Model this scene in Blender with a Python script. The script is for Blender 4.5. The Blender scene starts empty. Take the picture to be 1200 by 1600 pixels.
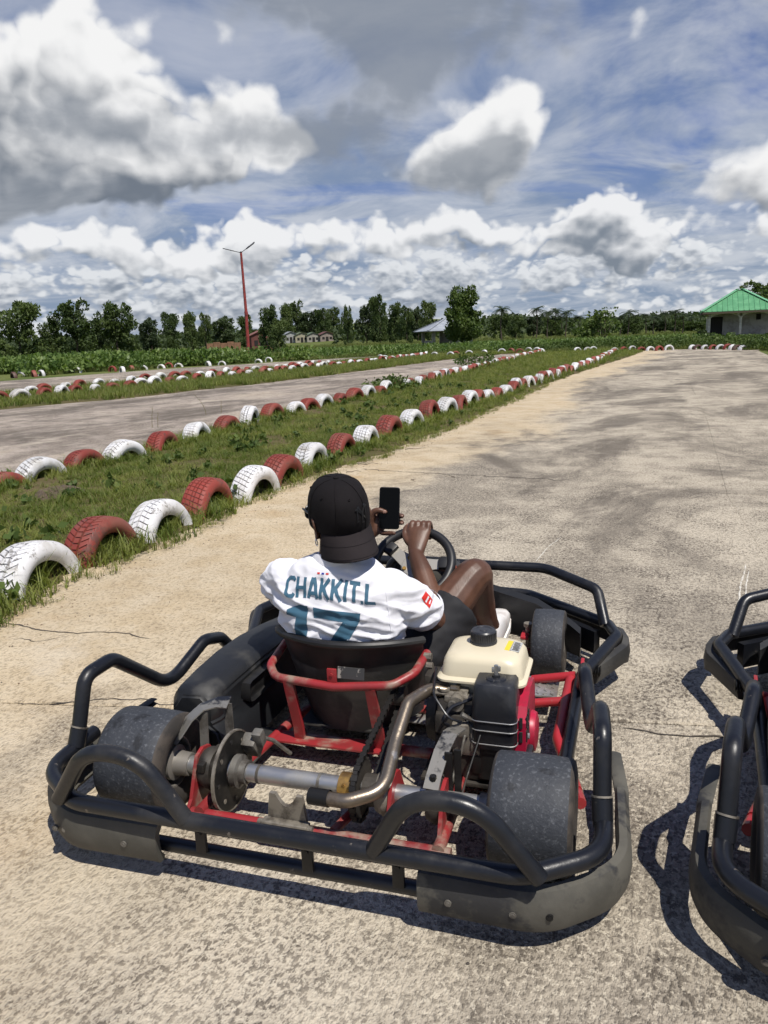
import bpy, bmesh, math, random
import numpy as np
from mathutils import Vector, Matrix, Euler, noise as mnoise
from mathutils.bvhtree import BVHTree

random.seed(7)
rng = np.random.default_rng(7)
R = math.radians
scn = bpy.context.scene
C = scn.collection

# ------------------------------------------------------------------ camera
CAM_H = 1.3
PITCH = R(12.63)
ROLL = 0.038
cam_d = bpy.data.cameras.new('camera')
cam = bpy.data.objects.new('camera', cam_d)
C.objects.link(cam)
cam_d.sensor_fit = 'VERTICAL'
cam_d.sensor_height = 24.0
cam_d.sensor_width = 18.0
cam_d.lens = 18.0
cam_d.clip_start = 0.02
cam_d.clip_end = 20000
cam.matrix_world = Matrix.Translation((0, 0, CAM_H)) @ Matrix.Rotation(math.pi / 2 - PITCH, 4, 'X') @ Matrix.Rotation(-ROLL, 4, 'Z')
scn.camera = cam

# ------------------------------------------------------------------ exposure
scn.view_settings.view_transform = 'Standard'
scn.view_settings.look = 'None'
scn.view_settings.gamma = 1.0
scn.view_settings.use_curve_mapping = False
scn.view_settings.exposure = 0.0
scn.cycles.use_denoising = True
scn.cycles.max_bounces = 5
scn.cycles.diffuse_bounces = 2
scn.cycles.glossy_bounces = 3
scn.cycles.transmission_bounces = 4
scn.cycles.transparent_max_bounces = 8
scn.cycles.caustics_reflective = False
scn.cycles.caustics_refractive = False
scn.cycles.use_adaptive_sampling = True
scn.cycles.adaptive_threshold = 0.03

# ------------------------------------------------------------------ sun
SUN_EL = R(62)
SUN_AZ = math.atan2(0.55, -0.83)          # compass angle from +Y towards +X
sun_dir = Vector((math.sin(SUN_AZ) * math.cos(SUN_EL), math.cos(SUN_AZ) * math.cos(SUN_EL), math.sin(SUN_EL)))
sun_d = bpy.data.lights.new('sun', 'SUN')
sun_d.energy = 5.0
sun_d.angle = R(0.55)
sun_d.color = (1.0, 0.95, 0.87)
sun = bpy.data.objects.new('sun', sun_d)
C.objects.link(sun)
sun.rotation_euler = sun_dir.to_track_quat('Z', 'Y').to_euler()

# ------------------------------------------------------------------ sky
world = bpy.data.worlds.new('World')
scn.world = world
world.use_nodes = True
world.cycles.sampling_method = 'NONE'



class NT:
    """small helper to wire shader nodes"""
    def __init__(self, tree):
        self.t = tree
        self.n = tree.nodes
        self.l = tree.links

    def node(self, kind, **kw):
        n = self.n.new(kind)
        for k, v in kw.items():
            setattr(n, k, v)
        return n

    def put(self, sock, v):
        if isinstance(v, bpy.types.NodeSocket):
            self.l.new(v, sock)
        elif v is not None:
            try:
                sock.default_value = v
            except Exception:
                if isinstance(v, (int, float)):
                    sock.default_value = (v, v, v)
                else:
                    sock.default_value = tuple(v) + (1.0,)

    def math(self, op, a, b=None, c=None, clamp=False):
        n = self.node('ShaderNodeMath', operation=op, use_clamp=clamp)
        self.put(n.inputs[0], a)
        if b is not None:
            self.put(n.inputs[1], b)
        if c is not None:
            self.put(n.inputs[2], c)
        return n.outputs[0]

    def vmath(self, op, a, b=None, scale=None):
        n = self.node('ShaderNodeVectorMath', operation=op)
        self.put(n.inputs[0], a)
        if b is not None:
            self.put(n.inputs[1], b)
        if scale is not None:
            self.put(n.inputs['Scale'], scale)
        return n.outputs['Value'] if op in ('DOT_PRODUCT', 'LENGTH', 'DISTANCE') else n.outputs[0]

    def mix(self, f, a, b, blend='MIX'):
        n = self.node('ShaderNodeMix', data_type='RGBA', blend_type=blend)
        self.put(n.inputs['Factor'], f)
        self.put(n.inputs[6], a)
        self.put(n.inputs[7], b)
        return n.outputs[2]

    def ramp(self, v, a, b, lo=0.0, hi=1.0, smooth=True):
        n = self.node('ShaderNodeMapRange', interpolation_type='SMOOTHSTEP' if smooth else 'LINEAR')
        n.clamp = True
        self.put(n.inputs[0], v)
        for i, x in zip((1, 2, 3, 4), (a, b, lo, hi)):
            self.put(n.inputs[i], x)
        return n.outputs[0]

    def noise(self, vec, scale, detail=4, rough=0.55, dist=0.0, lac=2.0):
        n = self.node('ShaderNodeTexNoise')
        self.put(n.inputs['Vector'], vec)
        self.put(n.inputs['Scale'], scale)
        self.put(n.inputs['Detail'], detail)
        self.put(n.inputs['Roughness'], rough)
        self.put(n.inputs['Lacunarity'], lac)
        self.put(n.inputs['Distortion'], dist)
        return n.outputs[0]

    def voronoi(self, vec, scale, feature='F1', detail=0.0, rough=0.5, rand=1.0, out='Distance', smooth=None):
        n = self.node('ShaderNodeTexVoronoi', feature=feature)
        self.put(n.inputs['Vector'], vec)
        self.put(n.inputs['Scale'], scale)
        if 'Detail' in n.inputs:
            self.put(n.inputs['Detail'], detail)
            self.put(n.inputs['Roughness'], rough)
        if smooth is not None and 'Smoothness' in n.inputs:
            self.put(n.inputs['Smoothness'], smooth)
        self.put(n.inputs['Randomness'], rand)
        return n.outputs[out]


def azel(x, y):
    """direction (azimuth, elevation) seen at a picture position, to lay the clouds out in the sky"""
    u0, v0 = (x - 600) / 1200.0, (800 - y) / 1200.0
    u = u0 * math.cos(ROLL) + v0 * math.sin(ROLL)
    v = -u0 * math.sin(ROLL) + v0 * math.cos(ROLL)
    d = Vector((u, math.cos(PITCH) + v * math.sin(PITCH), -math.sin(PITCH) + v * math.cos(PITCH))).normalized()
    return math.atan2(d.x, d.y), math.asin(d.z)


def cloud_group(name, blobs, nscale, thr, band=None, amp=1.0, squash=1.25, puff=0.5, full=True, with_blobs=True):
    """field of one cloud layer: rounded masses plus billowy noise"""
    g = bpy.data.node_groups.new(name, 'ShaderNodeTree')
    g.interface.new_socket('Dir', in_out='INPUT', socket_type='NodeSocketVector')
    g.interface.new_socket('Warp', in_out='INPUT', socket_type='NodeSocketVector')
    g.interface.new_socket('Mass', in_out='INPUT', socket_type='NodeSocketFloat')
    g.interface.new_socket('Field', in_out='OUTPUT', socket_type='NodeSocketFloat')
    g.interface.new_socket('Mass', in_out='OUTPUT', socket_type='NodeSocketFloat')
    t = NT(g)
    gi = t.node('NodeGroupInput')
    go = t.node('NodeGroupOutput')
    D = gi.outputs[0]
    sep = t.node('ShaderNodeSeparateXYZ')
    t.l.new(D, sep.inputs[0])
    az = t.math('ARCTAN2', sep.outputs[0], sep.outputs[1])
    el = t.math('ARCSINE', t.math('MINIMUM', sep.outputs[2], 1.0))
    cmb = t.node('ShaderNodeCombineXYZ')
    t.l.new(az, cmb.inputs[0])
    t.l.new(el, cmb.inputs[1])
    tot = None
    qw = t.vmath('ADD', cmb.outputs[0], t.vmath('SCALE', gi.outputs[1], scale=0.10))
    for (px, py, wx, wy, wgt) in (blobs if with_blobs else []):
        a, e = azel(px, py)
        sx, sy = 1250.0 / wx, 1250.0 / wy
        n = t.node('ShaderNodeVectorMath', operation='MULTIPLY_ADD')
        t.put(n.inputs[0], qw)
        n.inputs[1].default_value = (sx, sy, 0)
        n.inputs[2].default_value = (-a * sx, -e * sy, 0)
        g2 = t.math('POWER', math.exp(-1), t.vmath('DOT_PRODUCT', n.outputs[0], n.outputs[0]))
        tot = t.math('MULTIPLY_ADD', g2, wgt, tot if tot is not None else 0.0)
    if not with_blobs:
        tot = gi.outputs[2]
    Ds = t.vmath('MULTIPLY', D, (1, 1, squash))
    n1 = t.noise(Ds, nscale, (8 if with_blobs else 6) if full else 2, 0.54)
    nz = t.math('MULTIPLY', t.math('SUBTRACT', n1, 0.5), 2.0 * amp)
    if full:
        b = t.math('ABSOLUTE', t.math('SUBTRACT', t.noise(t.vmath('ADD', Ds, t.vmath('SCALE', gi.outputs[1], scale=0.03)), nscale * 2.7, 2, 0.5), 0.5))
        nz = t.math('ADD', nz, t.math('MULTIPLY', t.math('SUBTRACT', b, 0.11), 2.2 * puff * amp))
    f = nz if tot is None else t.math('ADD', tot, nz)
    if band:
        # cloud only within an elevation band
        up = t.ramp(el, band[0], band[1])
        dn = t.ramp(el, band[2], band[3], 1.0, 0.0)
        f = t.math('ADD', f, t.math('MULTIPLY', t.math('SUBTRACT', t.math('MULTIPLY', up, dn), 1.0), 1.2))
    t.l.new(t.math('SUBTRACT', f, thr), go.inputs[0])
    t.l.new(tot, go.inputs[1])
    return g


def build_world():
    t = NT(world.node_tree)
    t.n.clear()
    out = t.node('ShaderNodeOutputWorld')
    bg = t.node('ShaderNodeBackground')
    bg.inputs['Strength'].default_value = 0.084
    t.l.new(bg.outputs[0], out.inputs[0])
    sky = t.node('ShaderNodeTexSky', sky_type='NISHITA')
    sky.sun_disc = False
    sky.sun_elevation = SUN_EL
    sky.sun_rotation = SUN_AZ
    sky.altitude = 1100
    sky.air_density = 1.0
    sky.dust_density = 0.6
    sky.ozone_density = 2.0
    tc = t.node('ShaderNodeTexCoord')
    D = t.vmath('NORMALIZE', tc.outputs['Generated'])
    sep = t.node('ShaderNodeSeparateXYZ')
    t.l.new(D, sep.inputs[0])
    z = sep.outputs[2]
    wv = t.node('ShaderNodeTexNoise')
    t.put(wv.inputs['Vector'], D)
    wv.inputs['Scale'].default_value = 9.0
    wv.inputs['Detail'].default_value = 2.0
    warp = t.vmath('SUBTRACT', wv.outputs['Color'], (0.5, 0.5, 0.5))
    base = t.mix(1.0, sky.outputs[0], SKY_TINT, 'MULTIPLY')
    # thin high veil, spread over a level sheet
    zz = t.math('ADD', t.math('MAXIMUM', z, 0.0), 0.16)
    cz = t.node('ShaderNodeCombineXYZ')
    for i in range(3):
        t.l.new(zz, cz.inputs[i])
    sheet = t.vmath('MULTIPLY', t.vmath('DIVIDE', D, cz.outputs[0]), (1.0, 1.1, 0.0))
    veil_n = t.noise(sheet, 0.75, 5, 0.6, 0.9)
    veil_f = t.noise(sheet, 1.9, 6, 0.6, 0.5)
    veil = t.ramp(t.math('ADD', veil_n, t.math('MULTIPLY', t.math('SUBTRACT', veil_f, 0.5), 0.35)), VEIL[0], VEIL[1])
    low = t.math('MULTIPLY', t.ramp(z, 0.05, 0.42, 0.95, VEIL[2]), t.ramp(z, 0.36, 0.75, 1.0, 0.3))
    veil = t.math('MULTIPLY', veil, low)
    veil = t.math('MAXIMUM', veil, t.ramp(z, 0.06, 0.32, 0.95, 0.0))
    veil_col = t.mix(t.ramp(veil_f, 0.32, 0.68), VEIL_A, VEIL_B)
    col = t.mix(veil, base, veil_col)

    sw = t.node('ShaderNodeSeparateColor')
    t.l.new(wv.outputs['Color'], sw.inputs[0])
    mottle = t.math('ADD', t.math('MULTIPLY', t.math('SUBTRACT', veil_f, 0.5), 0.55), t.math('MULTIPLY', t.math('SUBTRACT', sw.outputs[0], 0.5), 0.75))

    def layer(col, args, d1, d2, soft, bright, dark, relief, kden, opac=1.0):
        g_full = cloud_group(*args, True)
        g_near = cloud_group(*args, True, False)
        g_low = cloud_group(*args, False)

        def fld(off, grp, mass=None):
            n = t.node('ShaderNodeGroup')
            n.node_tree = grp
            t.l.new(D if off == 0 else t.vmath('NORMALIZE', t.vmath('ADD', D, (off * 0.4, 0, off))), n.inputs[0])
            t.l.new(warp, n.inputs[1])
            if mass is not None:
                t.l.new(mass, n.inputs[2])
            return n.outputs[0], n.outputs[1]
        f0, mass = fld(0, g_full)
        f2, mass2 = fld(d2, g_low)
        k = d1 / d2
        f1, _ = fld(d1, g_near, t.math('ADD', t.math('MULTIPLY', mass, 1 - k), t.math('MULTIPLY', mass2, k)))
        dens = t.ramp(f0, 0.0, soft, 0.0, opac)
        shade = t.math('EXPONENT', t.math('MULTIPLY', t.math('MAXIMUM', t.math('ADD', t.math('MULTIPLY', f2, 0.75), t.math('MULTIPLY', f1, 0.25)), 0.0), -kden))
        rel = t.math('MULTIPLY', t.math('SUBTRACT', f0, f1), relief)
        lit = t.math('ADD', t.math('ADD', t.math('MULTIPLY', shade, 0.86), 0.10), rel)
        lit = t.math('ADD', lit, mottle)
        lit = t.ramp(lit, -0.38, 1.05, 0.0, 1.0)
        ccol = t.mix(lit, dark, bright)
        return t.mix(dens, col, ccol)

    # small far cumulus low over the horizon, then larger and nearer ones
    col = layer(col, ('far_cumulus', FAR_BLOBS, 15.0, -0.26, (-0.02, 0.01, 0.075, 0.14), 1.25, 1.8, 0.9), 0.007, 0.016, 0.42, (8.8, 9.1, 9.5, 1), (2.8, 3.3, 4.1, 1), 0.9, 2.2)
    col = layer(col, ('mid_cumulus', MID_BLOBS, 9.5, 0.31, (-0.01, 0.035, 0.13, 0.21), 1.15, 1.25, 0.95), 0.014, 0.026, 0.36, (10.2, 10.3, 10.5, 1), (2.5, 2.95, 3.6, 1), 0.85, 2.8)
    col = layer(col, ('big_cumulus', BIG_BLOBS, 6.0, 0.55, None, 1.05, 1.15, 0.95), 0.024, 0.05, 0.44, (10.8, 10.8, 10.8, 1), (2.0, 2.35, 2.9, 1), 0.9, 3.0)
    # grey scud high in front; also paints shaded undersides onto the big cumulus
    g4 = cloud_group('scud_and_shade', SCUD_SHADE_BLOBS, 7.5, 0.40, None, 1.15, 1.2, 0.6)
    n4 = t.node('ShaderNodeGroup')
    n4.node_tree = g4
    t.l.new(D, n4.inputs[0])
    t.l.new(warp, n4.inputs[1])
    sc_t = t.math('SUBTRACT', n4.outputs[0], t.math('MULTIPLY', t.math('SUBTRACT', veil_f, 0.5), 1.6))
    col = t.mix(t.ramp(n4.outputs[0], -0.05, 1.0, 0.0, 0.76), col, t.mix(t.ramp(sc_t, 0.0, 1.0), (6.4, 6.7, 7.2, 1), (3.0, 3.35, 3.9, 1)))
    t.l.new(col, bg.inputs['Color'])


VEIL = (0.24, 0.52, 0.66)
VEIL_A = (3.0, 3.8, 5.1, 1)
VEIL_B = (6.8, 7.2, 7.8, 1)
SKY_TINT = (0.30, 0.52, 1.05, 1)
BIG_BLOBS = [(115, 75, 120, 70, 1.25), (20, 150, 120, 80, 1.15), (60, 240, 170, 62, 1.15), (200, 285, 190, 42, 1.1), (180, 190, 90, 55, .75), (385, 190, 70, 50, 1.05), (310, 250, 130, 42, 1.0), (450, 225, 60, 22, .65),
             (770, 195, 80, 65, 1.25), (690, 262, 100, 48, 1.2), (835, 150, 38, 45, 0.8),
             (1185, 285, 80, 55, 1.15), (-200, 250, 160, 90, 0.8), (1420, 120, 240, 140, 0.9)]
SCUD_SHADE_BLOBS = [(715, 268, 110, 40, 1.5), (775, 215, 55, 34, 1.1), (150, 190, 110, 44, 1.25), (350, 225, 90, 34, 1.25), (60, 310, 200, 40, 1.2), (430, -30, 220, 85, 1.1), (620, -20, 200, 85, 1.1), (690, 70, 90, 60, 0.8), (640, 125, 70, 55, .8), (565, 195, 80, 36, 0.85), (470, 228, 90, 28, 0.7), (897, 190, 26, 26, 0.85), (1060, 258, 30, 12, .9), (665, 362, 36, 14, .95), (1010, 30, 260, 60, .6)]
MID_BLOBS = [(945, 315, 80, 48, 1.0), (860, 360, 80, 34, .75), (1120, 345, 110, 34, 0.85), (520, 382, 95, 30, 0.8), (90, 385, 140, 28, 0.75), (410, 370, 45, 38, 0.85), (745, 345, 50, 38, 0.9), (300, 400, 100, 26, 0.7), (975, 385, 100, 24, .8), (640, 400, 90, 24, .7), (200, 420, 130, 22, .6)]
FAR_BLOBS = [(700, 420, 300, 40, 0.35), (150, 440, 250, 40, 0.3)]
build_world()
# ------------------------------------------------------------------ helpers: objects and meshes
def tag(o, label=None, cat=None, group=None, kind=None):
    if label: o['label'] = label
    if cat: o['category'] = cat
    if group: o['group'] = group
    if kind: o['kind'] = kind
    return o


def empty(name, loc=(0, 0, 0), rz=0.0, parent=None):
    o = bpy.data.objects.new(name, None)
    o.empty_display_size = 0.1
    C.objects.link(o)
    o.location = loc
    o.rotation_euler = (0, 0, rz)
    if parent: o.parent = parent
    return o


def link_mesh(name, me, parent=None):
    o = bpy.data.objects.new(name, me)
    C.objects.link(o)
    if parent: o.parent = parent
    return o


def np_mesh(name, verts, quads, mats, smooth=False, mat_index=None):
    """mesh from numpy arrays: all faces with the same number of corners"""
    verts = np.asarray(verts, dtype=np.float32)
    quads = np.asarray(quads, dtype=np.int32)
    k = quads.shape[1]
    me = bpy.data.meshes.new(name)
    me.vertices.add(len(verts))
    me.vertices.foreach_set('co', verts.ravel())
    me.loops.add(quads.size)
    me.loops.foreach_set('vertex_index', quads.ravel())
    me.polygons.add(len(quads))
    me.polygons.foreach_set('loop_start', np.arange(0, quads.size, k, dtype=np.int32))
    me.polygons.foreach_set('loop_total', np.full(len(quads), k, dtype=np.int32))
    me.polygons.foreach_set('use_smooth', np.full(len(quads), smooth))
    for m in (mats if isinstance(mats, (list, tuple)) else [mats]):
        me.materials.append(m)
    if mat_index is not None:
        me.polygons.foreach_set('material_index', np.asarray(mat_index, dtype=np.int32))
    me.update(calc_edges=True)
    return me


def fillet(pts, r=0.05, n=5):
    """round the corners of a polyline; r may be a list, one radius per inner point"""
    P = [Vector(p) for p in pts]
    out = [P[0]]
    for i in range(1, len(P) - 1):
        ri = r[i - 1] if isinstance(r, (list, tuple)) else r
        a, b, c = P[i - 1], P[i], P[i + 1]
        u, v = (a - b), (c - b)
        if u.length < 1e-6 or v.length < 1e-6:
            continue
        ang = u.angle(v, math.pi)
        d = ri / max(math.tan(ang / 2), 1e-3)
        d = min(d, u.length * 0.48, v.length * 0.48)
        p0, p1 = b + u.normalized() * d, b + v.normalized() * d
        for k in range(n + 1):
            t = k / n
            out.append(p0 * (1 - t) ** 2 + b * (2 * t * (1 - t)) + p1 * t * t)
    out.append(P[-1])
    return out


class MB:
    """collects shapes and links them as one mesh object"""
    def __init__(self):
        self.v = []
        self.f = []

    def add(self, vs, fs, M=None):
        b = len(self.v)
        self.v.extend([(M @ Vector(p)) if M else Vector(p) for p in vs])
        self.f.extend([tuple(i + b for i in f) for f in fs])
        return self

    def sections(self, rings, cap=True, closed=False):
        """skin a list of equal-length rings"""
        b = len(self.v)
        n = len(rings[0])
        for r in rings:
            self.v.extend([Vector(p) for p in r])
        m = len(rings)
        for i in range(m if closed else m - 1):
            for j in range(n):
                a0, a1 = b + i * n + j, b + i * n + (j + 1) % n
                c0, c1 = b + ((i + 1) % m) * n + j, b + ((i + 1) % m) * n + (j + 1) % n
                self.f.append((a0, a1, c1, c0))
        if cap and not closed:
            self.f.append(tuple(b + j for j in reversed(range(n))))
            self.f.append(tuple(b + (m - 1) * n + j for j in range(n)))
        return self

    def tube(self, pts, r, seg=12, closed=False, cap=True):
        P = [Vector(p) for p in pts]
        Q = [P[0]]
        for p in P[1:]:
            if (p - Q[-1]).length > 1e-5:
                Q.append(p)
        P = Q
        m = len(P)
        T = []
        for i in range(m):
            if closed:
                T.append((P[(i + 1) % m] - P[i - 1]).normalized())
            else:
                T.append((P[min(i + 1, m - 1)] - P[max(i - 1, 0)]).normalized())
        up = Vector((0, 0, 1)) if abs(T[0].z) < 0.9 else Vector((1, 0, 0))
        nrm = (up - T[0] * up.dot(T[0])).normalized()
        rings = []
        for i in range(m):
            nrm = (nrm - T[i] * nrm.dot(T[i])).normalized()
            bn = T[i].cross(nrm)
            ri = r[i] if isinstance(r, (list, tuple)) else r
            rings.append([P[i] + (nrm * math.cos(2 * math.pi * k / seg) + bn * math.sin(2 * math.pi * k / seg)) * ri for k in range(seg)])
        return self.sections(rings, cap, closed)

    def strip(self, pts, w, h, up=(0, 0, 1)):
        """flat bar of width w (sideways) and height h along a path"""
        P = [Vector(p) for p in pts]
        rings = []
        m = len(P)
        for i in range(m):
            T = (P[min(i + 1, m - 1)] - P[max(i - 1, 0)]).normalized()
            s = T.cross(Vector(up)).normalized()
            u = s.cross(T).normalized()
            rings.append([P[i] + s * (w / 2) + u * (h / 2), P[i] - s * (w / 2) + u * (h / 2), P[i] - s * (w / 2) - u * (h / 2), P[i] + s * (w / 2) - u * (h / 2)])
        return self.sections(rings)

    def box(self, c, s, bev=0.0, M=None, seg=2):
        bm = bmesh.new()
        bmesh.ops.create_cube(bm, size=1.0)
        for v in bm.verts:
            v.co = Vector((v.co.x * s[0], v.co.y * s[1], v.co.z * s[2]))
        if bev > 0:
            bmesh.ops.bevel(bm, geom=list(bm.edges), offset=bev, segments=seg, profile=0.6, affect='EDGES')
        bm.verts.index_update()
        T = Matrix.Translation(c)
        if M is not None:
            T = T @ M
        self.add([v.co for v in bm.verts], [[v.index for v in f.verts] for f in bm.faces], T)
        bm.free()
        return self

    def lathe(self, prof, axis='Z', c=(0, 0, 0), seg=24, closed_profile=False, M=None, cap=False):
        """revolve (axial, radius) pairs"""
        rings = []
        for k in range(seg):
            a = 2 * math.pi * k / seg
            ring = []
            for (h, r) in prof:
                x, y = r * math.cos(a), r * math.sin(a)
                p = (x, y, h) if axis == 'Z' else ((h, x, y) if axis == 'X' else (x, h, y))
                p = Vector(p)
                if M is not None:
                    p = M @ p
                ring.append(p + Vector(c))
            rings.append(ring)
        b = len(self.v)
        n = len(prof)
        for r_ in rings:
            self.v.extend(r_)
        for i in range(seg):
            i2 = (i + 1) % seg
            for j in range(n if closed_profile else n - 1):
                j2 = (j + 1) % n
                self.f.append((b + i * n + j, b + i2 * n + j, b + i2 * n + j2, b + i * n + j2))
        if cap:
            self.f.append(tuple(b + i * n for i in reversed(range(seg))))
            self.f.append(tuple(b + i * n + n - 1 for i in range(seg)))
        return self

    def prism(self, poly, depth, M=None):
        """extrude a 2-D outline (x, y) by depth along z, centred"""
        n = len(poly)
        vs = [Vector((x, y, depth / 2)) for x, y in poly] + [Vector((x, y, -depth / 2)) for x, y in poly]
        fs = [tuple(range(n)), tuple(reversed(range(n, 2 * n)))]
        for i in range(n):
            j = (i + 1) % n
            fs.append((i, i + n, j + n, j))
        return self.add(vs, fs, M)

    def build(self, name, m, parent=None, smooth=35, label=None):
        me = bpy.data.meshes.new(name)
        me.from_pydata([tuple(p) for p in self.v], [], self.f)
        me.materials.append(m)
        bm = bmesh.new()
        bm.from_mesh(me)
        bmesh.ops.recalc_face_normals(bm, faces=bm.faces)
        bm.to_mesh(me)
        bm.free()
        if smooth:
            me.polygons.foreach_set('use_smooth', [True] * len(me.polygons))
            me.set_sharp_from_angle(angle=R(smooth))
        me.update()
        o = link_mesh(name, me, parent)
        if label: o['label'] = label
        return o


def evaluated(o):
    """bake an object's modifiers into a new mesh"""
    dg = bpy.context.evaluated_depsgraph_get()
    me = bpy.data.meshes.new_from_object(o.evaluated_get(dg))
    return me


# ------------------------------------------------------------------ helpers: materials
def mat(name, col, rough=0.55, metal=0.0, col2=None, mscale=8.0, mlo=0.45, mhi=0.6, rough2=None, metal2=None,
        var=0.0, vscale=20.0, bump=0.0, bscale=60.0, spec=0.5, coat=0.0, detail=5, col3=None, m3=(6.0, 0.6, 0.66), world_space=False, translucent=None):
    m = bpy.data.materials.new(name)
    m.use_nodes = True
    t = NT(m.node_tree)
    b = t.n['Principled BSDF']
    tc = t.node('ShaderNodeTexCoord')
    if world_space:
        P = t.node('ShaderNodeNewGeometry').outputs['Position']
    else:
        P = tc.outputs['Object']
    c = tuple(col) + (1,)
    csock = c
    if col2 is not None:
        f = t.ramp(t.noise(P, mscale, detail, 0.62), mlo, mhi)
        csock = t.mix(f, c, tuple(col2) + (1,))
        if rough2 is not None:
            t.put(b.inputs['Roughness'], t.ramp(f, 0, 1, rough, rough2, False))
        if metal2 is not None:
            t.put(b.inputs['Metallic'], t.ramp(f, 0, 1, metal, metal2, False))
    if col3 is not None:
        f3 = t.ramp(t.noise(P, m3[0], 6, 0.65), m3[1], m3[2])
        csock = t.mix(f3, csock, tuple(col3) + (1,))
    if var > 0:
        v = t.ramp(t.noise(P, vscale, 4, 0.6), 0.25, 0.75, 1 - var, 1 + var, False)
        cc = t.node('ShaderNodeCombineColor')
        for i in range(3):
            t.l.new(v, cc.inputs[i])
        csock = t.mix(1.0, csock, cc.outputs[0], 'MULTIPLY')
    t.put(b.inputs['Base Color'], csock)
    if not b.inputs['Roughness'].is_linked:
        b.inputs['Roughness'].default_value = rough
    if not b.inputs['Metallic'].is_linked:
        b.inputs['Metallic'].default_value = metal
    b.inputs['Specular IOR Level'].default_value = spec
    b.inputs['Coat Weight'].default_value = coat
    if bump > 0:
        bn = t.node('ShaderNodeBump')
        bn.inputs['Strength'].default_value = bump
        bn.inputs['Distance'].default_value = 0.004
        t.l.new(t.noise(P, bscale, 5, 0.6), bn.inputs['Height'])
        t.l.new(bn.outputs[0], b.inputs['Normal'])
    return m


def leaf_mat(name, col, col2, trans=0.35, scale=0.6, rough=0.6):
    m = bpy.data.materials.new(name)
    m.use_nodes = True
    t = NT(m.node_tree)
    b = t.n['Principled BSDF']
    out = [n for n in t.n if n.type == 'OUTPUT_MATERIAL'][0]
    P = t.node('ShaderNodeNewGeometry').outputs['Position']
    oi = t.node('ShaderNodeObjectInfo')
    f = t.math('ADD', t.ramp(t.noise(P, scale, 4, 0.7), 0.3, 0.7), t.math('MULTIPLY', t.math('SUBTRACT', oi.outputs['Random'], 0.5), 0.5), clamp=True)
    c = t.mix(f, tuple(col) + (1,), tuple(col2) + (1,))
    t.put(b.inputs['Base Color'], c)
    b.inputs['Roughness'].default_value = rough
    b.inputs['Specular IOR Level'].default_value = 0.3
    tr = t.node('ShaderNodeBsdfTranslucent')
    t.put(tr.inputs['Color'], t.mix(1.0, c, (1.0, 1.15, 0.5, 1), 'MULTIPLY'))
    ms = t.node('ShaderNodeMixShader')
    ms.inputs[0].default_value = trans
    t.l.new(b.outputs[0], ms.inputs[1])
    t.l.new(tr.outputs[0], ms.inputs[2])
    t.l.new(ms.outputs[0], out.inputs['Surface'])
    return m
# ------------------------------------------------------------------ ground, tracks
ROW1 = ([3.4, 4.2, 4.8, 5.35, 6.05, 6.65, 8.13, 9.0, 9.78, 13.1, 16.2, 22, 34, 48], [-2.25, -2.03, -1.85, -1.6, -1.42, -1.13, -.77, -.48, -.2, 1.04, 2.4, 4.75, 9.6, 14.6])
ROW2 = ([6.6, 7.97, 9.06, 11.0, 13.7, 18.6, 28, 44.5, 55.6], [-4.0, -3.61, -3.09, -2.6, -1.92, -.05, 3.0, 8.2, 11.8])
ROW3 = ([18, 21.8, 23.0, 26.4, 29.5, 32.6, 35.6, 40.5, 48, 59.4], [-12.6, -10.9, -10.0, -8.8, -7.5, -6.1, -4.7, -2.8, 0.3, 3.9])
ROW4 = ([38, 41.4, 46.8, 50, 54, 60, 66], [-20.5, -18.6, -16.2, -14.6, -11.4, -6.0, -0.5])
EDGE1 = ([-6, 0, 2.0, 3.64, 4.31, 5.13, 6.36, 7.67, 8.62, 10.8, 15.09, 20.49, 26.51, 40.48, 50], [-3.6, -2.6, -2.2, -1.87, -1.73, -1.37, -1.06, -.5, .02, .94, 2.58, 4.55, 7.1, 13.3, 17.2])


def rowx(row, y):
    return float(np.interp(y, row[0], row[1]))


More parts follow.
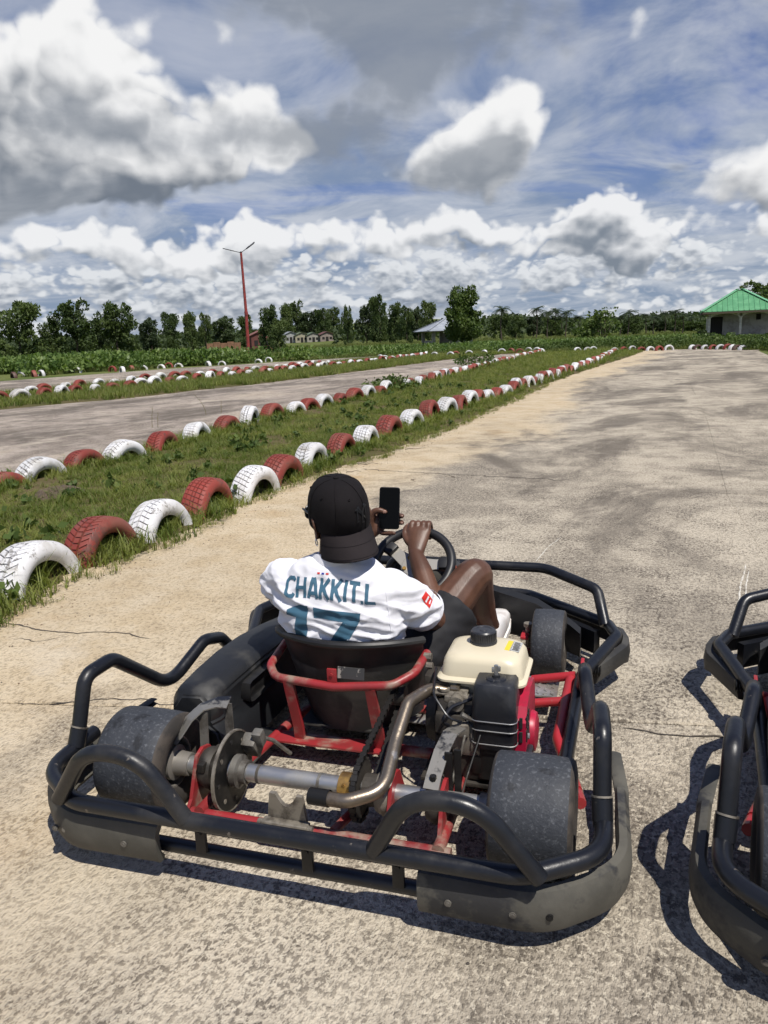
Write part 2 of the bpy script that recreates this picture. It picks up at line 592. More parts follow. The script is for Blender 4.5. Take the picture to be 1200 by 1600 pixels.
def concrete(name, sand_edge):
    m = bpy.data.materials.new(name)
    m.use_nodes = True
    t = NT(m.node_tree)
    b = t.n['Principled BSDF']
    P = t.node('ShaderNodeNewGeometry').outputs['Position']
    rot = t.node('ShaderNodeVectorRotate', rotation_type='Z_AXIS')
    rot.inputs['Angle'].default_value = R(24)
    t.l.new(P, rot.inputs['Vector'])
    Q = rot.outputs[0]                       # x across the track, y along it
    big = t.noise(t.vmath('MULTIPLY', Q, (1.0, 0.45, 1)), 0.55, 4, 0.62, 0.4)
    med = t.noise(Q, 3.0, 4, 0.7)
    fine = t.noise(Q, 38.0, 3, 0.68)
    grit = t.noise(t.vmath('MULTIPLY', Q, (1.0, 0.6, 1)), 85.0, 2, 0.75)
    sepq = t.node('ShaderNodeSeparateXYZ')
    t.l.new(P, sepq.inputs[0])
    if sand_edge:
        # sand washed in from the verge: follows the left edge of this track
        fc = t.node('ShaderNodeFloatCurve')
        cur = fc.mapping.curves[0]
        ys = [0, 2, 4.3, 6.4, 8.6, 10.8, 15, 20.5, 26.5, 40.5, 50]
        xs = [rowx(EDGE1, y) for y in ys]
        pts = cur.points
        pts[0].location = (0.0, (xs[0] + 4) / 24)
        pts[1].location = (1.0, (xs[-1] + 4) / 24)
        for y, x in list(zip(ys, xs))[1:-1]:
            pts.new(y / 50, (x + 4) / 24)
        for p_ in pts:
            p_.handle_type = 'VECTOR'
        fc.mapping.update()
        t.l.new(t.math('DIVIDE', sepq.outputs[1], 50.0, clamp=True), fc.inputs['Value'])
        ex = t.math('SUBTRACT', t.math('MULTIPLY', fc.outputs[0], 24.0), 4.0)
        dist = t.math('SUBTRACT', sepq.outputs[0], ex)
        wob = t.math('ADD', dist, t.math('MULTIPLY', t.math('SUBTRACT', big, 0.5), -4.6))
        wob = t.math('ADD', wob, t.math('MULTIPLY', t.math('SUBTRACT', med, 0.5), -1.6))
        sand = t.ramp(wob, 0.5, 1.7, 1.0, 0.0)
        near = t.ramp(t.math('ADD', sepq.outputs[1], t.math('MULTIPLY', t.math('SUBTRACT', med, 0.5), 2.0)), 1.7, 3.1, 0.62, 1.0)
        sand = t.math('MULTIPLY', sand, near)
    else:
        sand = t.ramp(big, 0.5, 0.72, 0.0, 0.35)
    grey = t.mix(t.ramp(t.math('ADD', big, t.math('MULTIPLY', t.math('SUBTRACT', med, 0.5), 0.55)), 0.36, 0.62), GREY_A if sand_edge else (0.20, 0.165, 0.14, 1), GREY_B if sand_edge else (0.42, 0.36, 0.31, 1))
    # worn surface: exposed grit, with the shade in its pits painted dark
    worn = t.ramp(t.math('ADD', t.math('MULTIPLY', grit, 0.62), t.math('MULTIPLY', fine, 0.48)), 0.52, 0.62)
    grey = t.mix(t.math('MULTIPLY', worn, t.ramp(med, 0.32, 0.62, 0.95, 0.45)), grey, (0.10, 0.084, 0.066, 1))
    pale = t.ramp(t.noise(Q, 62.0, 2, 0.7), 0.54, 0.62)
    grey = t.mix(t.math('MULTIPLY', pale, 0.65), grey, (0.58, 0.52, 0.41, 1))
    sandc = t.mix(t.ramp(med, 0.35, 0.65), (0.52, 0.41, 0.26, 1), (0.60, 0.50, 0.35, 1))
    sandc = t.mix(t.ramp(t.math('ADD', t.math('MULTIPLY', grit, 0.6), t.math('MULTIPLY', fine, 0.5)), 0.54, 0.66, 0.0, 0.55), sandc, (0.25, 0.195, 0.125, 1))
    ochre = t.ramp(t.noise(Q, 1.3, 3, 0.7), 0.55, 0.72, 0.0, 0.45)
    sandc = t.mix(ochre, sandc, (0.42, 0.27, 0.12, 1))
    c = t.mix(t.math('MULTIPLY', sand, 0.9), grey, sandc)
    # old stains and damp lichen patches
    st = t.ramp(t.noise(t.vmath('MULTIPLY', Q, (1, 0.55, 1)), 0.62, 6, 0.68, 0.8), 0.47, 0.62)
    st = t.math('MULTIPLY', st, t.ramp(sepq.outputs[1], 1.8, 5.5, 0.4, 1.0))
    c = t.mix(t.math('MULTIPLY', st, t.ramp(sand, 0.0, 1.0, 0.72, 0.12)), c, (0.105, 0.090, 0.074, 1))
    lt = t.ramp(t.noise(t.vmath('MULTIPLY', Q, (1, 0.8, 1)), 0.9, 5, 0.7, 0.5), 0.56, 0.70)
    c = t.mix(t.math('MULTIPLY', lt, 0.42), c, (0.60, 0.53, 0.42, 1))
    t.put(b.inputs['Base Color'], c)
    b.inputs['Roughness'].default_value = 0.92
    b.inputs['Specular IOR Level'].default_value = 0.2
    bn = t.node('ShaderNodeBump')
    bn.inputs['Strength'].default_value = 1.0
    bn.inputs['Distance'].default_value = 0.014
    t.l.new(t.math('ADD', t.math('MULTIPLY', grit, 0.75), t.math('MULTIPLY', fine, 0.5)), bn.inputs['Height'])
    t.l.new(bn.outputs[0], b.inputs['Normal'])
    return m


GREY_A = (0.275, 0.24, 0.19, 1)
GREY_B = (0.50, 0.44, 0.345, 1)
M_TRACK = concrete('track_concrete', True)
M_TRACK2 = concrete('far_track_concrete', False)


def grass_ground(name, a, b_, c_, s=1.0):
    m = bpy.data.materials.new(name)
    m.use_nodes = True
    t = NT(m.node_tree)
    b = t.n['Principled BSDF']
    P = t.node('ShaderNodeNewGeometry').outputs['Position']
    n1 = t.noise(P, 0.25 * s, 6, 0.65, 0.3)
    n2 = t.noise(P, 6.0 * s, 5, 0.7)
    c = t.mix(t.ramp(n1, 0.35, 0.65), a, b_)
    c = t.mix(t.ramp(n2, 0.52, 0.7), c, c_)
    t.put(b.inputs['Base Color'], c)
    b.inputs['Roughness'].default_value = 0.95
    b.inputs['Specular IOR Level'].default_value = 0.1
    bn = t.node('ShaderNodeBump')
    bn.inputs['Strength'].default_value = 0.8
    bn.inputs['Distance'].default_value = 0.03
    t.l.new(n2, bn.inputs['Height'])
    t.l.new(bn.outputs[0], b.inputs['Normal'])
    return m


M_FIELD = grass_ground('field_grass', (0.075, 0.105, 0.026, 1), (0.14, 0.155, 0.05, 1), (0.06, 0.075, 0.022, 1))
M_VERGE = grass_ground('verge_soil', (0.075, 0.075, 0.026, 1), (0.12, 0.095, 0.05, 1), (0.16, 0.12, 0.07, 1), 2.0)


def terrain_z(x, y):
    r = math.hypot(x, y)
    z = -0.03
    if r > 130:
        z += 3.0 * min(1, (r - 130) / 300.0) ** 1.5 * (0.5 + 0.5 * mnoise.noise(Vector((x * 0.004, y * 0.004, 0.3))) + 0.3)
    z += 9.0 * math.exp(-(((x - 14) / 70) ** 2 + ((y - 430) / 110) ** 2))
    return z


def build_ground():
    radii = [0, 4, 8, 12, 18, 26, 36, 50, 70, 95, 125, 160, 200, 245, 295, 350, 410, 480, 560, 660, 800, 1000, 1400, 2000, 3000, 4500]
    n = 96
    vs = [(0, 0, -0.03)]
    fs = []
    for r in radii[1:]:
        for k in range(n):
            a = 2 * math.pi * k / n
            x, y = r * math.cos(a), r * math.sin(a)
            vs.append((x, y, terrain_z(x, y)))
    for k in range(n):
        fs.append((0, 1 + k, 1 + (k + 1) % n))
    for i in range(len(radii) - 2):
        for k in range(n):
            a = 1 + i * n + k
            b = 1 + i * n + (k + 1) % n
            fs.append((a, a + n, b + n, b))
    me = bpy.data.meshes.new('ground')
    me.from_pydata(vs, [], fs)
    me.materials.append(M_FIELD)
    me.polygons.foreach_set('use_smooth', [True] * len(me.polygons))
    o = link_mesh('ground', me)
    tag(o, 'open green field running to the wooded horizon', 'ground', kind='structure')


build_ground()

# main track: concrete slabs cast bay by bay, open joints between them
track = empty('kart_track')
tag(track, 'worn sandy grey concrete kart track under the karts', 'track', kind='structure')
LEFT = ([-6, 0, 2, 3.6, 4.3, 5.1, 6.4, 7.7, 8.6, 10.8, 15, 20.5, 26.5, 40.5, 53], [-4.1, -3.1, -2.7, -2.35, -2.2, -1.85, -1.55, -1.0, -.5, .4, 2.0, 3.95, 6.5, 12.6, 16.6])
RIGHT = ([-6, -2, 4, 31.3, 41.8, 48], [3.6, 4.2, 6.0, 15.9, 20.3, 24])


def slab(poly, i, j):
    n = len(poly)
    th = 0.06
    mb = MB()
    jx = 0.0006 * ((i * 7 + j * 3) % 5)
    vs = [Vector((x, y, jx)) for x, y in poly]
    # small chamfer so the joint catches light
    cx = sum(p.x for p in vs) / n
    cy = sum(p.y for p in vs) / n
    low = []
    for p in vs:
        d = Vector((cx - p.x, cy - p.y, 0)).normalized()
        low.append(Vector((p.x, p.y, -0.006 + jx)) - d * 0.008)
    bot = [Vector((p.x, p.y, -th)) for p in low]
    b = vs + low + bot
    fs = [tuple(range(n))]
    for k in range(n):
        k2 = (k + 1) % n
        fs.append((k, k2, n + k2, n + k))
        fs.append((n + k, n + k2, 2 * n + k2, 2 * n + k))
    mb.add(b, fs)
    return mb.build('slab', M_TRACK, track, smooth=0)


JL = [-6, -1.2, 2.92, 7.98, 12.6, 17.4, 22.4, 27.6, 33, 38.6, 44.5, 52.8]     # joint position on the left edge
JR = [-6, -2.8, 1.6, 4.2, 9.6, 15.0, 20.2, 25.2, 30.2, 35.0, 40.0, 48]        # and on the right edge


def joint_pt(i, s, rag):
    a = Vector((rowx(LEFT, JL[i]), JL[i]))
    b = Vector((rowx(RIGHT, JR[i]), JR[i]))
    p = a.lerp(b, s)
    w = 0.03 * math.sin(s * 9 + i * 2.1) + 0.012 * mnoise.noise(Vector((s * 14, i * 3.3, 0)))
    t = (b - a).normalized()
    return p + Vector((-t.y, t.x)) * (w + rag)


for i in range(len(JL) - 1):
    for j, (s0, s1) in enumerate(((0, 0.52), (0.52, 1.0))):
        ns = 10
        bottom = [joint_pt(i, s0 + (s1 - s0) * k / ns, (.011 if i in (2, 3) else .006)) for k in range(ns + 1)]
        topp = [joint_pt(i + 1, s0 + (s1 - s0) * k / ns, -(.011 if i in (1, 2) else .006)) for k in range(ns + 1)]
        g0 = 0.003 if s0 > 0 else 0
        g1 = -0.003 if s1 < 1 else 0
        bottom[0].x += g0; topp[0].x += g0; bottom[-1].x += g1; topp[-1].x += g1
        side_r, side_l = [], []
        if s1 == 1.0:
            for k in range(1, 4):
                y = JR[i] + (JR[i + 1] - JR[i]) * k / 4
                side_r.append(Vector((rowx(RIGHT, y), y)))
        else:
            side_r = [bottom[-1].lerp(topp[-1], k / 4) for k in range(1, 4)]
        if s0 == 0:
            for k in range(1, 4):
                y = JL[i + 1] + (JL[i] - JL[i + 1]) * k / 4
                side_l.append(Vector((rowx(LEFT, y), y)))
        else:
            side_l = [topp[0].lerp(bottom[0], k / 4) for k in range(1, 4)]
        slab([(p.x, p.y) for p in bottom + side_r + list(reversed(topp)) + side_l], i, j)


def strip_sheet(name, ys, left, right, z, m, nx=6, ragged=0.0):
    vs, fs = [], []
    for y in ys:
        a, b = left(y), right(y)
        for k in range(nx + 1):
            w = ragged * mnoise.noise(Vector((y * 1.3, k * 5.0, 2.0))) if k in (0, nx) else 0
            vs.append((a + (b - a) * k / nx + w, y, z))
    for i in range(len(ys) - 1):
        for k in range(nx):
            a = i * (nx + 1) + k
            fs.append((a, a + 1, a + nx + 2, a + nx + 1))
    me = bpy.data.meshes.new(name)
    me.from_pydata(vs, [], fs)
    me.materials.append(m)
    return link_mesh(name, me)


TR2 = ([8, 18.7, 20.2, 21.3, 24, 26.4, 30.5, 37, 46.8, 58], [-14.5, -9.3, -8.3, -7.0, -5.8, -4.2, -2.4, .2, 4.0, 10.2])
o = strip_sheet('return_track', list(np.arange(4, 56.5, 0.75)), lambda y: rowx(TR2, y), lambda y: rowx(ROW2, y) + 0.2, -0.012, M_TRACK2)
tag(o, 'pinkish grey concrete lane beyond the grass median', 'track', kind='structure')
o = strip_sheet('outer_track', list(np.arange(26, 66, 1.0)), lambda y: rowx(ROW4, y) + 0.9, lambda y: rowx(ROW3, y - 1.5) - 2.4, -0.012, M_TRACK2)
tag(o, 'narrow strip of concrete track at the far left', 'track', kind='structure')


def verge(name, ys, left, right, label, top=0.05):
    nx = 14
    vs, fs = [], []
    for y in ys:
        a, b = left(y), right(y)
        for k in range(nx + 1):
            s = k / nx
            x = a + (b - a) * s
            e = min(s, 1 - s) * (b - a)
            h = top * min(1, e / 0.35) - 0.02
            h += 0.022 * mnoise.noise(Vector((x * 2.6, y * 2.6, 5))) + 0.012 * mnoise.noise(Vector((x * 9, y * 9, 1)))
            vs.append((x, y, h))
    for i in range(len(ys) - 1):
        for k in range(nx):
            a = i * (nx + 1) + k
            fs.append((a, a + 1, a + nx + 2, a + nx + 1))
    me = bpy.data.meshes.new(name)
    me.from_pydata(vs, [], fs)
    me.materials.append(M_VERGE)
    me.polygons.foreach_set('use_smooth', [True] * len(me.polygons))
    o = link_mesh(name, me)
    tag(o, label, 'verge', kind='structure')


def med_l(y): return rowx(ROW2, y) - 0.42
def med_r(y): return rowx(EDGE1, y) + 0.0
verge('grass_median', list(np.arange(2.0, 55, 0.16)), med_l, med_r, 'grass median between the two rows of painted tyres')
verge('grass_strip', list(np.arange(16, 60, 0.4)), lambda y: rowx(ROW3, y - 1.5) - 2.6, lambda y: rowx(TR2, y) + 0.15, 'grass strip carrying the double row of tyres')


# cracks and scuffs on the slabs
M_CRACK = mat('crack_dirt', (0.075, 0.062, 0.048), 0.95)
M_SCUFF = mat('white_scuff', (0.60, 0.57, 0.50), 0.9, col2=(0.40, 0.36, 0.29), mscale=30, world_space=True)


def ground_at(px, py, z=0.0):
    u0, v0 = (px - 600) / 1200.0, (800 - py) / 1200.0
    u = u0 * math.cos(ROLL) + v0 * math.sin(ROLL)
    v = -u0 * math.sin(ROLL) + v0 * math.cos(ROLL)
    d = Vector((u, math.cos(PITCH) + v * math.sin(PITCH), -math.sin(PITCH) + v * math.cos(PITCH)))
    s = (z - CAM_H) / d.z
    return d.x * s, d.y * s


def ground_line(name, pix, w, m, z, wob=.012):
    pts = [Vector(ground_at(*p) + (0,)) for p in pix]
    out = []
    for a, b in zip(pts, pts[1:]):
        n = max(2, int((b - a).length / .025))
        for k in range(n):
            p = a.lerp(b, k / n)
            q = Vector((mnoise.noise(p * 9), mnoise.noise(p * 9 + Vector((5, 2, 1))), 0)) * wob * 2
            q += Vector((mnoise.noise(p * 40), mnoise.noise(p * 40 + Vector((3, 7, 1))), 0)) * wob * .7
            out.append(p + q)
    vs, fs = [], []
    for i, p in enumerate(out):
        T = (out[min(i + 1, len(out) - 1)] - out[max(i - 1, 0)]).normalized()
        s = Vector((-T.y, T.x, 0)) * (w * (.45 + .9 * abs(mnoise.noise(p * 13))) * min(1, i / 4, (len(out) - 1 - i) / 4 + .1))
        vs += [tuple(p + s + Vector((0, 0, z))), tuple(p - s + Vector((0, 0, z)))]
    for i in range(len(out) - 1):
        fs.append((2 * i, 2 * i + 1, 2 * i + 3, 2 * i + 2))
    me = bpy.data.meshes.new(name)
    me.from_pydata(vs, [], fs)
    me.materials.append(m)
    return link_mesh(name, me, track)


ground_line('crack', [(0, 972), (60, 984), (120, 992), (180, 988), (245, 1001)], .006, M_CRACK, .0045)
ground_line('crack', [(120, 992), (60, 1003), (10, 998)], .003, M_CRACK, .0045)
ground_line('crack', [(0, 1099), (90, 1101), (180, 1092), (290, 1104)], .004, M_CRACK, .0045)
ground_line('crack', [(960, 1136), (1030, 1148), (1110, 1150), (1200, 1172)], .005, M_CRACK, .0045)
ground_line('crack', [(560, 733), (640, 738), (760, 744), (900, 752)], .008, M_CRACK, .0045, .03)
ground_line('scuff_mark', [(1152, 950), (1158, 915), (1166, 880)], .006, M_SCUFF, .0045, .003)
ground_line('scuff_mark', [(1163, 945), (1170, 890)], .005, M_SCUFF, .0045, .003)
ground_line('scuff_mark', [(836, 880), (856, 856), (880, 838)], .005, M_SCUFF, .0045, .003)
# ------------------------------------------------------------------ tyres half buried along the track
def tyre_mesh(name, style, seg=44, lo=False):
    if lo:
        prof = [(-.07, .195), (-.098, .24), (-.085, .285), (-.04, .30), (.04, .30), (.085, .285), (.098, .24), (.07, .195), (.084, .245), (.0, .282), (-.084, .245)]
        tread = set()
        grooves = set()
        n_t = 0
    else:
        side = [(-.072, .192), (-.086, .204), (-.097, .228), (-.099, .248), (-.094, .27), (-.083, .287)]
        if style == 0:
            tr = [(-.072, .295), (-.045, .299), (-.043, .288), (-.037, .288), (-.035, .3), (-.004, .301), (-.002, .289), (.004, .289), (.006, .301), (.035, .3), (.037, .288), (.043, .288), (.045, .299), (.072, .295)]
        elif style == 1:
            tr = [(-.074, .294), (-.03, .299), (-.027, .287), (-.019, .287), (-.016, .3), (.016, .3), (.019, .287), (.027, .287), (.03, .299), (.074, .294)]
        else:
            tr = [(-.074, .294), (-.056, .298), (-.053, .288), (-.048, .288), (-.045, .299), (-.018, .301), (-.015, .29), (-.01, .29), (-.007, .301), (.007, .301), (.01, .29), (.015, .29), (.018, .301), (.045, .299), (.048, .288), (.053, .288), (.056, .298), (.074, .294)]
        prof = side + tr + [(-a, r) for a, r in reversed(side)]
        n_out = len(prof)
        inner = [(.066, .196), (.08, .215), (.086, .25), (.07, .276), (0, .281), (-.07, .276), (-.086, .25), (-.08, .215), (-.066, .196)]
        tread = set(range(len(side), len(side) + len(tr)))
        grooves = {i for i in tread if prof[i][1] < .2925 and abs(prof[i][0]) < .06}
        prof = prof + inner
    n = len(prof)
    angs = []
    if lo:
        angs = [(2 * math.pi * k / 26, False) for k in range(26)]
    else:
        for k in range(seg):
            a = 2 * math.pi * k / seg
            w = 2 * math.pi / seg
            angs += [(a, False), (a + w * .80, False), (a + w * .83, True), (a + w * .97, True)]
    vs, fs, mi = [], [], []
    for (a, sipe) in angs:
        for j, (h, r) in enumerate(prof):
            aa = a
            rr = r
            if j in tread:
                skew = {0: abs(h) * 1.6, 1: (h if h > 0 else -h) * -2.4, 2: h * 1.2}[style]
                aa = a + skew
                if sipe and r > .2925:
                    rr = r - (.007 if style != 2 else .005)
            vs.append((h, rr * math.cos(aa), rr * math.sin(aa)))
    m = len(angs)
    for i in range(m):
        i2 = (i + 1) % m
        for j in range(n):
            j2 = (j + 1) % n
            fs.append((i * n + j, i2 * n + j, i2 * n + j2, i * n + j2))
            g = (j in grooves and j2 in grooves) or (angs[i][1] and angs[i2][1] and j in tread and j2 in tread)
            ins = (not lo) and j >= n_out
            mi.append(1 if (g or ins) else 0)
    me = np_mesh(name, vs, fs, [M_TYRE_W, M_RUBBER_OLD], True, mi)
    me.set_sharp_from_angle(angle=R(38))
    return me


def paint_mat(name, col, worn, dirt, amount):
    m = bpy.data.materials.new(name)
    m.use_nodes = True
    t = NT(m.node_tree)
    b = t.n['Principled BSDF']
    tc = t.node('ShaderNodeTexCoord')
    oi = t.node('ShaderNodeObjectInfo')
    P = t.vmath('ADD', tc.outputs['Object'], t.vmath('SCALE', (7.1, 3.3, 5.7), scale=oi.outputs['Random']))
    n1 = t.noise(P, 9.0, 7, 0.72)
    n2 = t.noise(P, 45.0, 4, 0.7)
    c = t.mix(t.ramp(t.math('ADD', n1, t.math('MULTIPLY', t.math('SUBTRACT', n2, .5), .5)), 0.62 - amount, 0.70 - amount), col, worn)
    c = t.mix(t.ramp(t.noise(P, 4.0, 5, .65), 0.40, 0.70, 0.0, 0.75), c, dirt)
    v = t.ramp(oi.outputs['Random'], 0, 1, 0.82, 1.06, False)
    cc = t.node('ShaderNodeCombineColor')
    for i in range(3):
        t.l.new(v, cc.inputs[i])
    c = t.mix(1.0, c, cc.outputs[0], 'MULTIPLY')
    t.put(b.inputs['Base Color'], c)
    b.inputs['Roughness'].default_value = 0.62
    bn = t.node('ShaderNodeBump')
    bn.inputs['Strength'].default_value = 0.35
    bn.inputs['Distance'].default_value = 0.003
    t.l.new(n2, bn.inputs['Height'])
    t.l.new(bn.outputs[0], b.inputs['Normal'])
    return m


M_TYRE_W = paint_mat('white_tyre_paint', (0.72, 0.72, 0.73, 1), (0.30, 0.29, 0.28, 1), (0.42, 0.39, 0.33, 1), 0.055)
M_TYRE_R = paint_mat('red_tyre_paint', (0.25, 0.040, 0.028, 1), (0.13, 0.045, 0.035, 1), (0.25, 0.10, 0.07, 1), 0.07)
M_TYRE_D = paint_mat('faded_tyre_paint', (0.10, 0.045, 0.035, 1), (0.05, 0.045, 0.04, 1), (0.16, 0.12, 0.09, 1), 0.06)
M_RUBBER_OLD = mat('old_tyre_rubber', (0.055, 0.05, 0.047), 0.85, col2=(0.13, 0.11, 0.10), mscale=12)
M_GROOVE_R = mat('red_tyre_groove', (0.14, 0.035, 0.028), 0.85, col2=(0.07, 0.03, 0.026), mscale=14)

TYRES_HI = [tyre_mesh('tyre', s) for s in (0, 1, 2)]
TYRES_LO = tyre_mesh('tyre', 0, lo=True)
ORD = ['zeroth', 'first', 'second', 'third', 'fourth', 'fifth', 'sixth', 'seventh', 'eighth', 'ninth', 'tenth', 'eleventh', 'twelfth', 'thirteenth', 'fourteenth', 'fifteenth', 'sixteenth', 'seventeenth', 'eighteenth', 'nineteenth']
TENS = {2: 'twent', 3: 'thirt', 4: 'fort', 5: 'fift', 6: 'sixt', 7: 'sevent', 8: 'eight'}


def ordinal(n):
    if n < 20: return ORD[n]
    t, u = divmod(n, 10)
    return TENS[t] + 'ieth' if u == 0 else TENS[t] + 'y-' + ORD[u]


def place_tyre(x, y, ztop, yaw, colour, label, group, far=False, tilt=None):
    me = TYRES_LO if far else random.choice(TYRES_HI)
    o = link_mesh('painted_tyre', me)
    s = random.uniform(0.98, 1.14)
    o.scale = (s * random.uniform(0.95, 1.12), s, s)
    o.location = (x, y, ztop - 0.30 * s)
    o.rotation_euler = (random.uniform(0, 6.28), random.uniform(-.13, .13) if tilt is None else tilt, yaw)
    o.rotation_mode = 'XYZ'
    pm = {0: M_TYRE_W, 1: M_TYRE_R, 2: M_TYRE_D}[colour]
    gm = M_GROOVE_R if colour == 1 else M_RUBBER_OLD
    for k, mm in ((0, pm), (1, gm)):
        o.material_slots[k].link = 'OBJECT'
        o.material_slots[k].material = mm
    tag(o, label, 'tyre', group)
    return o


def row_yaw(row, y):
    d = rowx(row, y + .3) - rowx(row, y - .3)
    return -math.atan2(d, .6)


COLN = {0: 'white', 1: 'red', 2: 'dark faded'}
N1 = [(-2.02, 4.25, .25, 0), (-1.84, 4.82, .26, 1), (-1.6, 5.36, .25, 0), (-1.42, 6.05, .28, 1), (-1.13, 6.65, .27, 0), (-.98, 7.28, .27, 1), (-.75, 8.18, .26, 0), (-.48, 9.01, .25, 1), (-.2, 9.77, .25, 0), (.1, 10.59, .29, 1), (.47, 11.58, .27, 0), (.81, 12.48, .33, 1), (1.14, 13.33, .30, 0), (1.45, 14.03, .28, 1), (1.68, 14.57, .32, 0)]
N2 = [(-3.75, 7.49, .17, 1), (-3.6, 7.99, .24, 0), (-3.33, 8.56, .23, 1), (-3.08, 9.1, .26, 0), (-2.85, 10.01, .25, 1), (-2.61, 10.96, .26, 0), (-2.38, 11.86, .26, 1), (-2.17, 12.72, .33, 0), (-1.91, 13.72, .28, 1), (-1.58, 14.59, .23, 0), (-1.39, 15.1, .25, 1), (-1.14, 15.74, .28, 0), (-.86, 16.49, .24, 1), (-.57, 17.25, .29, 1), (-.26, 18.05, .29, 0)]


def extend(lst, row, spacing, end):
    y = lst[-1][1]
    col = 1 - lst[-1][3]
    while True:
        d = rowx(row, y + .1) - rowx(row, y)
        y += spacing * random.uniform(.85, 1.15) * .1 / math.hypot(.1, d)
        if y > end: break
        lst.append((rowx(row, y) + random.uniform(-.06, .06), y, random.uniform(.23, .32), col))
        col = 1 - col if random.random() < .92 else col
    return lst


for k, (x, y, z, c) in enumerate(extend(list(N1), ROW1, .70, 47)):
    place_tyre(x, y, z, row_yaw(ROW1, y) + random.uniform(-.12, .12), c, f'{COLN[c]} tyre, {ordinal(k + 1)} from the near end of the row edging the main track', 'tyres edging the main track', y > 24)
for k, (x, y, z, c) in enumerate(extend(list(N2), ROW2, .70, 54)):
    place_tyre(x, y, z, row_yaw(ROW2, y) + random.uniform(-.15, .15), c, f'{COLN[c]} painted tyre, {ordinal(k + 1)} from the left in the row behind the grass median', 'tyres behind the grass median', y > 24)
lst = []
y = 20.6
col = 1
while y < 59:
    lst.append((rowx(ROW3, y) + random.uniform(-.1, .1), y, random.uniform(.24, .36), col))
    d = rowx(ROW3, y + .1) - rowx(ROW3, y)
    y += random.uniform(.62, .86) * .1 / math.hypot(.1, d)
    col = 1 - col if random.random() < .9 else col
for k, (x, y, z, c) in enumerate(lst):
    place_tyre(x, y, z, row_yaw(ROW3, y) + random.uniform(-.3, .3), c, f'{COLN[c]} painted tyre, {ordinal(k + 1)} from the left in the front of the double row', 'front tyres of the double row', y > 27)
lst = []
y = 25.4
col = 0
while y < 46:
    lst.append((rowx(ROW3, y - 1.5) - 1.75 + random.uniform(-.12, .12), y, random.uniform(.24, .36), col))
    d = rowx(ROW3, y - 1.4) - rowx(ROW3, y - 1.5)
    y += random.uniform(.7, 1.05) * .1 / math.hypot(.1, d)
    col = 1 - col if random.random() < .85 else col
for k, (x, y, z, c) in enumerate(lst):
    place_tyre(x, y, z, row_yaw(ROW3, y - 1.5) + random.uniform(-.3, .3), c, f'{COLN[c]} painted tyre, {ordinal(k + 1)} from the left in the back of the double row', 'back tyres of the double row', y > 27)


def ground_at(px, py, z=0.0):
    u0, v0 = (px - 600) / 1200.0, (800 - py) / 1200.0
    u = u0 * math.cos(ROLL) + v0 * math.sin(ROLL)
    v = -u0 * math.sin(ROLL) + v0 * math.cos(ROLL)
    d = Vector((u, math.cos(PITCH) + v * math.sin(PITCH), -math.sin(PITCH) + v * math.cos(PITCH)))
    s = (z - CAM_H) / d.z
    return d.x * s, d.y * s


# scattered tyres on the far side of the outer lane, in front of the crop
FAR4 = [(22, 590, 2), (32, 588, 0), (54, 588, 1), (65, 587, 0), (90, 582, 1), (112, 582, 0), (122, 582, 0), (176, 580, 1), (191, 581, 0), (206, 578, 1), (224, 577, 0), (252, 575, 0), (264, 574, 1), (279, 573, 0), (326, 571, 0), (347, 570, 0), (404, 566, 0), (420, 565, 0), (594, 560, 0), (601, 561, 0), (679, 556, 0), (704, 557, 0), (712, 556, 1), (733, 555, 0), (757, 553, 0), (784, 552, 0), (799, 551, 1), (812, 551, 1), (826, 550, 0), (839, 550, 0), (846, 550, 0)]
for k, (px, py, c) in enumerate(FAR4):
    x, y = ground_at(px, py)
    place_tyre(x, y, random.uniform(.25, .36), math.pi / 2 - 0.5 + random.uniform(-.5, .5), c, f'{COLN[c]} painted tyre, {ordinal(k + 1)} from the left in the far broken row before the crop', 'tyres in the far broken row', True)
END = [(902, 548, 0), (918, 548, 0), (927, 547, 0), (960, 549, 0), (974, 548, 1), (988, 548, 0), (1002, 548, 1), (1016, 548, 0), (1030, 548, 1), (1045, 547, 0), (1082, 546, 0), (1090, 546, 2), (1102, 546, 0), (1114, 546, 1), (1126, 546, 0), (1137, 546, 1), (1146, 546, 0), (1152, 547, 2), (1160, 547, 0)]
for k, (px, py, c) in enumerate(END):
    x, y = ground_at(px, py)
    place_tyre(x, y, random.uniform(.25, .34), math.pi / 2 + 0.35 + random.uniform(-.25, .25), c, f'{COLN[c]} painted tyre, {ordinal(k + 1)} from the left in the row at the far track end', 'tyres at the far end of the track', True)
# ------------------------------------------------------------------ vegetation
M_LEAF = leaf_mat('broad_leaf', (0.048, 0.078, 0.024), (0.115, 0.155, 0.048), 0.32, 0.35)
M_LEAF_D = leaf_mat('dark_leaf', (0.028, 0.046, 0.019), (0.065, 0.092, 0.034), 0.25, 0.3)
M_LEAF_L = leaf_mat('light_leaf', (0.05, 0.09, 0.02), (0.115, 0.16, 0.04), 0.3, 0.8)
M_CROP = leaf_mat('crop_leaf', (0.075, 0.135, 0.03), (0.19, 0.26, 0.075), 0.34, 0.7, 0.45)
M_PALM = leaf_mat('palm_leaf', (0.022, 0.036, 0.014), (0.045, 0.066, 0.022), 0.15, 0.5)
M_GRASS = leaf_mat('grass_blade', (0.105, 0.15, 0.027), (0.26, 0.28, 0.075), 0.42, 1.6, 0.55)
M_GRASS_DRY = leaf_mat('dry_grass_blade', (0.16, 0.14, 0.06), (0.26, 0.21, 0.10), 0.3, 2.0, 0.7)
M_GRASS_T = leaf_mat('tall_grass_blade', (0.085, 0.125, 0.026), (0.20, 0.22, 0.07), 0.38, 0.15, 0.6)
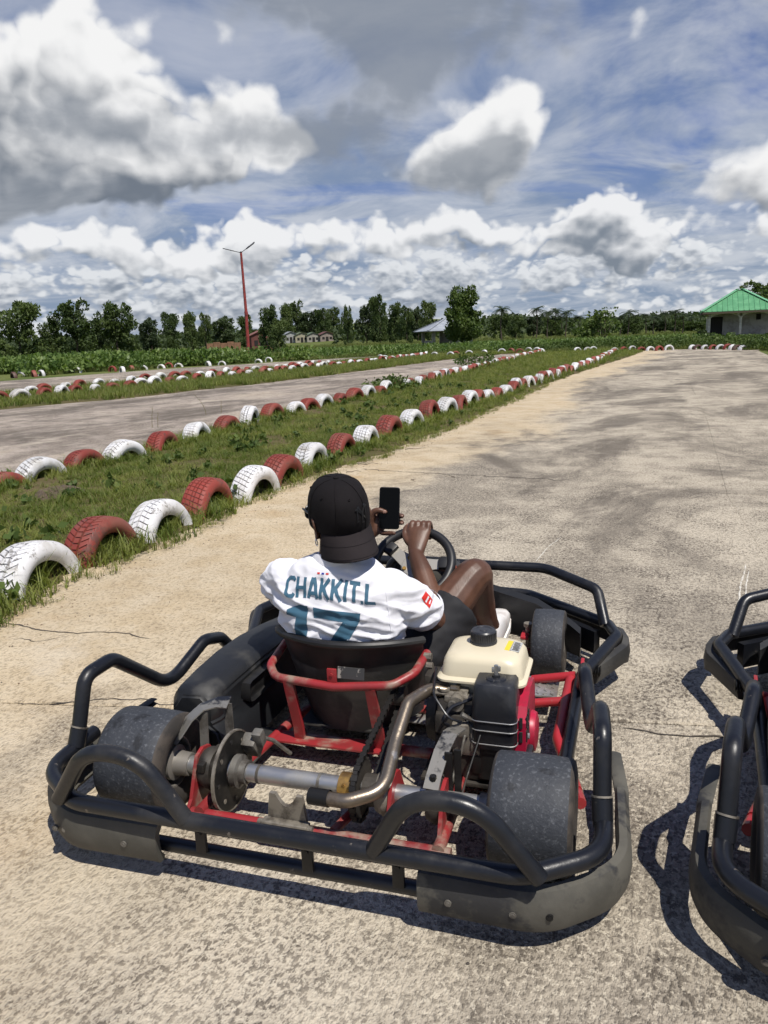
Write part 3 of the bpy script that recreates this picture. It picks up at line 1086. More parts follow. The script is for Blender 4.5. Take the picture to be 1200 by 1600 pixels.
M_BARK = mat('bark', (0.10, 0.075, 0.055), 0.9, col2=(0.05, 0.04, 0.03), mscale=6, bump=0.6, bscale=20)


def leaf_cards(cent, size, elong=1.5, outward=None, flat=0.0):
    """one diamond-shaped leaf clump face per centre"""
    n = len(cent)
    d = rng.normal(size=(n, 3))
    if outward is not None:
        d = d * 0.75 + outward
    if flat:
        d[:, 2] *= (1 - flat)
    d /= np.linalg.norm(d, axis=1)[:, None] + 1e-9
    nrm = rng.normal(size=(n, 3))
    if outward is not None:
        nrm = nrm + outward * 0.8
    s = np.cross(d, nrm)
    s /= np.linalg.norm(s, axis=1)[:, None] + 1e-9
    L = (size * elong)[:, None]
    W = size[:, None]
    v = np.empty((n, 4, 3), dtype=np.float32)
    v[:, 0] = cent - d * L * 0.5
    v[:, 1] = cent + s * W * 0.42 - d * L * 0.05
    v[:, 2] = cent + d * L * 0.5
    v[:, 3] = cent - s * W * 0.42 - d * L * 0.05
    return v.reshape(-1, 3), np.arange(4 * n).reshape(n, 4)


def crown_mesh(name, lobes, n, size, m, hollow=0.55):
    """leaf clumps through overlapping lobes (cx,cy,cz,rx,ry,rz)"""
    vol = np.array([l[3] * l[4] * l[5] for l in lobes]) ** 0.75
    cnt = (n * vol / vol.sum()).astype(int)
    C_, O_ = [], []
    for l, k in zip(lobes, cnt):
        d = rng.normal(size=(k, 3))
        d /= np.linalg.norm(d, axis=1)[:, None]
        # clumps: pull points to a few directions so light and dark clusters form
        hubs = rng.normal(size=(max(5, k // 60), 3))
        hubs /= np.linalg.norm(hubs, axis=1)[:, None]
        h = hubs[rng.integers(0, len(hubs), k)]
        mixw = rng.uniform(0.25, 0.75, size=(k, 1))
        d = d * (1 - mixw) + h * mixw
        d /= np.linalg.norm(d, axis=1)[:, None]
        r = hollow + (1.05 - hollow) * rng.random((k, 1)) ** 0.6
        bulge = 1 + 0.16 * np.sin(h[:, :1] * 9 + h[:, 1:2] * 7)
        C_.append(np.array(l[:3]) + d * r * bulge * np.array(l[3:6]))
        O_.append(d)
    cent = np.concatenate(C_)
    outw = np.concatenate(O_)
    sz = size * rng.uniform(0.6, 1.35, len(cent))
    v, f = leaf_cards(cent, sz, 1.4, outw)
    return np_mesh(name, v, f, m)


def trunk_mb(h, r, limbs, lean=0.0):
    mb = MB()
    pts = [(lean * (k / 6) ** 2 * h + 0.03 * h * math.sin(k * 1.7), 0.03 * h * math.cos(k * 2.1), h * k / 6) for k in range(7)]
    mb.tube(pts, [r * (1.25 - 0.75 * k / 6) for k in range(7)], 9)
    for (z0, ex, ey, ez) in limbs:
        p0 = Vector((0.02, 0, z0))
        p2 = Vector((ex, ey, ez))
        p1 = p0.lerp(p2, .5) + Vector((0, 0, .12 * h))
        mb.tube([p0, p1, p2], [r * .55, r * .38, r * .15], 7)
    return mb


def rand_lobes(H, W, n, seed, low=0.3):
    rr = random.Random(seed)
    out = [(0, 0, H * .58, W * .26, W * .26, H * .26)]
    for k in range(n):
        a = rr.uniform(0, 6.28)
        z = low + (.92 - low) * rr.random()
        rad = W * .46 * math.sqrt(max(.02, 1 - ((z - .48) / .5) ** 2)) * rr.uniform(.35, 1.1)
        s = rr.uniform(.09, .20)
        out.append((math.cos(a) * rad, math.sin(a) * rad, H * z, W * s, W * s, H * s * .75))
    return out


PROTO = {}


def tree_proto(key, H, W, nl, n, size, m, seed, low=0.3, tr=0.16):
    PROTO[key] = (trunk_mb(H * .72, tr, [(H * .28, W * .22, W * .1, H * .6), (H * .33, -W * .24, .05, H * .62), (H * .4, .1, -W * .2, H * .7)]), crown_mesh('crown', rand_lobes(H, W, nl, seed, low), n, size, m), H, W)


tree_proto('a', 9, 8, 22, 5600, .36, M_LEAF, 1, .16)
tree_proto('b', 9, 6.5, 20, 5200, .34, M_LEAF, 2, .12)
tree_proto('c', 8, 8.5, 20, 5000, .36, M_LEAF, 3, .12)
tree_proto('d', 10, 6, 18, 5000, .34, M_LEAF_D, 4, .14)
tree_proto('big', 9.3, 8.4, 26, 11000, .34, M_LEAF_L, 9, .2, .28)
TRUNKS = {}


def place_tree(key, x, y, H, W, label, group=None, name='tree', z=None):
    tb, cr, h0, w0 = PROTO[key]
    t = empty(name, (x, y, terrain_z(x, y) if z is None else z), random.uniform(0, 6.28))
    t.scale = (W / w0, W / w0, H / h0)
    if key not in TRUNKS:
        o = tb.build('trunk', M_BARK, t)
        TRUNKS[key] = o.data
    else:
        link_mesh('trunk', TRUNKS[key], t)
    link_mesh('crown', cr, t)
    return tag(t, label, 'tree', group)


def tree_px(key, px, ytop, wpx, Y, label, group, name='tree', ybase=None):
    """tree whose top shows at a picture height, standing Y metres away"""
    u0, v0 = (px - 600) / 1200.0, (800 - ytop) / 1200.0
    u = u0 * math.cos(ROLL) + v0 * math.sin(ROLL)
    v = -u0 * math.sin(ROLL) + v0 * math.cos(ROLL)
    dy = math.cos(PITCH) + v * math.sin(PITCH)
    dz = -math.sin(PITCH) + v * math.cos(PITCH)
    s = Y / dy
    x = u * s
    top = CAM_H + dz * s
    g = terrain_z(x, Y)
    return place_tree(key, x, Y, max(2.0, (top - g) * 1.03), wpx * s / 1200.0 * 1.0, label, group, name)


GL = 'trees along the left of the field'
tree_px('c', 22, 474, 80, 118, 'broad dark tree at the far left edge of the field', GL)
tree_px('a', 112, 469, 66, 122, 'rounded green tree second from the left behind the crop', GL)
tree_px('b', 75, 501, 38, 128, 'lower tree filling the gap between the two left trees', GL)
tree_px('a', 176, 472, 62, 125, 'tree with a pointed crown third from the left behind the crop', GL)
tree_px('d', 150, 503, 34, 132, 'small dark tree beside the third tree from the left', GL)
tree_px('b', 418, 477, 36, 118, 'round tree right of the red lamp post', GL)
tree_px('c', 432, 500, 34, 104, 'small bushy tree before the row of little houses', GL)
tree_px('big', 722, 448, 72, 98, 'large round leafy tree beside the grey roofed hut', None)
tree_px('a', 1192, 440, 90, 112, 'leafy tree showing behind the green roofed pavilion', None)
GW = 'trees of the far tree line'
FARLINE = [(232, 492, 34), (262, 490, 36), (296, 487, 30), (318, 489, 24), (350, 490, 40), (384, 494, 30), (448, 474, 30), (462, 470, 30), (484, 481, 34), (505, 484, 30), (520, 480, 26), (541, 477, 18), (570, 468, 32), (592, 464, 36), (616, 473, 32), (634, 478, 26), (652, 475, 26), (668, 472, 30), (782, 490, 36), (806, 492, 30), (834, 490, 30), (862, 496, 34), (938, 494, 32), (990, 496, 36), (1030, 498, 34), (1062, 500, 34), (1086, 502, 30)]
for k, (px, ty, w) in enumerate(FARLINE):
    tree_px('abcd'[(k * 7 + 3) % 4], px, ty, w, (285 + (k * 17) % 30) if 436 < px < 530 else 165 + (k * 37) % 50, f'{"bushy" if k % 2 else "slender"} tree, {ordinal(k + 1)} from the left in the far tree line', GW)

# palms over the tree line on the right


def palm_parts(H):
    tr = MB()
    tr.tube([(0.12 * math.sin(k * .8), 0.08 * math.cos(k), H * k / 6) for k in range(7)], [.14 - .008 * k for k in range(7)], 8)
    V, F = [], []
    for k in range(20):
        a = 6.283 * k / 20 + random.uniform(-.12, .12)
        el = random.uniform(-.25, 1.15)
        L = random.uniform(1.9, 2.5)
        d = Vector((math.cos(a) * math.cos(el), math.sin(a) * math.cos(el), math.sin(el)))
        s = Vector((-math.sin(a), math.cos(a), 0))
        p = Vector((0.12 * math.sin(4.8), 0.08 * math.cos(6), H))
        for q in range(9):
            p0 = p.copy()
            d = (d + Vector((0, 0, -.17))).normalized()
            p = p + d * (L / 9)
            wl = .62 * (1 - abs(q / 8 - .45) * 1.1)
            for sg in (-1, 1):
                for h in (0, .5):
                    c0 = p0.lerp(p, h)
                    tip = c0 + s * sg * wl + d * .32 - Vector((0, 0, .22))
                    b = len(V)
                    V += [tuple(c0), tuple(c0 + d * .09), tuple(tip), tuple(tip - d * .02)]
                    F.append((b, b + 1, b + 2, b + 3))
    return tr, np_mesh('crown', V, F, M_PALM)


PALMS = [palm_parts(7.0), palm_parts(7.6), palm_parts(6.4)]
PTR = {}
for k, (px, ty) in enumerate([(783, 474), (839, 476), (856, 480), (868, 478), (885, 482), (905, 489), (926, 490), (946, 483), (983, 481), (996, 490), (1010, 488), (1022, 490), (1040, 484), (1056, 481), (1068, 487), (1080, 492), (970, 492), (878, 490)]):
    Y = 150 + (k * 29) % 45
    u0, v0 = (px - 600) / 1200.0, (800 - ty) / 1200.0
    u = u0 * math.cos(ROLL) + v0 * math.sin(ROLL)
    v = -u0 * math.sin(ROLL) + v0 * math.cos(ROLL)
    s = Y / (math.cos(PITCH) + v * math.sin(PITCH))
    x = u * s
    top = CAM_H + (-math.sin(PITCH) + v * math.cos(PITCH)) * s
    g = terrain_z(x, Y)
    vi = k % 3
    t = empty('palm_tree', (x, Y, g), random.uniform(0, 6))
    sc = (top - g) / ((7.0, 7.6, 6.4)[vi] + 1.2)
    t.scale = (1.0, 1.0, sc)
    if vi not in PTR:
        PTR[vi] = PALMS[vi][0].build('trunk', M_BARK, t).data
    else:
        link_mesh('trunk', PTR[vi], t)
    link_mesh('crown', PALMS[vi][1], t)
    tag(t, f'dark palm, {ordinal(k + 1) if k < 16 else ("small one low " + ("left" if k == 17 else "midway"))} among the palms left of the pavilion', 'palm tree', 'palms left of the pavilion')

# wood behind everything, one mass
cent = []
for k in range(30000):
    a = random.uniform(-.62, .62)
    d = random.uniform(215, 330)
    if -.14 < a < -.055:
        d = random.uniform(300, 360)
    x, y = d * math.sin(a), d * math.cos(a)
    hmax = 4.2 + 3.2 * mnoise.noise(Vector((x * .035, y * .012, 3))) + 1.8 * mnoise.noise(Vector((x * .12, y * .05, 9)))
    if 505 < 600 + 1200 * math.tan(a) < 760:
        hmax *= .8
    cent.append((x, y, terrain_z(x, y) + max(.5, hmax) * random.random() ** .6))
v, f = leaf_cards(np.array(cent), rng.uniform(.7, 1.5, len(cent)), 1.3)
o = link_mesh('woodland', np_mesh('woodland', v, f, M_LEAF_D))
tag(o, 'dark far-off woodland along the horizon', 'woodland', kind='stuff')


# ---- scattered small plants -------------------------------------------------
def scatter(name, pts, rots, scl, vid, protos, label, cat, m=None):
    me = bpy.data.meshes.new(name)
    me.vertices.add(len(pts))
    me.vertices.foreach_set('co', np.asarray(pts, np.float32).ravel())
    for nm, ty, arr, fld in (('rot', 'FLOAT_VECTOR', rots, 'vector'), ('scl', 'FLOAT', scl, 'value'), ('vid', 'INT', vid, 'value')):
        at = me.attributes.new(nm, ty, 'POINT')
        at.data.foreach_set(fld, np.asarray(arr).ravel())
    o = link_mesh(name, me)
    col = bpy.data.collections.new(name + '_kinds')
    for p in protos:
        col.objects.link(p)
    ng = bpy.data.node_groups.new(name, 'GeometryNodeTree')
    ng.interface.new_socket('Geometry', in_out='INPUT', socket_type='NodeSocketGeometry')
    ng.interface.new_socket('Geometry', in_out='OUTPUT', socket_type='NodeSocketGeometry')
    N, L = ng.nodes, ng.links
    gi, go = N.new('NodeGroupInput'), N.new('NodeGroupOutput')
    ci = N.new('GeometryNodeCollectionInfo')
    ci.inputs['Collection'].default_value = col
    ci.inputs['Separate Children'].default_value = True
    ci.inputs['Reset Children'].default_value = True
    ip = N.new('GeometryNodeInstanceOnPoints')
    ip.inputs['Pick Instance'].default_value = True
    def attr(nm, ty):
        a = N.new('GeometryNodeInputNamedAttribute')
        a.data_type = ty
        a.inputs['Name'].default_value = nm
        return a.outputs[0]
    er = N.new('FunctionNodeEulerToRotation')
    L.new(attr('rot', 'FLOAT_VECTOR'), er.inputs[0])
    L.new(gi.outputs[0], ip.inputs['Points'])
    L.new(ci.outputs[0], ip.inputs['Instance'])
    L.new(attr('vid', 'INT'), ip.inputs['Instance Index'])
    L.new(er.outputs[0], ip.inputs['Rotation'])
    L.new(attr('scl', 'FLOAT'), ip.inputs['Scale'])
    L.new(ip.outputs[0], go.inputs[0])
    md = o.modifiers.new('scatter', 'NODES')
    md.node_group = ng
    tag(o, label, cat, kind='stuff')
    return o


def blade_tuft(name, n, h, w, spread, m, bend=0.6, dry=None):
    V, F, MI = [], [], []
    for k in range(n):
        a = random.uniform(0, 6.28)
        r = spread * math.sqrt(random.random())
        base = Vector((r * math.cos(a), r * math.sin(a), -0.01))
        b = random.uniform(0, 6.28)
        out = Vector((math.cos(b), math.sin(b), 0))
        side = Vector((-out.y, out.x, 0))
        hh = h * random.uniform(.45, 1.15)
        ww = w * random.uniform(.7, 1.3)
        bd = bend * random.uniform(.3, 1.4)
        i0 = len(V)
        for q in range(4):
            t = q / 3
            p = base + out * (hh * bd * t * t) + Vector((0, 0, hh * (t - .28 * bd * t * t)))
            hw = ww * (1 - t ** 1.6) * .5 + .0004
            V += [tuple(p - side * hw), tuple(p + side * hw)]
        for q in range(3):
            F.append((i0 + 2 * q, i0 + 2 * q + 1, i0 + 2 * q + 3, i0 + 2 * q + 2))
            MI.append(1 if dry and random.random() < 0.001 else 0)
        if dry and random.random() < dry:
            MI[-3:] = [1, 1, 1]
    me = np_mesh(name, V, F, [m, M_GRASS_DRY], True, MI)
    return bpy.data.objects.new(name, me)


def broad_tuft(name, n, h, size, m):
    """small broad-leaved weed"""
    c = np.array([(random.gauss(0, .3) * h, random.gauss(0, .3) * h, h * random.uniform(.15, 1)) for _ in range(n)])
    v, f = leaf_cards(c, rng.uniform(.6, 1.3, n) * size, 1.5, np.tile(np.array([[0, 0, .5]]), (n, 1)))
    return bpy.data.objects.new(name, np_mesh(name, v, f, m))


T_NEAR = [blade_tuft('grass_tuft', 20, .10, .006, .06, M_GRASS, .8, .06) for _ in range(3)] + [blade_tuft('grass_tuft', 16, .17, .008, .05, M_GRASS, .75, .08) for _ in range(2)] + [blade_tuft('grass_tuft', 16, .08, .005, .07, M_GRASS, 1.2, .6)]


def inside_median():
    P, Rr, S, I = [], [], [], []
    def put(x, y, s, i):
        z = 0.02 + 0.022 * mnoise.noise(Vector((x * 2.6, y * 2.6, 5)))
        P.append((x, y, z)); Rr.append((random.uniform(-.15, .15), random.uniform(-.15, .15), random.uniform(0, 6.28))); S.append(s); I.append(i)
    y = 2.6
    while y < 54:
        dens = 520 if y < 7 else (420 if y < 11 else (230 if y < 18 else (90 if y < 30 else 45)))
        sc = 1.0 if y < 11 else (1.15 if y < 18 else (1.5 if y < 30 else 2.0))
        a, b = med_l(y), med_r(y)
        step = .25 if y < 20 else .6
        for _ in range(int(dens * step * (b - a))):
            yy = y + random.random() * step
            x = random.uniform(a, b)
            edge = min(x - a, b - x)
            bare = mnoise.noise(Vector((x * 1.1, yy * 1.1, 11)))
            if bare > .22 and random.random() < .8:
                continue
            if edge < .22 + .14 * mnoise.noise(Vector((x * 2.2, yy * 2.2, 4))) and random.random() < .75:
                continue
            near_row = min(abs(x - rowx(ROW1, yy)), abs(x - rowx(ROW2, yy)))
            k = random.randrange(3) if random.random() < .68 else (5 if random.random() < .75 else 4)
            s = sc * random.uniform(.45, .95) * (1 + .35 * mnoise.noise(Vector((x * 1.7, yy * 1.7, 21))))
            if near_row < .28:
                k = random.choice((0, 3, 4))
                s = sc * random.uniform(.6, 1.15)
            put(x, yy, s, k)
        y += step
    # tufts creeping onto the concrete
    for _ in range(420):
        yy = random.uniform(3.2, 20)
        x = rowx(EDGE1, yy) + abs(random.gauss(0, .06)) - .06
        put(x, yy, random.uniform(.3, .8), random.choice((0, 2, 5, 5)))
    return P, Rr, S, I


P, S = [], []
for _ in range(520):
    y = 3 + 18 * random.random() ** 1.5
    x = random.uniform(med_l(y) + .15, med_r(y) - .15)
    if mnoise.noise(Vector((x * .9, y * .9, 31))) < .02: continue
    P.append((x, y, .03)); S.append(random.uniform(.05, .13))
scatter('median_weeds', P, [(0, 0, random.uniform(0, 6.28)) for _ in P], S, [random.randrange(3) for _ in P], [broad_tuft('weed', 16, 1.0, .5, M_LEAF_L) for _ in range(3)], 'small broad leaved weeds among the median grass', 'weeds')
scatter('median_grass', *inside_median(), T_NEAR, 'green grass blades growing over the median between the tyres', 'grass')

T_MID = [blade_tuft('grass_tuft', 26, .30, .022, .22, M_GRASS_T, .6, .08) for _ in range(4)]
P, Rr, S, I = [], [], [], []
y = 16
while y < 60:
    a, b = rowx(ROW3, y - 1.5) - 2.6, rowx(TR2, y) + .1
    for _ in range(int(26 * .5 * max(.5, b - a))):
        P.append((random.uniform(a, b), y + random.random() * .5, 0)); S.append(random.uniform(.5, 1.15))
    y += .5
scatter('strip_grass', P, [(0, 0, random.uniform(0, 6.28)) for _ in P], S, [random.randrange(4) for _ in P], [blade_tuft('grass_tuft', 26, .26, .016, .18, M_GRASS, .7, .06) for _ in range(4)], 'grass growing round the double row of tyres', 'grass')

F4 = sorted(ground_at(px, py) for px, py, c in FAR4[:18])
F4X, F4Y = [p_[0] for p_ in F4], [p_[1] for p_ in F4]
EAZ = [ground_at(px, py)[0] / ground_at(px, py)[1] for px, py, c in END]
EYY = [ground_at(px, py)[1] for px, py, c in END]


def hides_end_row(x, y, m=.5):
    a = x / y
    return EAZ[0] - .01 < a < EAZ[-1] + .006 and y < np.interp(a, EAZ, EYY) + m


# field grass beyond the tracks
def on_track(x, y, m=.4):
    if rowx(EDGE1, min(y, 50)) - m < x < rowx(RIGHT, min(y, 48)) + m and y < 53.0 - max(0, x - 16.2) * 2.68 + m:
        return True
    if y < 57 and rowx(TR2, y) - m < x < rowx(ROW1, min(y, 48)) + .4:
        return True
    if y < 66 and rowx(ROW4, y) < x < rowx(TR2, min(y, 58)) + .5:
        return True
    return False


P, S = [], []
for _ in range(52000):
    a = random.uniform(-.56, .56)
    d = 36 + 160 * random.random() ** 1.4
    x, y = d * math.sin(a), d * math.cos(a)
    if hides_end_row(x, y) or on_track(x, y, .9) or (x < -4 and y < np.interp(x, F4X, F4Y) + .8):
        continue
    P.append((x, y, terrain_z(x, y))); S.append(random.uniform(.6, 1.35) * (1 + max(0, d - 60) / 150))
scatter('field_grass', P, [(0, 0, random.uniform(0, 6.28)) for _ in P], S, [random.randrange(4) for _ in P], T_MID, 'tall meadow grass across the field', 'grass')

# leafy crop on the left, and rank growth by the right edge of the track
T_CROP = [broad_tuft('crop_plant', 46, 1.0, .19, M_CROP) for _ in range(4)]
P, S = [], []
for _ in range(2700):
    y = random.uniform(42, 62)
    x = random.uniform(-42, -1 + (y - 39) * .12)
    if x > rowx(ROW4, min(y, 66)) - .5 or y < np.interp(x, F4X, F4Y) + 1.0:
        continue
    if mnoise.noise(Vector((x * .12, y * .12, 2))) > .38: continue
    P.append((x, y, -.03)); S.append(random.uniform(.7, 1.25) * (1 + .25 * mnoise.noise(Vector((x * .3, y * .3, 7)))))
for _ in range(700):
    y = random.uniform(66, 82)
    x = random.uniform(-8, 30)
    P.append((x, y, -.03)); S.append(random.uniform(.5, .9))
scatter('leafy_crop', P, [(0, 0, random.uniform(0, 6.28)) for _ in P], S, [random.randrange(4) for _ in P], T_CROP, 'broad leaved crop growing in a band behind the far tyres', 'crop')
P, S = [], []
for _ in range(4200):
    y = random.uniform(22, 62)
    x = random.uniform(12, 36)
    if hides_end_row(x, y, .7) or on_track(x, y, .7) or x < 17 and y < 58:
        continue
    P.append((x, y, -.03)); S.append(random.uniform(.3, .75))
scatter('rank_weeds', P, [(0, 0, random.uniform(0, 6.28)) for _ in P], S, [random.randrange(4) for _ in P], [broad_tuft('weed', 60, 1.0, .16, M_LEAF_L) for _ in range(4)], 'rank leafy weeds along the right edge of the track', 'weeds')


# shrubs that stand out one by one
def shrub(px, py, h, w, key, label, m=M_LEAF_L, n=500):
    x, y = ground_at(px, py)
    t = empty('shrub', (x, y, -.03), random.uniform(0, 6))
    lob = [(random.gauss(0, .2) * w, random.gauss(0, .2) * w, h * random.uniform(.3, .75), w * .3, w * .3, h * .28) for _ in range(6)]
    link_mesh('foliage', crown_mesh('foliage', lob, n, key, m, .3), t)
    st = MB()
    for k in range(4):
        a = k * 1.6
        st.tube([(0, 0, 0), (.12 * w * math.cos(a), .12 * w * math.sin(a), h * .35), (.28 * w * math.cos(a), .28 * w * math.sin(a), h * .75)], [.02 * h + .004, .014 * h + .003, .004], 6)
    st.build('stem', M_BARK, t)
    tag(t, label, 'shrub')


shrub(612, 612, .5, 1.3, .075, 'leafy weed clump growing between tyres of the middle row')
shrub(738, 576, .75, 1.6, .09, 'taller weed clump over the middle tyre row')
shrub(232, 540, 2.6, 4.2, .3, 'dark round bush behind the crop at left', M_LEAF)
shrub(275, 541, 2.8, 3.0, .3, 'dark bush behind the crop right of the first bush', M_LEAF_D)
shrub(322, 541, 3.0, 3.2, .3, 'dark bush just left of the lamp post', M_LEAF_D)
shrub(942, 536, 4.0, 5.0, .3, 'light green bush in the field left of the pavilion', M_LEAF_L, 900)
shrub(1099, 536, 1.3, 1.4, .2, 'dark bush at the corner of the pavilion', M_LEAF_D)

# ---- loose bits: soil heap, twigs, plant stalks ------------------------------
M_SOIL = mat('dug_soil', (0.085, 0.062, 0.043), 0.95, col2=(0.13, 0.095, 0.065), mscale=30, bump=1.0, bscale=80)


def soil_heap(px, py, rx, ry, h, label):
    x, y = ground_at(px, py)
    n, m_ = 30, 12
    vs, fs = [], []
    for i in range(m_ + 1):
        r = i / m_
        for k in range(n):
            a = 6.283 * k / n
            q = Vector((x + rx * r * math.cos(a), y + ry * r * math.sin(a), 0))
            rr = 1 + .25 * mnoise.noise(Vector((math.cos(a) * 1.5, math.sin(a) * 1.5, px)))
            q = Vector((x + rx * rr * r * math.cos(a), y + ry * rr * r * math.sin(a), 0))
            z = h * (1 - r * r) + .03 * mnoise.noise(q * 14) + .018 * mnoise.noise(q * 38)
            vs.append((q.x, q.y, z * (1 if r < .98 else 0) - .02 * (r > .98)))
    for i in range(m_):
        for k in range(n):
            fs.append((i * n + k, i * n + (k + 1) % n, (i + 1) * n + (k + 1) % n, (i + 1) * n + k))
    me = bpy.data.meshes.new('soil_heap')
    me.from_pydata(vs, [], fs)
    me.materials.append(M_SOIL)
    tag(link_mesh('soil_heap', me), label, 'soil heap')


soil_heap(92, 778, .30, .34, .10, 'heap of dark dug soil on the median grass by the nearest tyres')
soil_heap(203, 716, .14, .22, .12, 'small clod of soil lodged against a white tyre of the middle row')
M_TWIG = mat('twig', (0.10, 0.075, 0.05), 0.9)
for k, (px, py, L, a, lab) in enumerate([(650, 702, .28, .4, 'thin twig lying on the sandy concrete near the tyre row'), (705, 746, .13, 2.2, 'short bent twig on the track right of the phone'), (646, 751, .07, .9, 'stub of twig on the track above the phone'), (575, 726, .22, .1, 'twig at the grass edge behind the cap'), (552, 738, .16, .3, 'dry stalk on the sand just behind the driver'), (655, 682, .3, .15, 'longest twig along the grass edge')]):
    x, y = ground_at(px, py)
    mb = MB()
    d = Vector((math.cos(a), math.sin(a), 0))
    s = Vector((-d.y, d.x, 0))
    mb.tube([Vector((x, y, .006)) + d * (L * (t - .5)) + s * (.03 * math.sin(t * 7 + k) * L * 3) + Vector((0, 0, .004 * (1 + math.sin(t * 11)))) for t in [q / 8 for q in range(9)]], [.004 - .0003 * q for q in range(9)], 6)
    tag(mb.build('twig', M_TWIG), lab, 'twig', 'twigs on the track')
for k, (px, py, h, ln, lab) in enumerate([(238, 668, .36, .05, 'tall dry stalk standing by the middle tyre row'), (247, 668, .27, .03, 'shorter dry stalk beside the tall stalk'), (322, 648, .42, -.22, 'leaning dry stalk behind the middle tyre row'), (346, 645, .26, .02, 'thin upright stalk behind the middle tyre row')]):
    x, y = ground_at(px, py)
    mb = MB()
    mb.tube([(x + ln * t * t, y, h * t) for t in [q / 6 for q in range(7)]], [.005 - .0006 * q for q in range(7)], 5)
    for q in range(4):
        t = .4 + .15 * q
        mb.tube([(x + ln * t * t, y, h * t), (x + ln * t * t + .02 * (-1) ** q, y, h * t + .03)], [.004, .001], 4)
    tag(mb.build('dry_stalk', M_GRASS_DRY), lab, 'stalk', 'dry stalks by the tyres')

# loose stones and dry bits on the concrete near the karts
def pebble(n):
    V, F = [], []
    bm = bmesh.new()
    bmesh.ops.create_icosphere(bm, subdivisions=1, radius=1.0)
    for v in bm.verts:
        v.co = Vector((v.co.x, v.co.y * random.uniform(.6, 1), v.co.z * .5)) * random.uniform(.7, 1.2)
    me = bpy.data.meshes.new('pebble')
    bm.to_mesh(me); bm.free()
    me.materials.append(M_PEB[n])
    return bpy.data.objects.new('pebble', me)


M_PEB = [mat('pale_pebble', (0.42, 0.38, 0.31), .9), mat('dark_pebble', (0.07, 0.06, 0.05), .9), mat('brown_chip', (0.16, 0.11, 0.07), .9)]
P, S, I = [], [], []
for _ in range(420):
    y = random.uniform(1.2, 12)
    e = rowx(EDGE1, y)
    x = e + random.random() ** 1.6 * 6.0
    P.append((x, y, .003)); S.append(random.uniform(.0025, .007)); I.append(random.choice((0, 1, 1, 2)))
for _ in range(500):
    y = random.uniform(3, 16)
    x = rowx(EDGE1, y) + abs(random.gauss(0, .18))
    P.append((x, y, .003)); S.append(random.uniform(.002, .007)); I.append(random.choice((1, 2, 2)))
scatter('loose_grit', P, [(0, 0, random.uniform(0, 6.28)) for _ in P], S, I, [pebble(k) for k in range(3)], 'loose grit and crumbs of soil on the concrete', 'grit')
# ------------------------------------------------------------------ lamp post, pavilion, hut, far houses
M_REDPOST = mat('red_post_paint', (0.30, 0.045, 0.038), 0.5, col2=(0.20, 0.035, 0.03), mscale=3)
M_LAMP = mat('lamp_housing', (0.03, 0.03, 0.032), 0.5)
M_LED = mat('lamp_lens', (0.35, 0.34, 0.33), 0.25)


def at_depth(px, py, Y):
    u0, v0 = (px - 600) / 1200.0, (800 - py) / 1200.0
    u = u0 * math.cos(ROLL) + v0 * math.sin(ROLL)
    v = -u0 * math.sin(ROLL) + v0 * math.cos(ROLL)
    s = Y / (math.cos(PITCH) + v * math.sin(PITCH))
    return Vector((u * s, Y, CAM_H + (-math.sin(PITCH) + v * math.cos(PITCH)) * s))


def lamp_post():
    Y = 72.0
    b = at_depth(388, 548, Y)
    top = at_depth(376.5, 395, Y)
    t = empty('lamp_post', (b.x, Y, -.05))
    L = lambda p: p - Vector((b.x, Y, -.05))
    mb = MB()
    base = Vector((0, 0, 0))
    tp = L(top)
    mid = base.lerp(tp, .45) + Vector((.06, 0, 0))
    pts = [base, base.lerp(mid, .5), mid, mid.lerp(tp, .5), tp]
    mb.tube(pts, [.15, .145, .135, .115, .10], 10)
    mb.tube([mid - Vector((0, 0, .25)), mid + Vector((0, 0, .1))], .165, 10)
    mb.build('pole', M_REDPOST, t)
    cp = MB()
    cp.tube([tp - Vector((0, 0, .05)), tp + Vector((0, 0, .1))], .1, 10)
    cp.build('cap', M_LAMP, t)
    for tip, thick in ((L(at_depth(350, 388.5, Y + .3)), .035), (L(at_depth(396.5, 379.5, Y - .4)), .1)):
        d = (tip - tp)
        arm = MB()
        arm.tube([tp, tp + d * .5], .028, 8)
        arm.build('arm', M_LAMP, t)
        hd = MB()
        dn = d.normalized()
        s = dn.cross(Vector((0, 0, 1))).normalized()
        if thick > .05:
            s = (s * .55 + Vector((0, 0, -.5)) + Vector((0, -.35, 0))).normalized()
            s = (s - dn * s.dot(dn)).normalized()
        n = s.cross(dn)
        rings = []
        for q, w in ((.40, .06), (.48, .18), (.6, .22), (.97, .22), (1.04, .15)):
            c = tp + d * q
            rings.append([c + s * w + n * .03, c - s * w + n * .03, c - s * w - n * .035, c + s * w - n * .035])
        hd.sections(rings)
        head = hd.build('lamp_head', M_LAMP, t, smooth=0)
        if thick > .05:
            ln = MB()
            for sg in (n, -n):
                rr = [[tp + d * q + s * w + sg * o_ for w, o_ in ((.09, .044), (-.09, .044), (-.09, .02), (.09, .02))] for q in (.68, .9)]
                ln.sections(rr)
            ln.build('lens', M_LED, head, smooth=0)
    tag(t, 'tall red lamp post with two arms in the crop field', 'lamp post')


lamp_post()

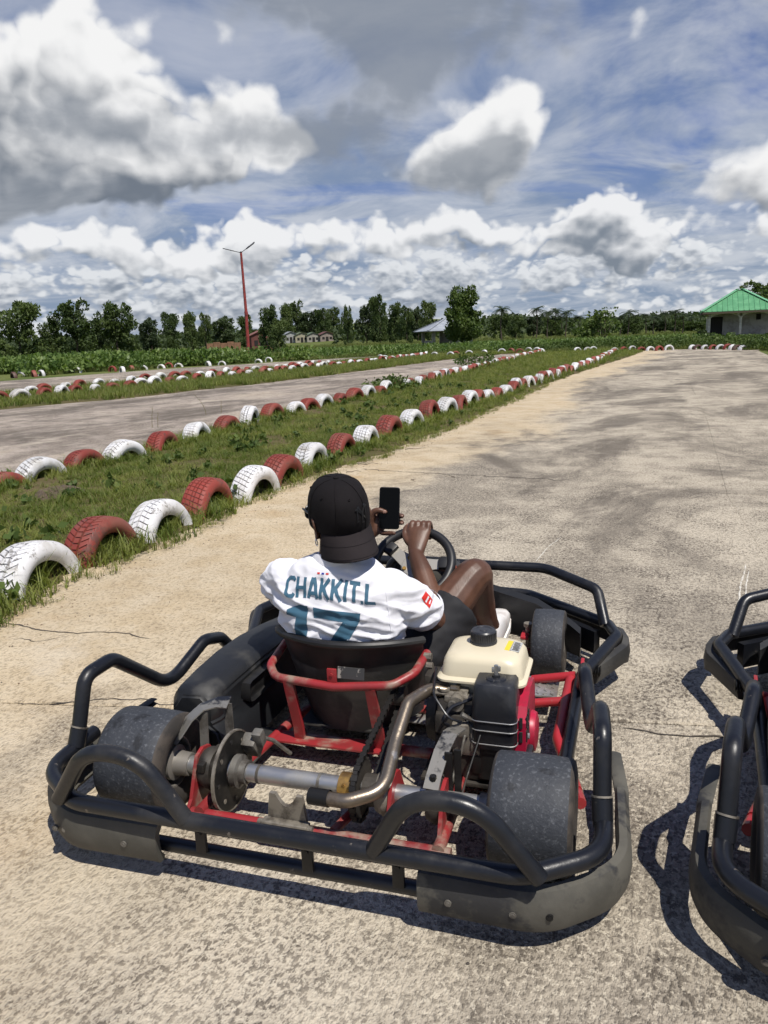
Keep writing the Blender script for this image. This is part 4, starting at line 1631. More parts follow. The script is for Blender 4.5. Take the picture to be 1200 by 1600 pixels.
M_GREENROOF = mat('green_roof_sheet', (0.085, 0.27, 0.125), 0.5, col2=(0.12, 0.33, 0.16), mscale=1.2, metal=0.0, spec=0.5)
M_GREENCAP = mat('green_ridge_cap', (0.16, 0.41, 0.22), 0.45)
M_PLASTER = mat('grey_plaster', (0.36, 0.34, 0.31), 0.9, col2=(0.26, 0.245, 0.22), mscale=1.5, bump=.3, bscale=20)
M_COLUMN = mat('pale_column', (0.62, 0.60, 0.55), 0.85, col2=(0.48, 0.45, 0.40), mscale=3)
M_DARKROOM = mat('dark_opening', (0.02, 0.018, 0.016), 0.9)  # near-black sheets paint the unlit room into doorway and window openings
M_WOOD = mat('roof_timber', (0.10, 0.075, 0.05), 0.85)


def arch_panel(w, h_side, h_mid, top, th, n=14):
    """spandrel panel with a shallow arched underside, from x=0..w"""
    pts = [(0, h_side)]
    for k in range(1, n):
        s = k / n
        pts.append((w * s, h_side + (h_mid - h_side) * (math.sin(math.pi * s) ** .55)))
    pts += [(w, h_side), (w, top), (0, top)]
    return pts


def pavilion():
    Y = 87.0
    A = at_depth(1107, 527, Y)
    t = empty('pavilion', (A.x, Y, -.03), R(-21))
    W, D = 6.25, 6.2
    cols_x = [0.0, 3.15, 6.25]
    W = cols_x[-1]
    for x in cols_x:
        mb = MB()
        mb.tube([(x, 0, 0), (x, 0, 2.35)], .13, 14)
        mb.box((x, 0, .1), (.4, .4, .2), .02)
        mb.box((x, 0, 2.36), (.36, .36, .1), .02)
        mb.build('column', M_COLUMN, t)
    for y in (2.1, 4.2, D):
        mb = MB()
        mb.tube([(0, y, 0), (0, y, 2.35)], .13, 12)
        mb.build('column', M_COLUMN, t)
    for a, b in zip(cols_x[:-1], cols_x[1:]):
        mb = MB()
        M = Matrix.Translation((a + .13, 0, 0)) @ Matrix.Rotation(math.pi / 2, 4, 'X')
        mb.prism(arch_panel(b - a - .26, 2.3, 2.72, 2.95, .2), .2, M)
        mb.build('arch', M_COLUMN, t, smooth=0)
    mb = MB()
    M = Matrix.Translation((0, 0, 0)) @ Matrix.Rotation(math.pi / 2, 4, 'Z') @ Matrix.Rotation(math.pi / 2, 4, 'X')
    mb.prism([(.12, 2.5), (D, 2.5), (D, 2.95), (.12, 2.95)], .2, M)
    mb.build('side_beam', M_COLUMN, t, smooth=0)
    # room behind the veranda with a doorway and a small window
    wl = MB()
    yb = 2.0
    def panel(x0, x1, z0, z1):
        wl.box(((x0 + x1) / 2, yb, (z0 + z1) / 2), (x1 - x0, .2, z1 - z0))
    panel(1.45, 4.75, 0, 3.0)
    panel(5.35, W, 0, 3.0)
    panel(4.75, 5.35, 0, 1.95)
    panel(4.75, 5.35, 2.65, 3.0)
    panel(.1, 1.45, 2.45, 3.0)
    wl.box((.2, 4.05, 1.5), (.2, 3.9, 3.0))
    wl.box((W - .1, 4.05, 1.5), (.2, 3.9, 3.0))
    wl.box((W / 2, D - .1, 1.5), (W, .2, 3.0))
    wl.build('wall', M_PLASTER, t, smooth=0)
    d = MB()
    d.box((.83, yb + .06, 1.22), (1.24, .06, 2.44))
    d.build('door', M_DARKROOM, t, smooth=0)
    w = MB()
    w.box((5.05, yb + .05, 2.3), (.6, .06, .7))
    w.build('window', M_DARKROOM, t, smooth=0)
    fr = MB()
    for bx in (4.78, 5.32):
        fr.box((bx, yb - .11, 2.3), (.06, .05, .76))
    for bz in (1.95, 2.65):
        fr.box((5.05, yb - .112, bz), (.6, .05, .06))
    fr.build('window_frame', M_PLASTER, t, smooth=0)
    fl = MB()
    fl.box((W / 2, D / 2 - .2, .06), (W + .8, D + .6, .18), .02)
    fl.build('floor_slab', M_PLASTER, t, smooth=0)
    # hipped roof: folded sheets with raised ribs
    e = .85
    x0, x1, y0, y1, z0 = -e, W + e, -e, D + e, 3.0
    ap = Vector(((x0 + x1) / 2 - .3, (y0 + y1) / 2, 5.3))
    ap2 = ap + Vector((.6, 0, 0))
    crn = [Vector((x0, y0, z0)), Vector((x1, y0, z0)), Vector((x1, y1, z0)), Vector((x0, y1, z0))]
    faces = [(crn[0], crn[1], ap2, ap), (crn[1], crn[2], ap2, ap2), (crn[2], crn[3], ap, ap2), (crn[3], crn[0], ap, ap)]
    for a, b, c, d_ in faces:
        mb = MB()
        dn = Vector((0, 0, -.05))
        mb.add([a, b, c, d_, a + dn, b + dn, c + dn, d_ + dn], [(0, 1, 2, 3), (7, 6, 5, 4), (0, 4, 5, 1)])
        rf = mb.build('roof_slope', M_GREENROOF, t, smooth=0)
        L = (b - a).length
        n = int(L / .52)
        nrm = (b - a).cross(d_ - a).normalized()
        if nrm.z < 0: nrm = -nrm
        for k in range(1, n):
            s = k / n
            base = a.lerp(b, s)
            # run straight up the slope to the hip or the ridge
            upv = ((c + d_) / 2 - (a + b) / 2)
            axis = (b - a).normalized()
            upv = upv - axis * upv.dot(axis)
            sa = (d_ - a).dot(axis) / L
            sb = (c - a).dot(axis) / L
            t_ = min(1.0, s / max(sa, 1e-4), (1 - s) / max(1 - sb, 1e-4))
            rb = MB()
            rb.strip([base + nrm * .02, base + upv * t_ * .985 + nrm * .02], .05, .06, up=nrm)
            rb.build('rib', M_GREENROOF, rf, smooth=0)
    for c_, tpp in ((crn[0], ap), (crn[1], ap2), (crn[2], ap2), (crn[3], ap)):
        mb = MB()
        mb.strip([c_ + Vector((0, 0, .07)), tpp + Vector((0, 0, .07))], .42, .05)
        mb.build('ridge_cap', M_GREENCAP, t, smooth=0)
    mb = MB()
    mb.strip([ap + Vector((-.1, 0, .1)), ap2 + Vector((.1, 0, .1))], .42, .06)
    mb.build('ridge_cap', M_GREENCAP, t, smooth=0)
    mb = MB()
    for a, b in ((crn[0], crn[1]), (crn[1], crn[2]), (crn[2], crn[3]), (crn[3], crn[0])):
        mb.strip([a.lerp(b, .005) - Vector((0, 0, .16)), b.lerp(a, .005) - Vector((0, 0, .16))], .05, .2)
    mb.build('fascia', M_WOOD, t, smooth=0)
    tag(t, 'open pavilion with green sheet roof and arched veranda at right', 'pavilion')


pavilion()
M_GREYROOF = mat('grey_roof_sheet', (0.33, 0.36, 0.40), 0.45, metal=.2, col2=(0.42, 0.45, 0.48), mscale=1.5)


def hut():
    Y = 108.0
    A = at_depth(698, 535, Y)
    t = empty('hut', (A.x, Y, -.03), R(12))
    h = 2.15
    for x in (-2.6, 0, 2.6):
        for y in (-2.6, 2.6):
            mb = MB()
            mb.box((x, y, h / 2), (.42, .42, h), .03)
            mb.build('pillar', M_PLASTER, t)
    mb = MB()
    mb.box((1.3, 2.4, 1.0), (2.6, .2, 2.0))
    mb.box((-2.45, .2, .5), (.2, 4.6, 1.0))
    mb.box((1.3, -2.5, .45), (2.3, .2, .9))
    mb.build('wall', M_PLASTER, t, smooth=0)
    e = 3.7
    ap = Vector((0, 0, 3.95))
    cr = [Vector((-e, -e, h + .1)), Vector((e, -e, h + .1)), Vector((e, e, h + .1)), Vector((-e, e, h + .1))]
    for k in range(4):
        a, b = cr[k], cr[(k + 1) % 4]
        mb = MB()
        dn = Vector((0, 0, -.06))
        mb.add([a, b, ap, a + dn, b + dn, ap + dn], [(0, 1, 2), (5, 4, 3), (0, 3, 4, 1)])
        mb.build('roof_slope', M_GREYROOF, t, smooth=0)
    mb = MB()
    for k in range(4):
        mb.strip([cr[k] + Vector((0, 0, .05)), ap + Vector((0, 0, .05))], .3, .05)
    mb.build('ridge_cap', M_GREYROOF, t, smooth=0)
    mb = MB()
    mb.box((0, 0, h + .02), (5.7, 5.7, .16))
    mb.build('ring_beam', M_PLASTER, t, smooth=0)
    tag(t, 'small open hut with grey pyramid roof beside the large tree', 'hut')


hut()


def little_house(px, py, w, wallc, roofc, label, Y=262.0):
    A = at_depth(px, py, Y)
    g = terrain_z(A.x, Y)
    t = empty('little_house', (A.x, Y, g), R(18))
    wm = mat('house_wall', wallc, .9, var=.15, vscale=1.0)
    rm = mat('house_roof', roofc, .6, var=.15, vscale=1.0)
    hh = max(2.2, A.z - g)
    mb = MB()
    mb.box((0, 0, hh / 2), (w, 5, hh))
    mb.prism([(-w / 2, hh), (w / 2, hh), (0, hh + .8)], 4.9, Matrix.Rotation(math.pi / 2, 4, 'X'))
    mb.build('wall', wm, t, smooth=0)
    rf = MB()
    for sg in (-1, 1):
        a = Vector((sg * (w / 2 + .4), -2.8, hh - .15))
        b = Vector((sg * (w / 2 + .4), 2.8, hh - .15))
        c, d = Vector((0, 2.8, hh + .95)), Vector((0, -2.8, hh + .95))
        dn = Vector((0, 0, .08))
        rf.add([a, b, c, d, a + dn, b + dn, c + dn, d + dn], [(0, 1, 2, 3), (4, 5, 6, 7), (0, 3, 7, 4), (0, 4, 5, 1), (1, 5, 6, 2)])
    rf.build('roof', rm, t, smooth=0)
    for x in (-w * .27, w * .27):
        o_ = MB()
        o_.box((x, -2.5, hh * .5), (w * .18, .1, hh * .35))
        o_.build('window', M_DARKROOM, t, smooth=0)
    o_ = MB()
    o_.box((0, -2.5, hh * .36), (w * .2, .1, hh * .7))
    o_.build('door', M_DARKROOM, t, smooth=0)
    tag(t, label, 'house', 'little houses before the wood')


little_house(452, 523, 4.4, (.36, .36, .35), (.26, .28, .30), 'little white house with grey roof, leftmost of the four')
little_house(469, 524, 4.4, (.36, .33, .24), (.12, .15, .08), 'little cream house with green roof, second of the four')
little_house(487, 524, 4.4, (.32, .30, .26), (.10, .14, .08), 'little pale house with dull green roof, third of the four')
little_house(508, 523, 4.6, (.28, .23, .20), (.13, .05, .045), 'little house with dark red roof, rightmost of the four')
little_house(405, 524, 4.2, (.14, .05, .04), (.20, .08, .06), 'small red brown shed right of the lamp post', 165.0)
M_CLAY = mat('clay_brick', (0.24, 0.13, 0.075), .95, var=.3, vscale=3)
A = at_depth(349, 530, 150)
g = terrain_z(A.x, 150)
w = empty('brick_wall', (A.x, 150, g))
for k in range(5):
    mb = MB()
    mb.box((-2.6 + k * 1.3, 0, .9 + .1 * (k % 2)), (1.24, .3, 1.8 + .2 * (k % 2)), .03)
    mb.build('bay', M_CLAY, w, smooth=0)
tag(w, 'low run of bare clay brick wall left of the lamp post', 'wall')
A = at_depth(428, 528, 160)
soil = MB()
g = terrain_z(A.x, 160)
soil.lathe([(-.2, 2.4), (.5, 1.9), (1.1, 1.1), (1.5, .3), (1.55, 0.0)], 'Z', (A.x, 160, g), 14)
tag(soil.build('earth_mound', M_CLAY), 'orange mound of earth between the shed and the little houses', 'mound')
# ------------------------------------------------------------------ go-karts
M_BLKTUBE = mat('black_bumper_tube', (0.008, 0.009, 0.012), 0.34, col2=(0.024, 0.024, 0.025), mscale=5, mlo=.5, mhi=.72, rough2=.55, bump=.2, bscale=50, col3=(0.12, 0.105, 0.09), m3=(34, .665, .69))
M_PLASTIC = mat('worn_black_plastic', (0.020, 0.020, 0.020), 0.55, col2=(0.06, 0.057, 0.05), mscale=3.2, mlo=.42, mhi=.66, rough2=.75, bump=.25, bscale=45, col3=(0.15, 0.14, 0.12), m3=(16, .63, .70))
M_WRAP = mat('dusty_rubber_wrap', (0.052, 0.050, 0.042), 0.6, col2=(0.095, 0.089, 0.073), mscale=4.0, mlo=.4, mhi=.65, rough2=.78, bump=.25, bscale=60, col3=(0.025, 0.025, 0.026), m3=(3, .55, .62))
M_POD = mat('side_pod_plastic', (0.012, 0.013, 0.015), 0.45, col2=(0.042, 0.041, 0.039), mscale=4.5, mlo=.5, mhi=.68, rough2=.65, bump=.2, bscale=30)
M_RED = mat('red_frame_paint', (0.30, 0.024, 0.028), 0.42, col2=(0.18, 0.025, 0.025), mscale=6, mlo=.42, mhi=.68, col3=(0.28, 0.215, 0.165), m3=(7, .50, .68), bump=.12, bscale=60)
M_REDBRIGHT = mat('bright_red_frame_paint', (0.40, 0.024, 0.032), 0.4, col2=(0.26, 0.03, 0.03), mscale=5, mlo=.45, mhi=.7, col3=(0.26, 0.18, 0.14), m3=(12, .58, .72))
M_SEAT = mat('black_seat_shell', (0.010, 0.010, 0.011), 0.46, col2=(0.028, 0.027, 0.025), mscale=3, mlo=.45, mhi=.65, rough2=.65)
M_SEATDUST = mat('dusty_seat_back', (0.030, 0.029, 0.026), 0.75, col2=(0.058, 0.054, 0.047), mscale=7, bump=.15)
M_STEEL = mat('axle_steel', (0.50, 0.50, 0.49), 0.36, metal=.85, col2=(0.30, 0.29, 0.27), mscale=5, mlo=.45, mhi=.65, rough2=.55, metal2=.5, col3=(0.30, 0.25, 0.19), m3=(9, .62, .72))
M_DARKSTEEL = mat('dark_steel', (0.016, 0.016, 0.016), 0.45, metal=.4, col2=(0.05, 0.044, 0.038), mscale=6, mlo=.5, mhi=.7, rough2=.75)
M_GREYMETAL = mat('dull_grey_metal', (0.19, 0.18, 0.16), 0.5, metal=.4, col2=(0.085, 0.075, 0.063), mscale=16, mlo=.42, mhi=.62, rough2=.8, bump=.2)
M_EXHAUST = mat('burnt_exhaust_pipe', (0.26, 0.215, 0.165), 0.36, metal=.85, col2=(0.085, 0.065, 0.05), mscale=7, mlo=.46, mhi=.60, rough2=.6, metal2=.5, bump=.2, bscale=60, col3=(0.45, 0.42, 0.38), m3=(11, .60, .68))
M_BRASS = mat('brass_collar', (0.46, 0.28, 0.08), 0.42, metal=.7, col2=(0.25, 0.15, 0.06), mscale=12)
M_CREAM = mat('cream_tank_paint', (0.66, 0.59, 0.43), 0.34, col2=(0.58, 0.50, 0.35), mscale=4, mlo=.5, mhi=.75, col3=(0.25, 0.19, 0.12), m3=(8, .70, .80), coat=.15)
M_FILTER = mat('air_filter_plastic', (0.012, 0.013, 0.017), 0.36, col2=(0.035, 0.036, 0.04), mscale=6)
M_REDSHROUD = mat('red_fan_shroud', (0.42, 0.012, 0.045), 0.4, col2=(0.30, 0.02, 0.04), mscale=8, col3=(0.22, 0.15, 0.12), m3=(9, .64, .74))
M_SLICK = mat('worn_slick_tread', (0.032, 0.036, 0.044), 0.66, col2=(0.10, 0.106, 0.118), mscale=110, mlo=.52, mhi=.72, bump=.5, bscale=90, col3=(0.013, 0.014, 0.017), m3=(14, .58, .68))
M_SIDEWALL = mat('kart_tyre_sidewall', (0.03, 0.026, 0.023), 0.8, col2=(0.065, 0.053, 0.043), mscale=10)
M_RIM = mat('wheel_rim_metal', (0.28, 0.26, 0.23), 0.5, metal=.5, col2=(0.17, 0.14, 0.11), mscale=9)
M_GREASE = mat('oily_engine_metal', (0.055, 0.048, 0.040), 0.6, metal=.25, col2=(0.018, 0.016, 0.014), mscale=9, mlo=.42, mhi=.6, bump=.5, bscale=40)
M_CAST = mat('cast_alloy', (0.25, 0.225, 0.185), 0.5, metal=.35, col2=(0.085, 0.072, 0.058), mscale=18, mlo=.45, mhi=.65, bump=.4, bscale=40)
M_DISC = mat('black_brake_disc', (0.007, 0.007, 0.007), 0.5, spec=.25, col2=(0.02, 0.018, 0.016), mscale=20)
M_WORNPAINT = mat('worn_black_paint_on_steel', (0.30, 0.285, 0.255), 0.42, metal=.6, col2=(0.012, 0.013, 0.017), mscale=6, mlo=.47, mhi=.53, rough2=.3, metal2=0.0)
M_CHAIN = mat('greasy_chain', (0.03, 0.028, 0.026), 0.5, metal=.6)
M_CHECKER = mat('aluminium_plate', (0.52, 0.51, 0.48), 0.42, metal=.7, col2=(0.33, 0.31, 0.27), mscale=7)
M_GRIP = mat('steering_grip', (0.012, 0.012, 0.013), 0.45, var=.2, vscale=10)
M_SPOKE = mat('brushed_spoke', (0.42, 0.40, 0.36), 0.42, metal=.6)
M_YELLOW = mat('yellow_sticker', (0.75, 0.58, 0.04), .5)
M_STKGREY = mat('grey_sticker', (0.42, 0.42, 0.41), .55)
M_STKBLK = mat('black_print', (0.02, 0.02, 0.02), .6)
M_ORANGE = mat('orange_switch', (0.75, 0.09, 0.03), .45)


def mirror_pts(pts):
    return [(-p[0], p[1], p[2]) for p in pts]


def wheel(parent, x, y, w, r, rim_r, label=None, inner=1):
    """slick tyre on a rim; axle along x"""
    wh = MB()
    s = 1 if x > 0 else -1
    ww = w / 2
    prof = [(-ww * .86, rim_r), (-ww * .86, rim_r * .93), (-ww * .5, rim_r * .86), (-ww * .1, rim_r * .82), (ww * .1, rim_r * .82), (ww * .5, rim_r * .86), (ww * .86, rim_r * .93), (ww * .86, rim_r)]
    wh.lathe(prof, 'X', (x, y, r), 28)
    wh.lathe([(-.012, .028), (-.012, rim_r * .84), (.012, rim_r * .84), (.012, .028)], 'X', (x + s * .01, y, r), 28, True)
    for k in range(5):
        a = 6.283 * k / 5
        wh.lathe([(-.02, .0), (-.02, .009), (.02, .009), (.02, 0)], 'X', (x, y + .045 * math.cos(a), r + .045 * math.sin(a)), 8)
    o = wh.build('wheel', M_RIM, parent)
    ty = MB()
    R0, sh = r, .018
    prof = [(-ww * .84, rim_r * .97), (-ww * .98, rim_r * 1.12), (-ww * 1.0, (rim_r + R0) / 2), (-ww * .99, R0 - sh * 1.6), (-ww * .95, R0 - sh * .5), (-ww * .88, R0 - .003)]
    n_side = len(prof)
    prof += [(-ww * .45, R0 - .0008), (0, R0), (ww * .45, R0 - .0008)]
    prof += [(-a, b) for a, b in reversed(prof[:n_side])]
    ty.lathe(prof, 'X', (x, y, r), 48)
    t = ty.build('tyre', M_SLICK, o, smooth=50)
    t.data.materials.append(M_SIDEWALL)
    for p in t.data.polygons:
        c = p.center
        rad = math.hypot(c.y - y, c.z - r)
        if rad < R0 - .006:
            p.material_index = 1
    return o


def bolt(mb, p, axis='Y', r=.008, h=.006):
    mb.lathe([(-h, 0), (-h, r), (h, r), (h, 0)], axis, p, 8)


def make_kart(label):
    K = empty('go_kart')
    tag(K, label, 'go-kart', 'go-karts on the track')
    RT = .021
    # --- rear bumper: upper tube ring, lower tube, dusty wraps at the corners, two arches
    up = fillet([(-.715, -.02, .215), (-.72, -.21, .205), (-.56, -.315, .20), (.56, -.315, .20), (.72, -.21, .205), (.715, -.02, .215)], [.12, .14, .14, .12], 7)
    rb = MB()
    rb.tube(up, RT, 14)
    rb = rb.build('rear_bumper', M_BLKTUBE, K)
    mb = MB()
    mb.tube(fillet([(-.66, -.16, .085), (-.60, -.265, .085), (.60, -.265, .085), (.66, -.16, .085)], .08, 5), .018, 12)
    mb.build('lower_tube', M_BLKTUBE, rb)
    for x in (-.22, .06, .28):
        mb = MB()
        mb.box((x, -.284, .14), (.028, .012, .09), .003)
        bolt(mb, (x, -.291, .15), 'Y', .006, .004)
        mb.build('bumper_bracket', M_DARKSTEEL, rb)
    for sg in (-1, 1):
        arch = fillet([(sg * .235, -.318, .205), (sg * .325, -.345, .368), (sg * .475, -.345, .372), (sg * .595, -.318, .205)], [.13, .14], 9)
        mb = MB()
        mb.tube(arch, RT * .97, 14)
        mb.build('rear_arch', M_BLKTUBE, rb)
        # plastic wrap: tall band following the corner, rolled top edge
        path = fillet([(sg * .33, -.285, 0), (sg * .60, -.29, 0), (sg * .755, -.16, 0), (sg * .745, .12, 0), (sg * .725, .30, 0)], [.16, .17, .2], 10)
        mb = MB()
        prof = [(.0, .055), (.018, .059), (.027, .080), (.030, .11), (.028, .138), (.018, .157), (.0, .162), (-.006, .150), (.010, .134), (.012, .11), (.008, .082), (-.004, .066)]
        rings = []
        for i, p in enumerate(path):
            T = (path[min(i + 1, len(path) - 1)] - path[max(i - 1, 0)]).normalized()
            o_ = Vector((T.y, -T.x, 0)) * sg
            k = i / (len(path) - 1)
            taper = 1.0 if k < .62 else 1 - (k - .62) / .38 * .8
            dz = 0 if k < .62 else (k - .62) / .38 * .045
            rings.append([p + o_ * a + Vector((0, 0, .11 + (z - .11) * taper + dz)) for a, z in prof])
        mb.sections(rings)
        wr = mb.build('corner_wrap', M_WRAP, K)
        for bx in ((.40, .54, .615) if sg > 0 else (.42, .605, .635)):
            bb = MB()
            yy = -.318 if bx < .58 else -.306
            bb.lathe([(-.002, 0), (-.002, .008), (.006, .008), (.006, 0)], 'Y', (sg * bx, yy, .105), 12)
            bb.lathe([(-.004, 0), (-.004, .0045), (.0, .0045)], 'Y', (sg * bx, yy, .105), 8)
            bb.build('bolt', M_GREYMETAL if bx != .615 else M_DARKSTEEL, wr)
        # --- side bar with two humps
        side = fillet([(sg * .714, -.105, .20), (sg * .708, -.04, .40), (sg * .70, .075, .405), (sg * .675, .31, .215), (sg * .645, .50, .30), (sg * .64, .60, .27), (sg * .628, .74, .12)], [.05, .07, .12, .07, .06], 7)
        mb = MB()
        mb.tube(side, RT, 14)
        sb = mb.build('side_bar', M_BLKTUBE, K)
        mb = MB()
        mb.tube([(sg * .7142, -.104, .215), (sg * .7115, -.085, .262)], RT * 1.14, 14)
        mb.build('socket', M_BLKTUBE, sb)
        mb = MB()
        mb.tube([(sg * .7114, -.084, .262), (sg * .7110, -.082, .266)], RT * 1.17, 14)
        mb.build('weld_ring', M_CAST, sb)
        # lower perimeter tube and front corner
        mb = MB()
        mb.tube(fillet([(sg * .60, .18, .095), (sg * .615, .70, .13), (sg * .625, .78, .165), (sg * .735, 1.10, .19), (sg * .70, 1.22, .19), (sg * .36, 1.52, .19), (0, 1.56, .19)], [.1, .1, .06, .06, .1], 6), RT, 14)
        fb = mb.build('front_tube', M_BLKTUBE, K)
        # front corner guard
        path = fillet([(sg * .655, .86, 0), (sg * .765, 1.10, 0), (sg * .735, 1.24, 0), (sg * .50, 1.44, 0)], [.07, .1], 8)
        mb = MB()
        rings = []
        for i, p in enumerate(path):
            T = (path[min(i + 1, len(path) - 1)] - path[max(i - 1, 0)]).normalized()
            o_ = Vector((T.y, -T.x, 0)) * sg
            k = i / (len(path) - 1)
            tp = 1 - .55 * abs(k - .45) / .55
            rings.append([p + o_ * a + Vector((0, 0, .135 + z * tp)) for a, z in ((-.005, -.065), (.016, -.055), (.022, 0), (.016, .045), (-.006, .056), (.004, .0))])
        mb.sections(rings)
        mb.build('corner_guard', M_PLASTIC, K)
        # box section under the front tube
        mb = MB()
        mb.strip([(sg * .66, 1.20, .12), (sg * .38, 1.46, .12)], .03, .09)
        mb.build('front_channel', M_BLKTUBE, fb)
        # --- side pod on the left only: the engine fills the right side
        if sg > 0:
            continue
        ys = [.15, .19, .30, .45, .60, .74, .86, .92]
        rings = []
        for y in ys:
            k = (y - .15) / .77
            xo = .575 + .045 * math.sin(k * 2.6) - .05 * k
            xi = .415 - .02 * k
            zt = .285 + .02 * math.sin(k * 3) - .03 * k
            e = .016 if y in (.15, .92) else 0
            rings.append([(sg * (xo - e), y, .05), (sg * (xo + .01 - e), y, .12), (sg * (xo - e), y, zt - .04 - e), (sg * (xo - .03 - e), y, zt - e), (sg * (xi + .03 + e), y, zt + .004 - e),
                          (sg * (xi + e), y, zt - .028 - e), (sg * (xi + .012 + e), y, .18), (sg * (xi - .02 + e), y, .155 - .05 * k), (sg * (xi - .03 + e), y, .09), (sg * (xi - .035 + e), y, .05)])
        mb = MB()
        mb.sections(rings)
        pod = mb.build('side_pod', M_POD, K, smooth=50)
        bm = bmesh.new(); bm.from_mesh(pod.data)
        bmesh.ops.bevel(bm, geom=[e_ for e_ in bm.edges if e_.calc_face_angle(0) > .5], offset=.008, segments=2, affect='EDGES')
        bm.to_mesh(pod.data); bm.free()
        pod.data.polygons.foreach_set('use_smooth', [True] * len(pod.data.polygons)); pod.data.set_sharp_from_angle(angle=R(50))
        mb = MB()   # recess on the inner face
        mb.box((sg * .397, .42, .21), (.006, .2, .07), .02, Matrix.Rotation(sg * .04, 4, 'Z'))
        mb.build('recess', M_SEAT, pod)
        mb = MB()
        mb.box((sg * .37, .26, .065), (.13, .22, .008), .003)
        bolt(mb, (sg * .37, .235, .072), 'Z', .012, .004)
        mb.build('pod_foot', M_PLASTIC, pod)
    # front hoop over the nose
    mb = MB()
    mb.tube(fillet([(-.69, 1.20, .19), (-.655, 1.29, .305), (-.44, 1.43, .34), (.44, 1.43, .34), (.655, 1.29, .305), (.69, 1.20, .19)], [.06, .14, .14, .06], 7), RT, 14)
    mb.build('front_hoop', M_BLKTUBE, K)
    # front panel (moulded) and nose cover with dashboard
    rings = []
    for x in [-.60, -.56, -.42, -.2, 0, .2, .42, .56, .60]:
        k = abs(x) / .60
        y = 1.40 - .24 * k ** 2.5
        zt = .28 - .09 * k ** 3
        rings.append([(x, y + .03, .06), (x, y + .055, .14), (x, y + .035, zt - .02), (x, y, zt), (x, y - .03, zt - .015), (x, y - .03, .08)])
    mb = MB()
    mb.sections(rings)
    mb.build('front_panel', M_POD, K, smooth=50)
    rings = []
    for (y, z, hw) in [(1.02, .43, .10), (1.05, .465, .13), (1.12, .45, .15), (1.25, .36, .165), (1.38, .27, .17), (1.46, .20, .16)]:
        rings.append([(-hw, y, z - .10), (-hw * 1.02, y, z - .02), (-hw * .82, y, z), (hw * .82, y, z), (hw * 1.02, y, z - .02), (hw, y, z - .10)])
    mb = MB()
    mb.sections(rings)
    ns = mb.build('nose_cover', M_PLASTIC, K, smooth=50)
    mb = MB()
    mb.tube(fillet([(-.14, 1.0, .33), (-.115, 1.02, .475), (.115, 1.02, .475), (.14, 1.0, .33)], .06, 6), .013, 10)
    mb.build('dash_hoop', M_BLKTUBE, ns)
    mb = MB()
    mb.box((.128, 1.04, .44), (.022, .03, .02), .004)
    mb.build('switch', M_ORANGE, ns)
    # --- chassis: red tubes
    ch = MB()
    for sg in (-1, 1):
        ch.tube(fillet([(sg * .33, -.115, .075), (sg * .33, .10, .07), (sg * .30, .45, .062), (sg * .20, .80, .06), (sg * .20, 1.40, .06)], .15, 5), .016, 12)
    ch.tube([(-.36, -.105, .062), (.36, -.105, .062)], .017, 12)
    ch.tube([(-.31, .35, .058), (.31, .35, .058)], .017, 12)
    ch.tube([(-.26, .62, .06), (.26, .62, .06)], .015, 12)
    ch.tube([(-.21, 1.38, .06), (.21, 1.38, .06)], .016, 12)
    ch.tube(fillet([(-.43, 1.13, .10), (-.20, 1.05, .075), (.20, 1.05, .075), (.43, 1.13, .10)], .08, 5), .018, 12)
    ch.tube([(.20, 1.20, .075), (.38, 1.10, .11)], .017, 12)
    ch.tube([(-.20, 1.20, .075), (-.38, 1.10, .11)], .017, 12)
    ch.tube([(.05, -.10, .07), (.10, .10, .075)], .013, 10)
    chas = ch.build('chassis', M_RED, K)
    # flat strip across behind the seat and outrigger frame on the right
    mb = MB()
    mb.strip([(-.31, .32, .070), (.12, .32, .070)], .06, .006)
    mb.build('seat_strut', M_RED, chas)
    for sg in (1, -1):
        mb = MB()
        mb.tube(fillet([(sg * .585, .86, .12), (sg * .578, .66, .115), (sg * .572, .45, .10), (sg * .64, .20, .09)], .08, 5), .018, 12)
        mb.tube([(sg * .40, .67, .085), (sg * .58, .68, .115)], .015, 12)
        mb.tube([(sg * .45, .86, .095), (sg * .60, .85, .13)], .016, 12)
        mb.box((sg * .622, .86, .145), (.012, .06, .075), .003)
        mb.tube([(sg * .64, .21, .085), (sg * .655, .13, .10)], .016, 10)
        mb.build('outrigger', M_REDBRIGHT, chas)
        sp = MB()
        sp.tube([(sg * (.632 + .05 * k / 40), .86, .15 + 0 * k) for k in range(41)], .014, 8)
        for k in range(6):
            sp.lathe([(-.003, .014), (0, .021), (.003, .014)], 'X', (sg * (.637 + .009 * k), .86, .15), 12)
        sp.build('rubber_mount', M_DARKSTEEL, chas)
    # axle hangers
    for x, m_ in ((-.375, M_RED), (.19, M_RED), (.325, M_RED)):
        mb = MB()
        M = Matrix.Translation((x, 0, 0)) @ Matrix.Rotation(math.pi / 2, 4, 'Z') @ Matrix.Rotation(math.pi / 2, 4, 'X')
        mb.prism([(-.12, .055), (-.07, .05), (.09, .05), (.10, .07), (.035, .19), (.0, .20), (-.035, .19), (-.08, .085)], .010, M)
        mb.build('axle_hanger', m_, K, smooth=0)
    for x in (.165, -.35, .30):
        mb = MB()
        mb.lathe([(-.018, .027), (-.018, .052), (-.006, .058), (.006, .058), (.018, .052), (.018, .027)], 'X', (x, 0, .14), 20, True)
        for k in range(3):
            a = 2.1 * k + .5
            mb.box((x, .055 * math.cos(a), .14 + .055 * math.sin(a)), (.022, .026, .026), .005)
        mb.build('axle_bearing', M_CAST if x == .165 else M_GREASE, K)
    ax = MB()
    ax.tube([(-.64, 0, .14), (.64, 0, .14)], .025, 20)
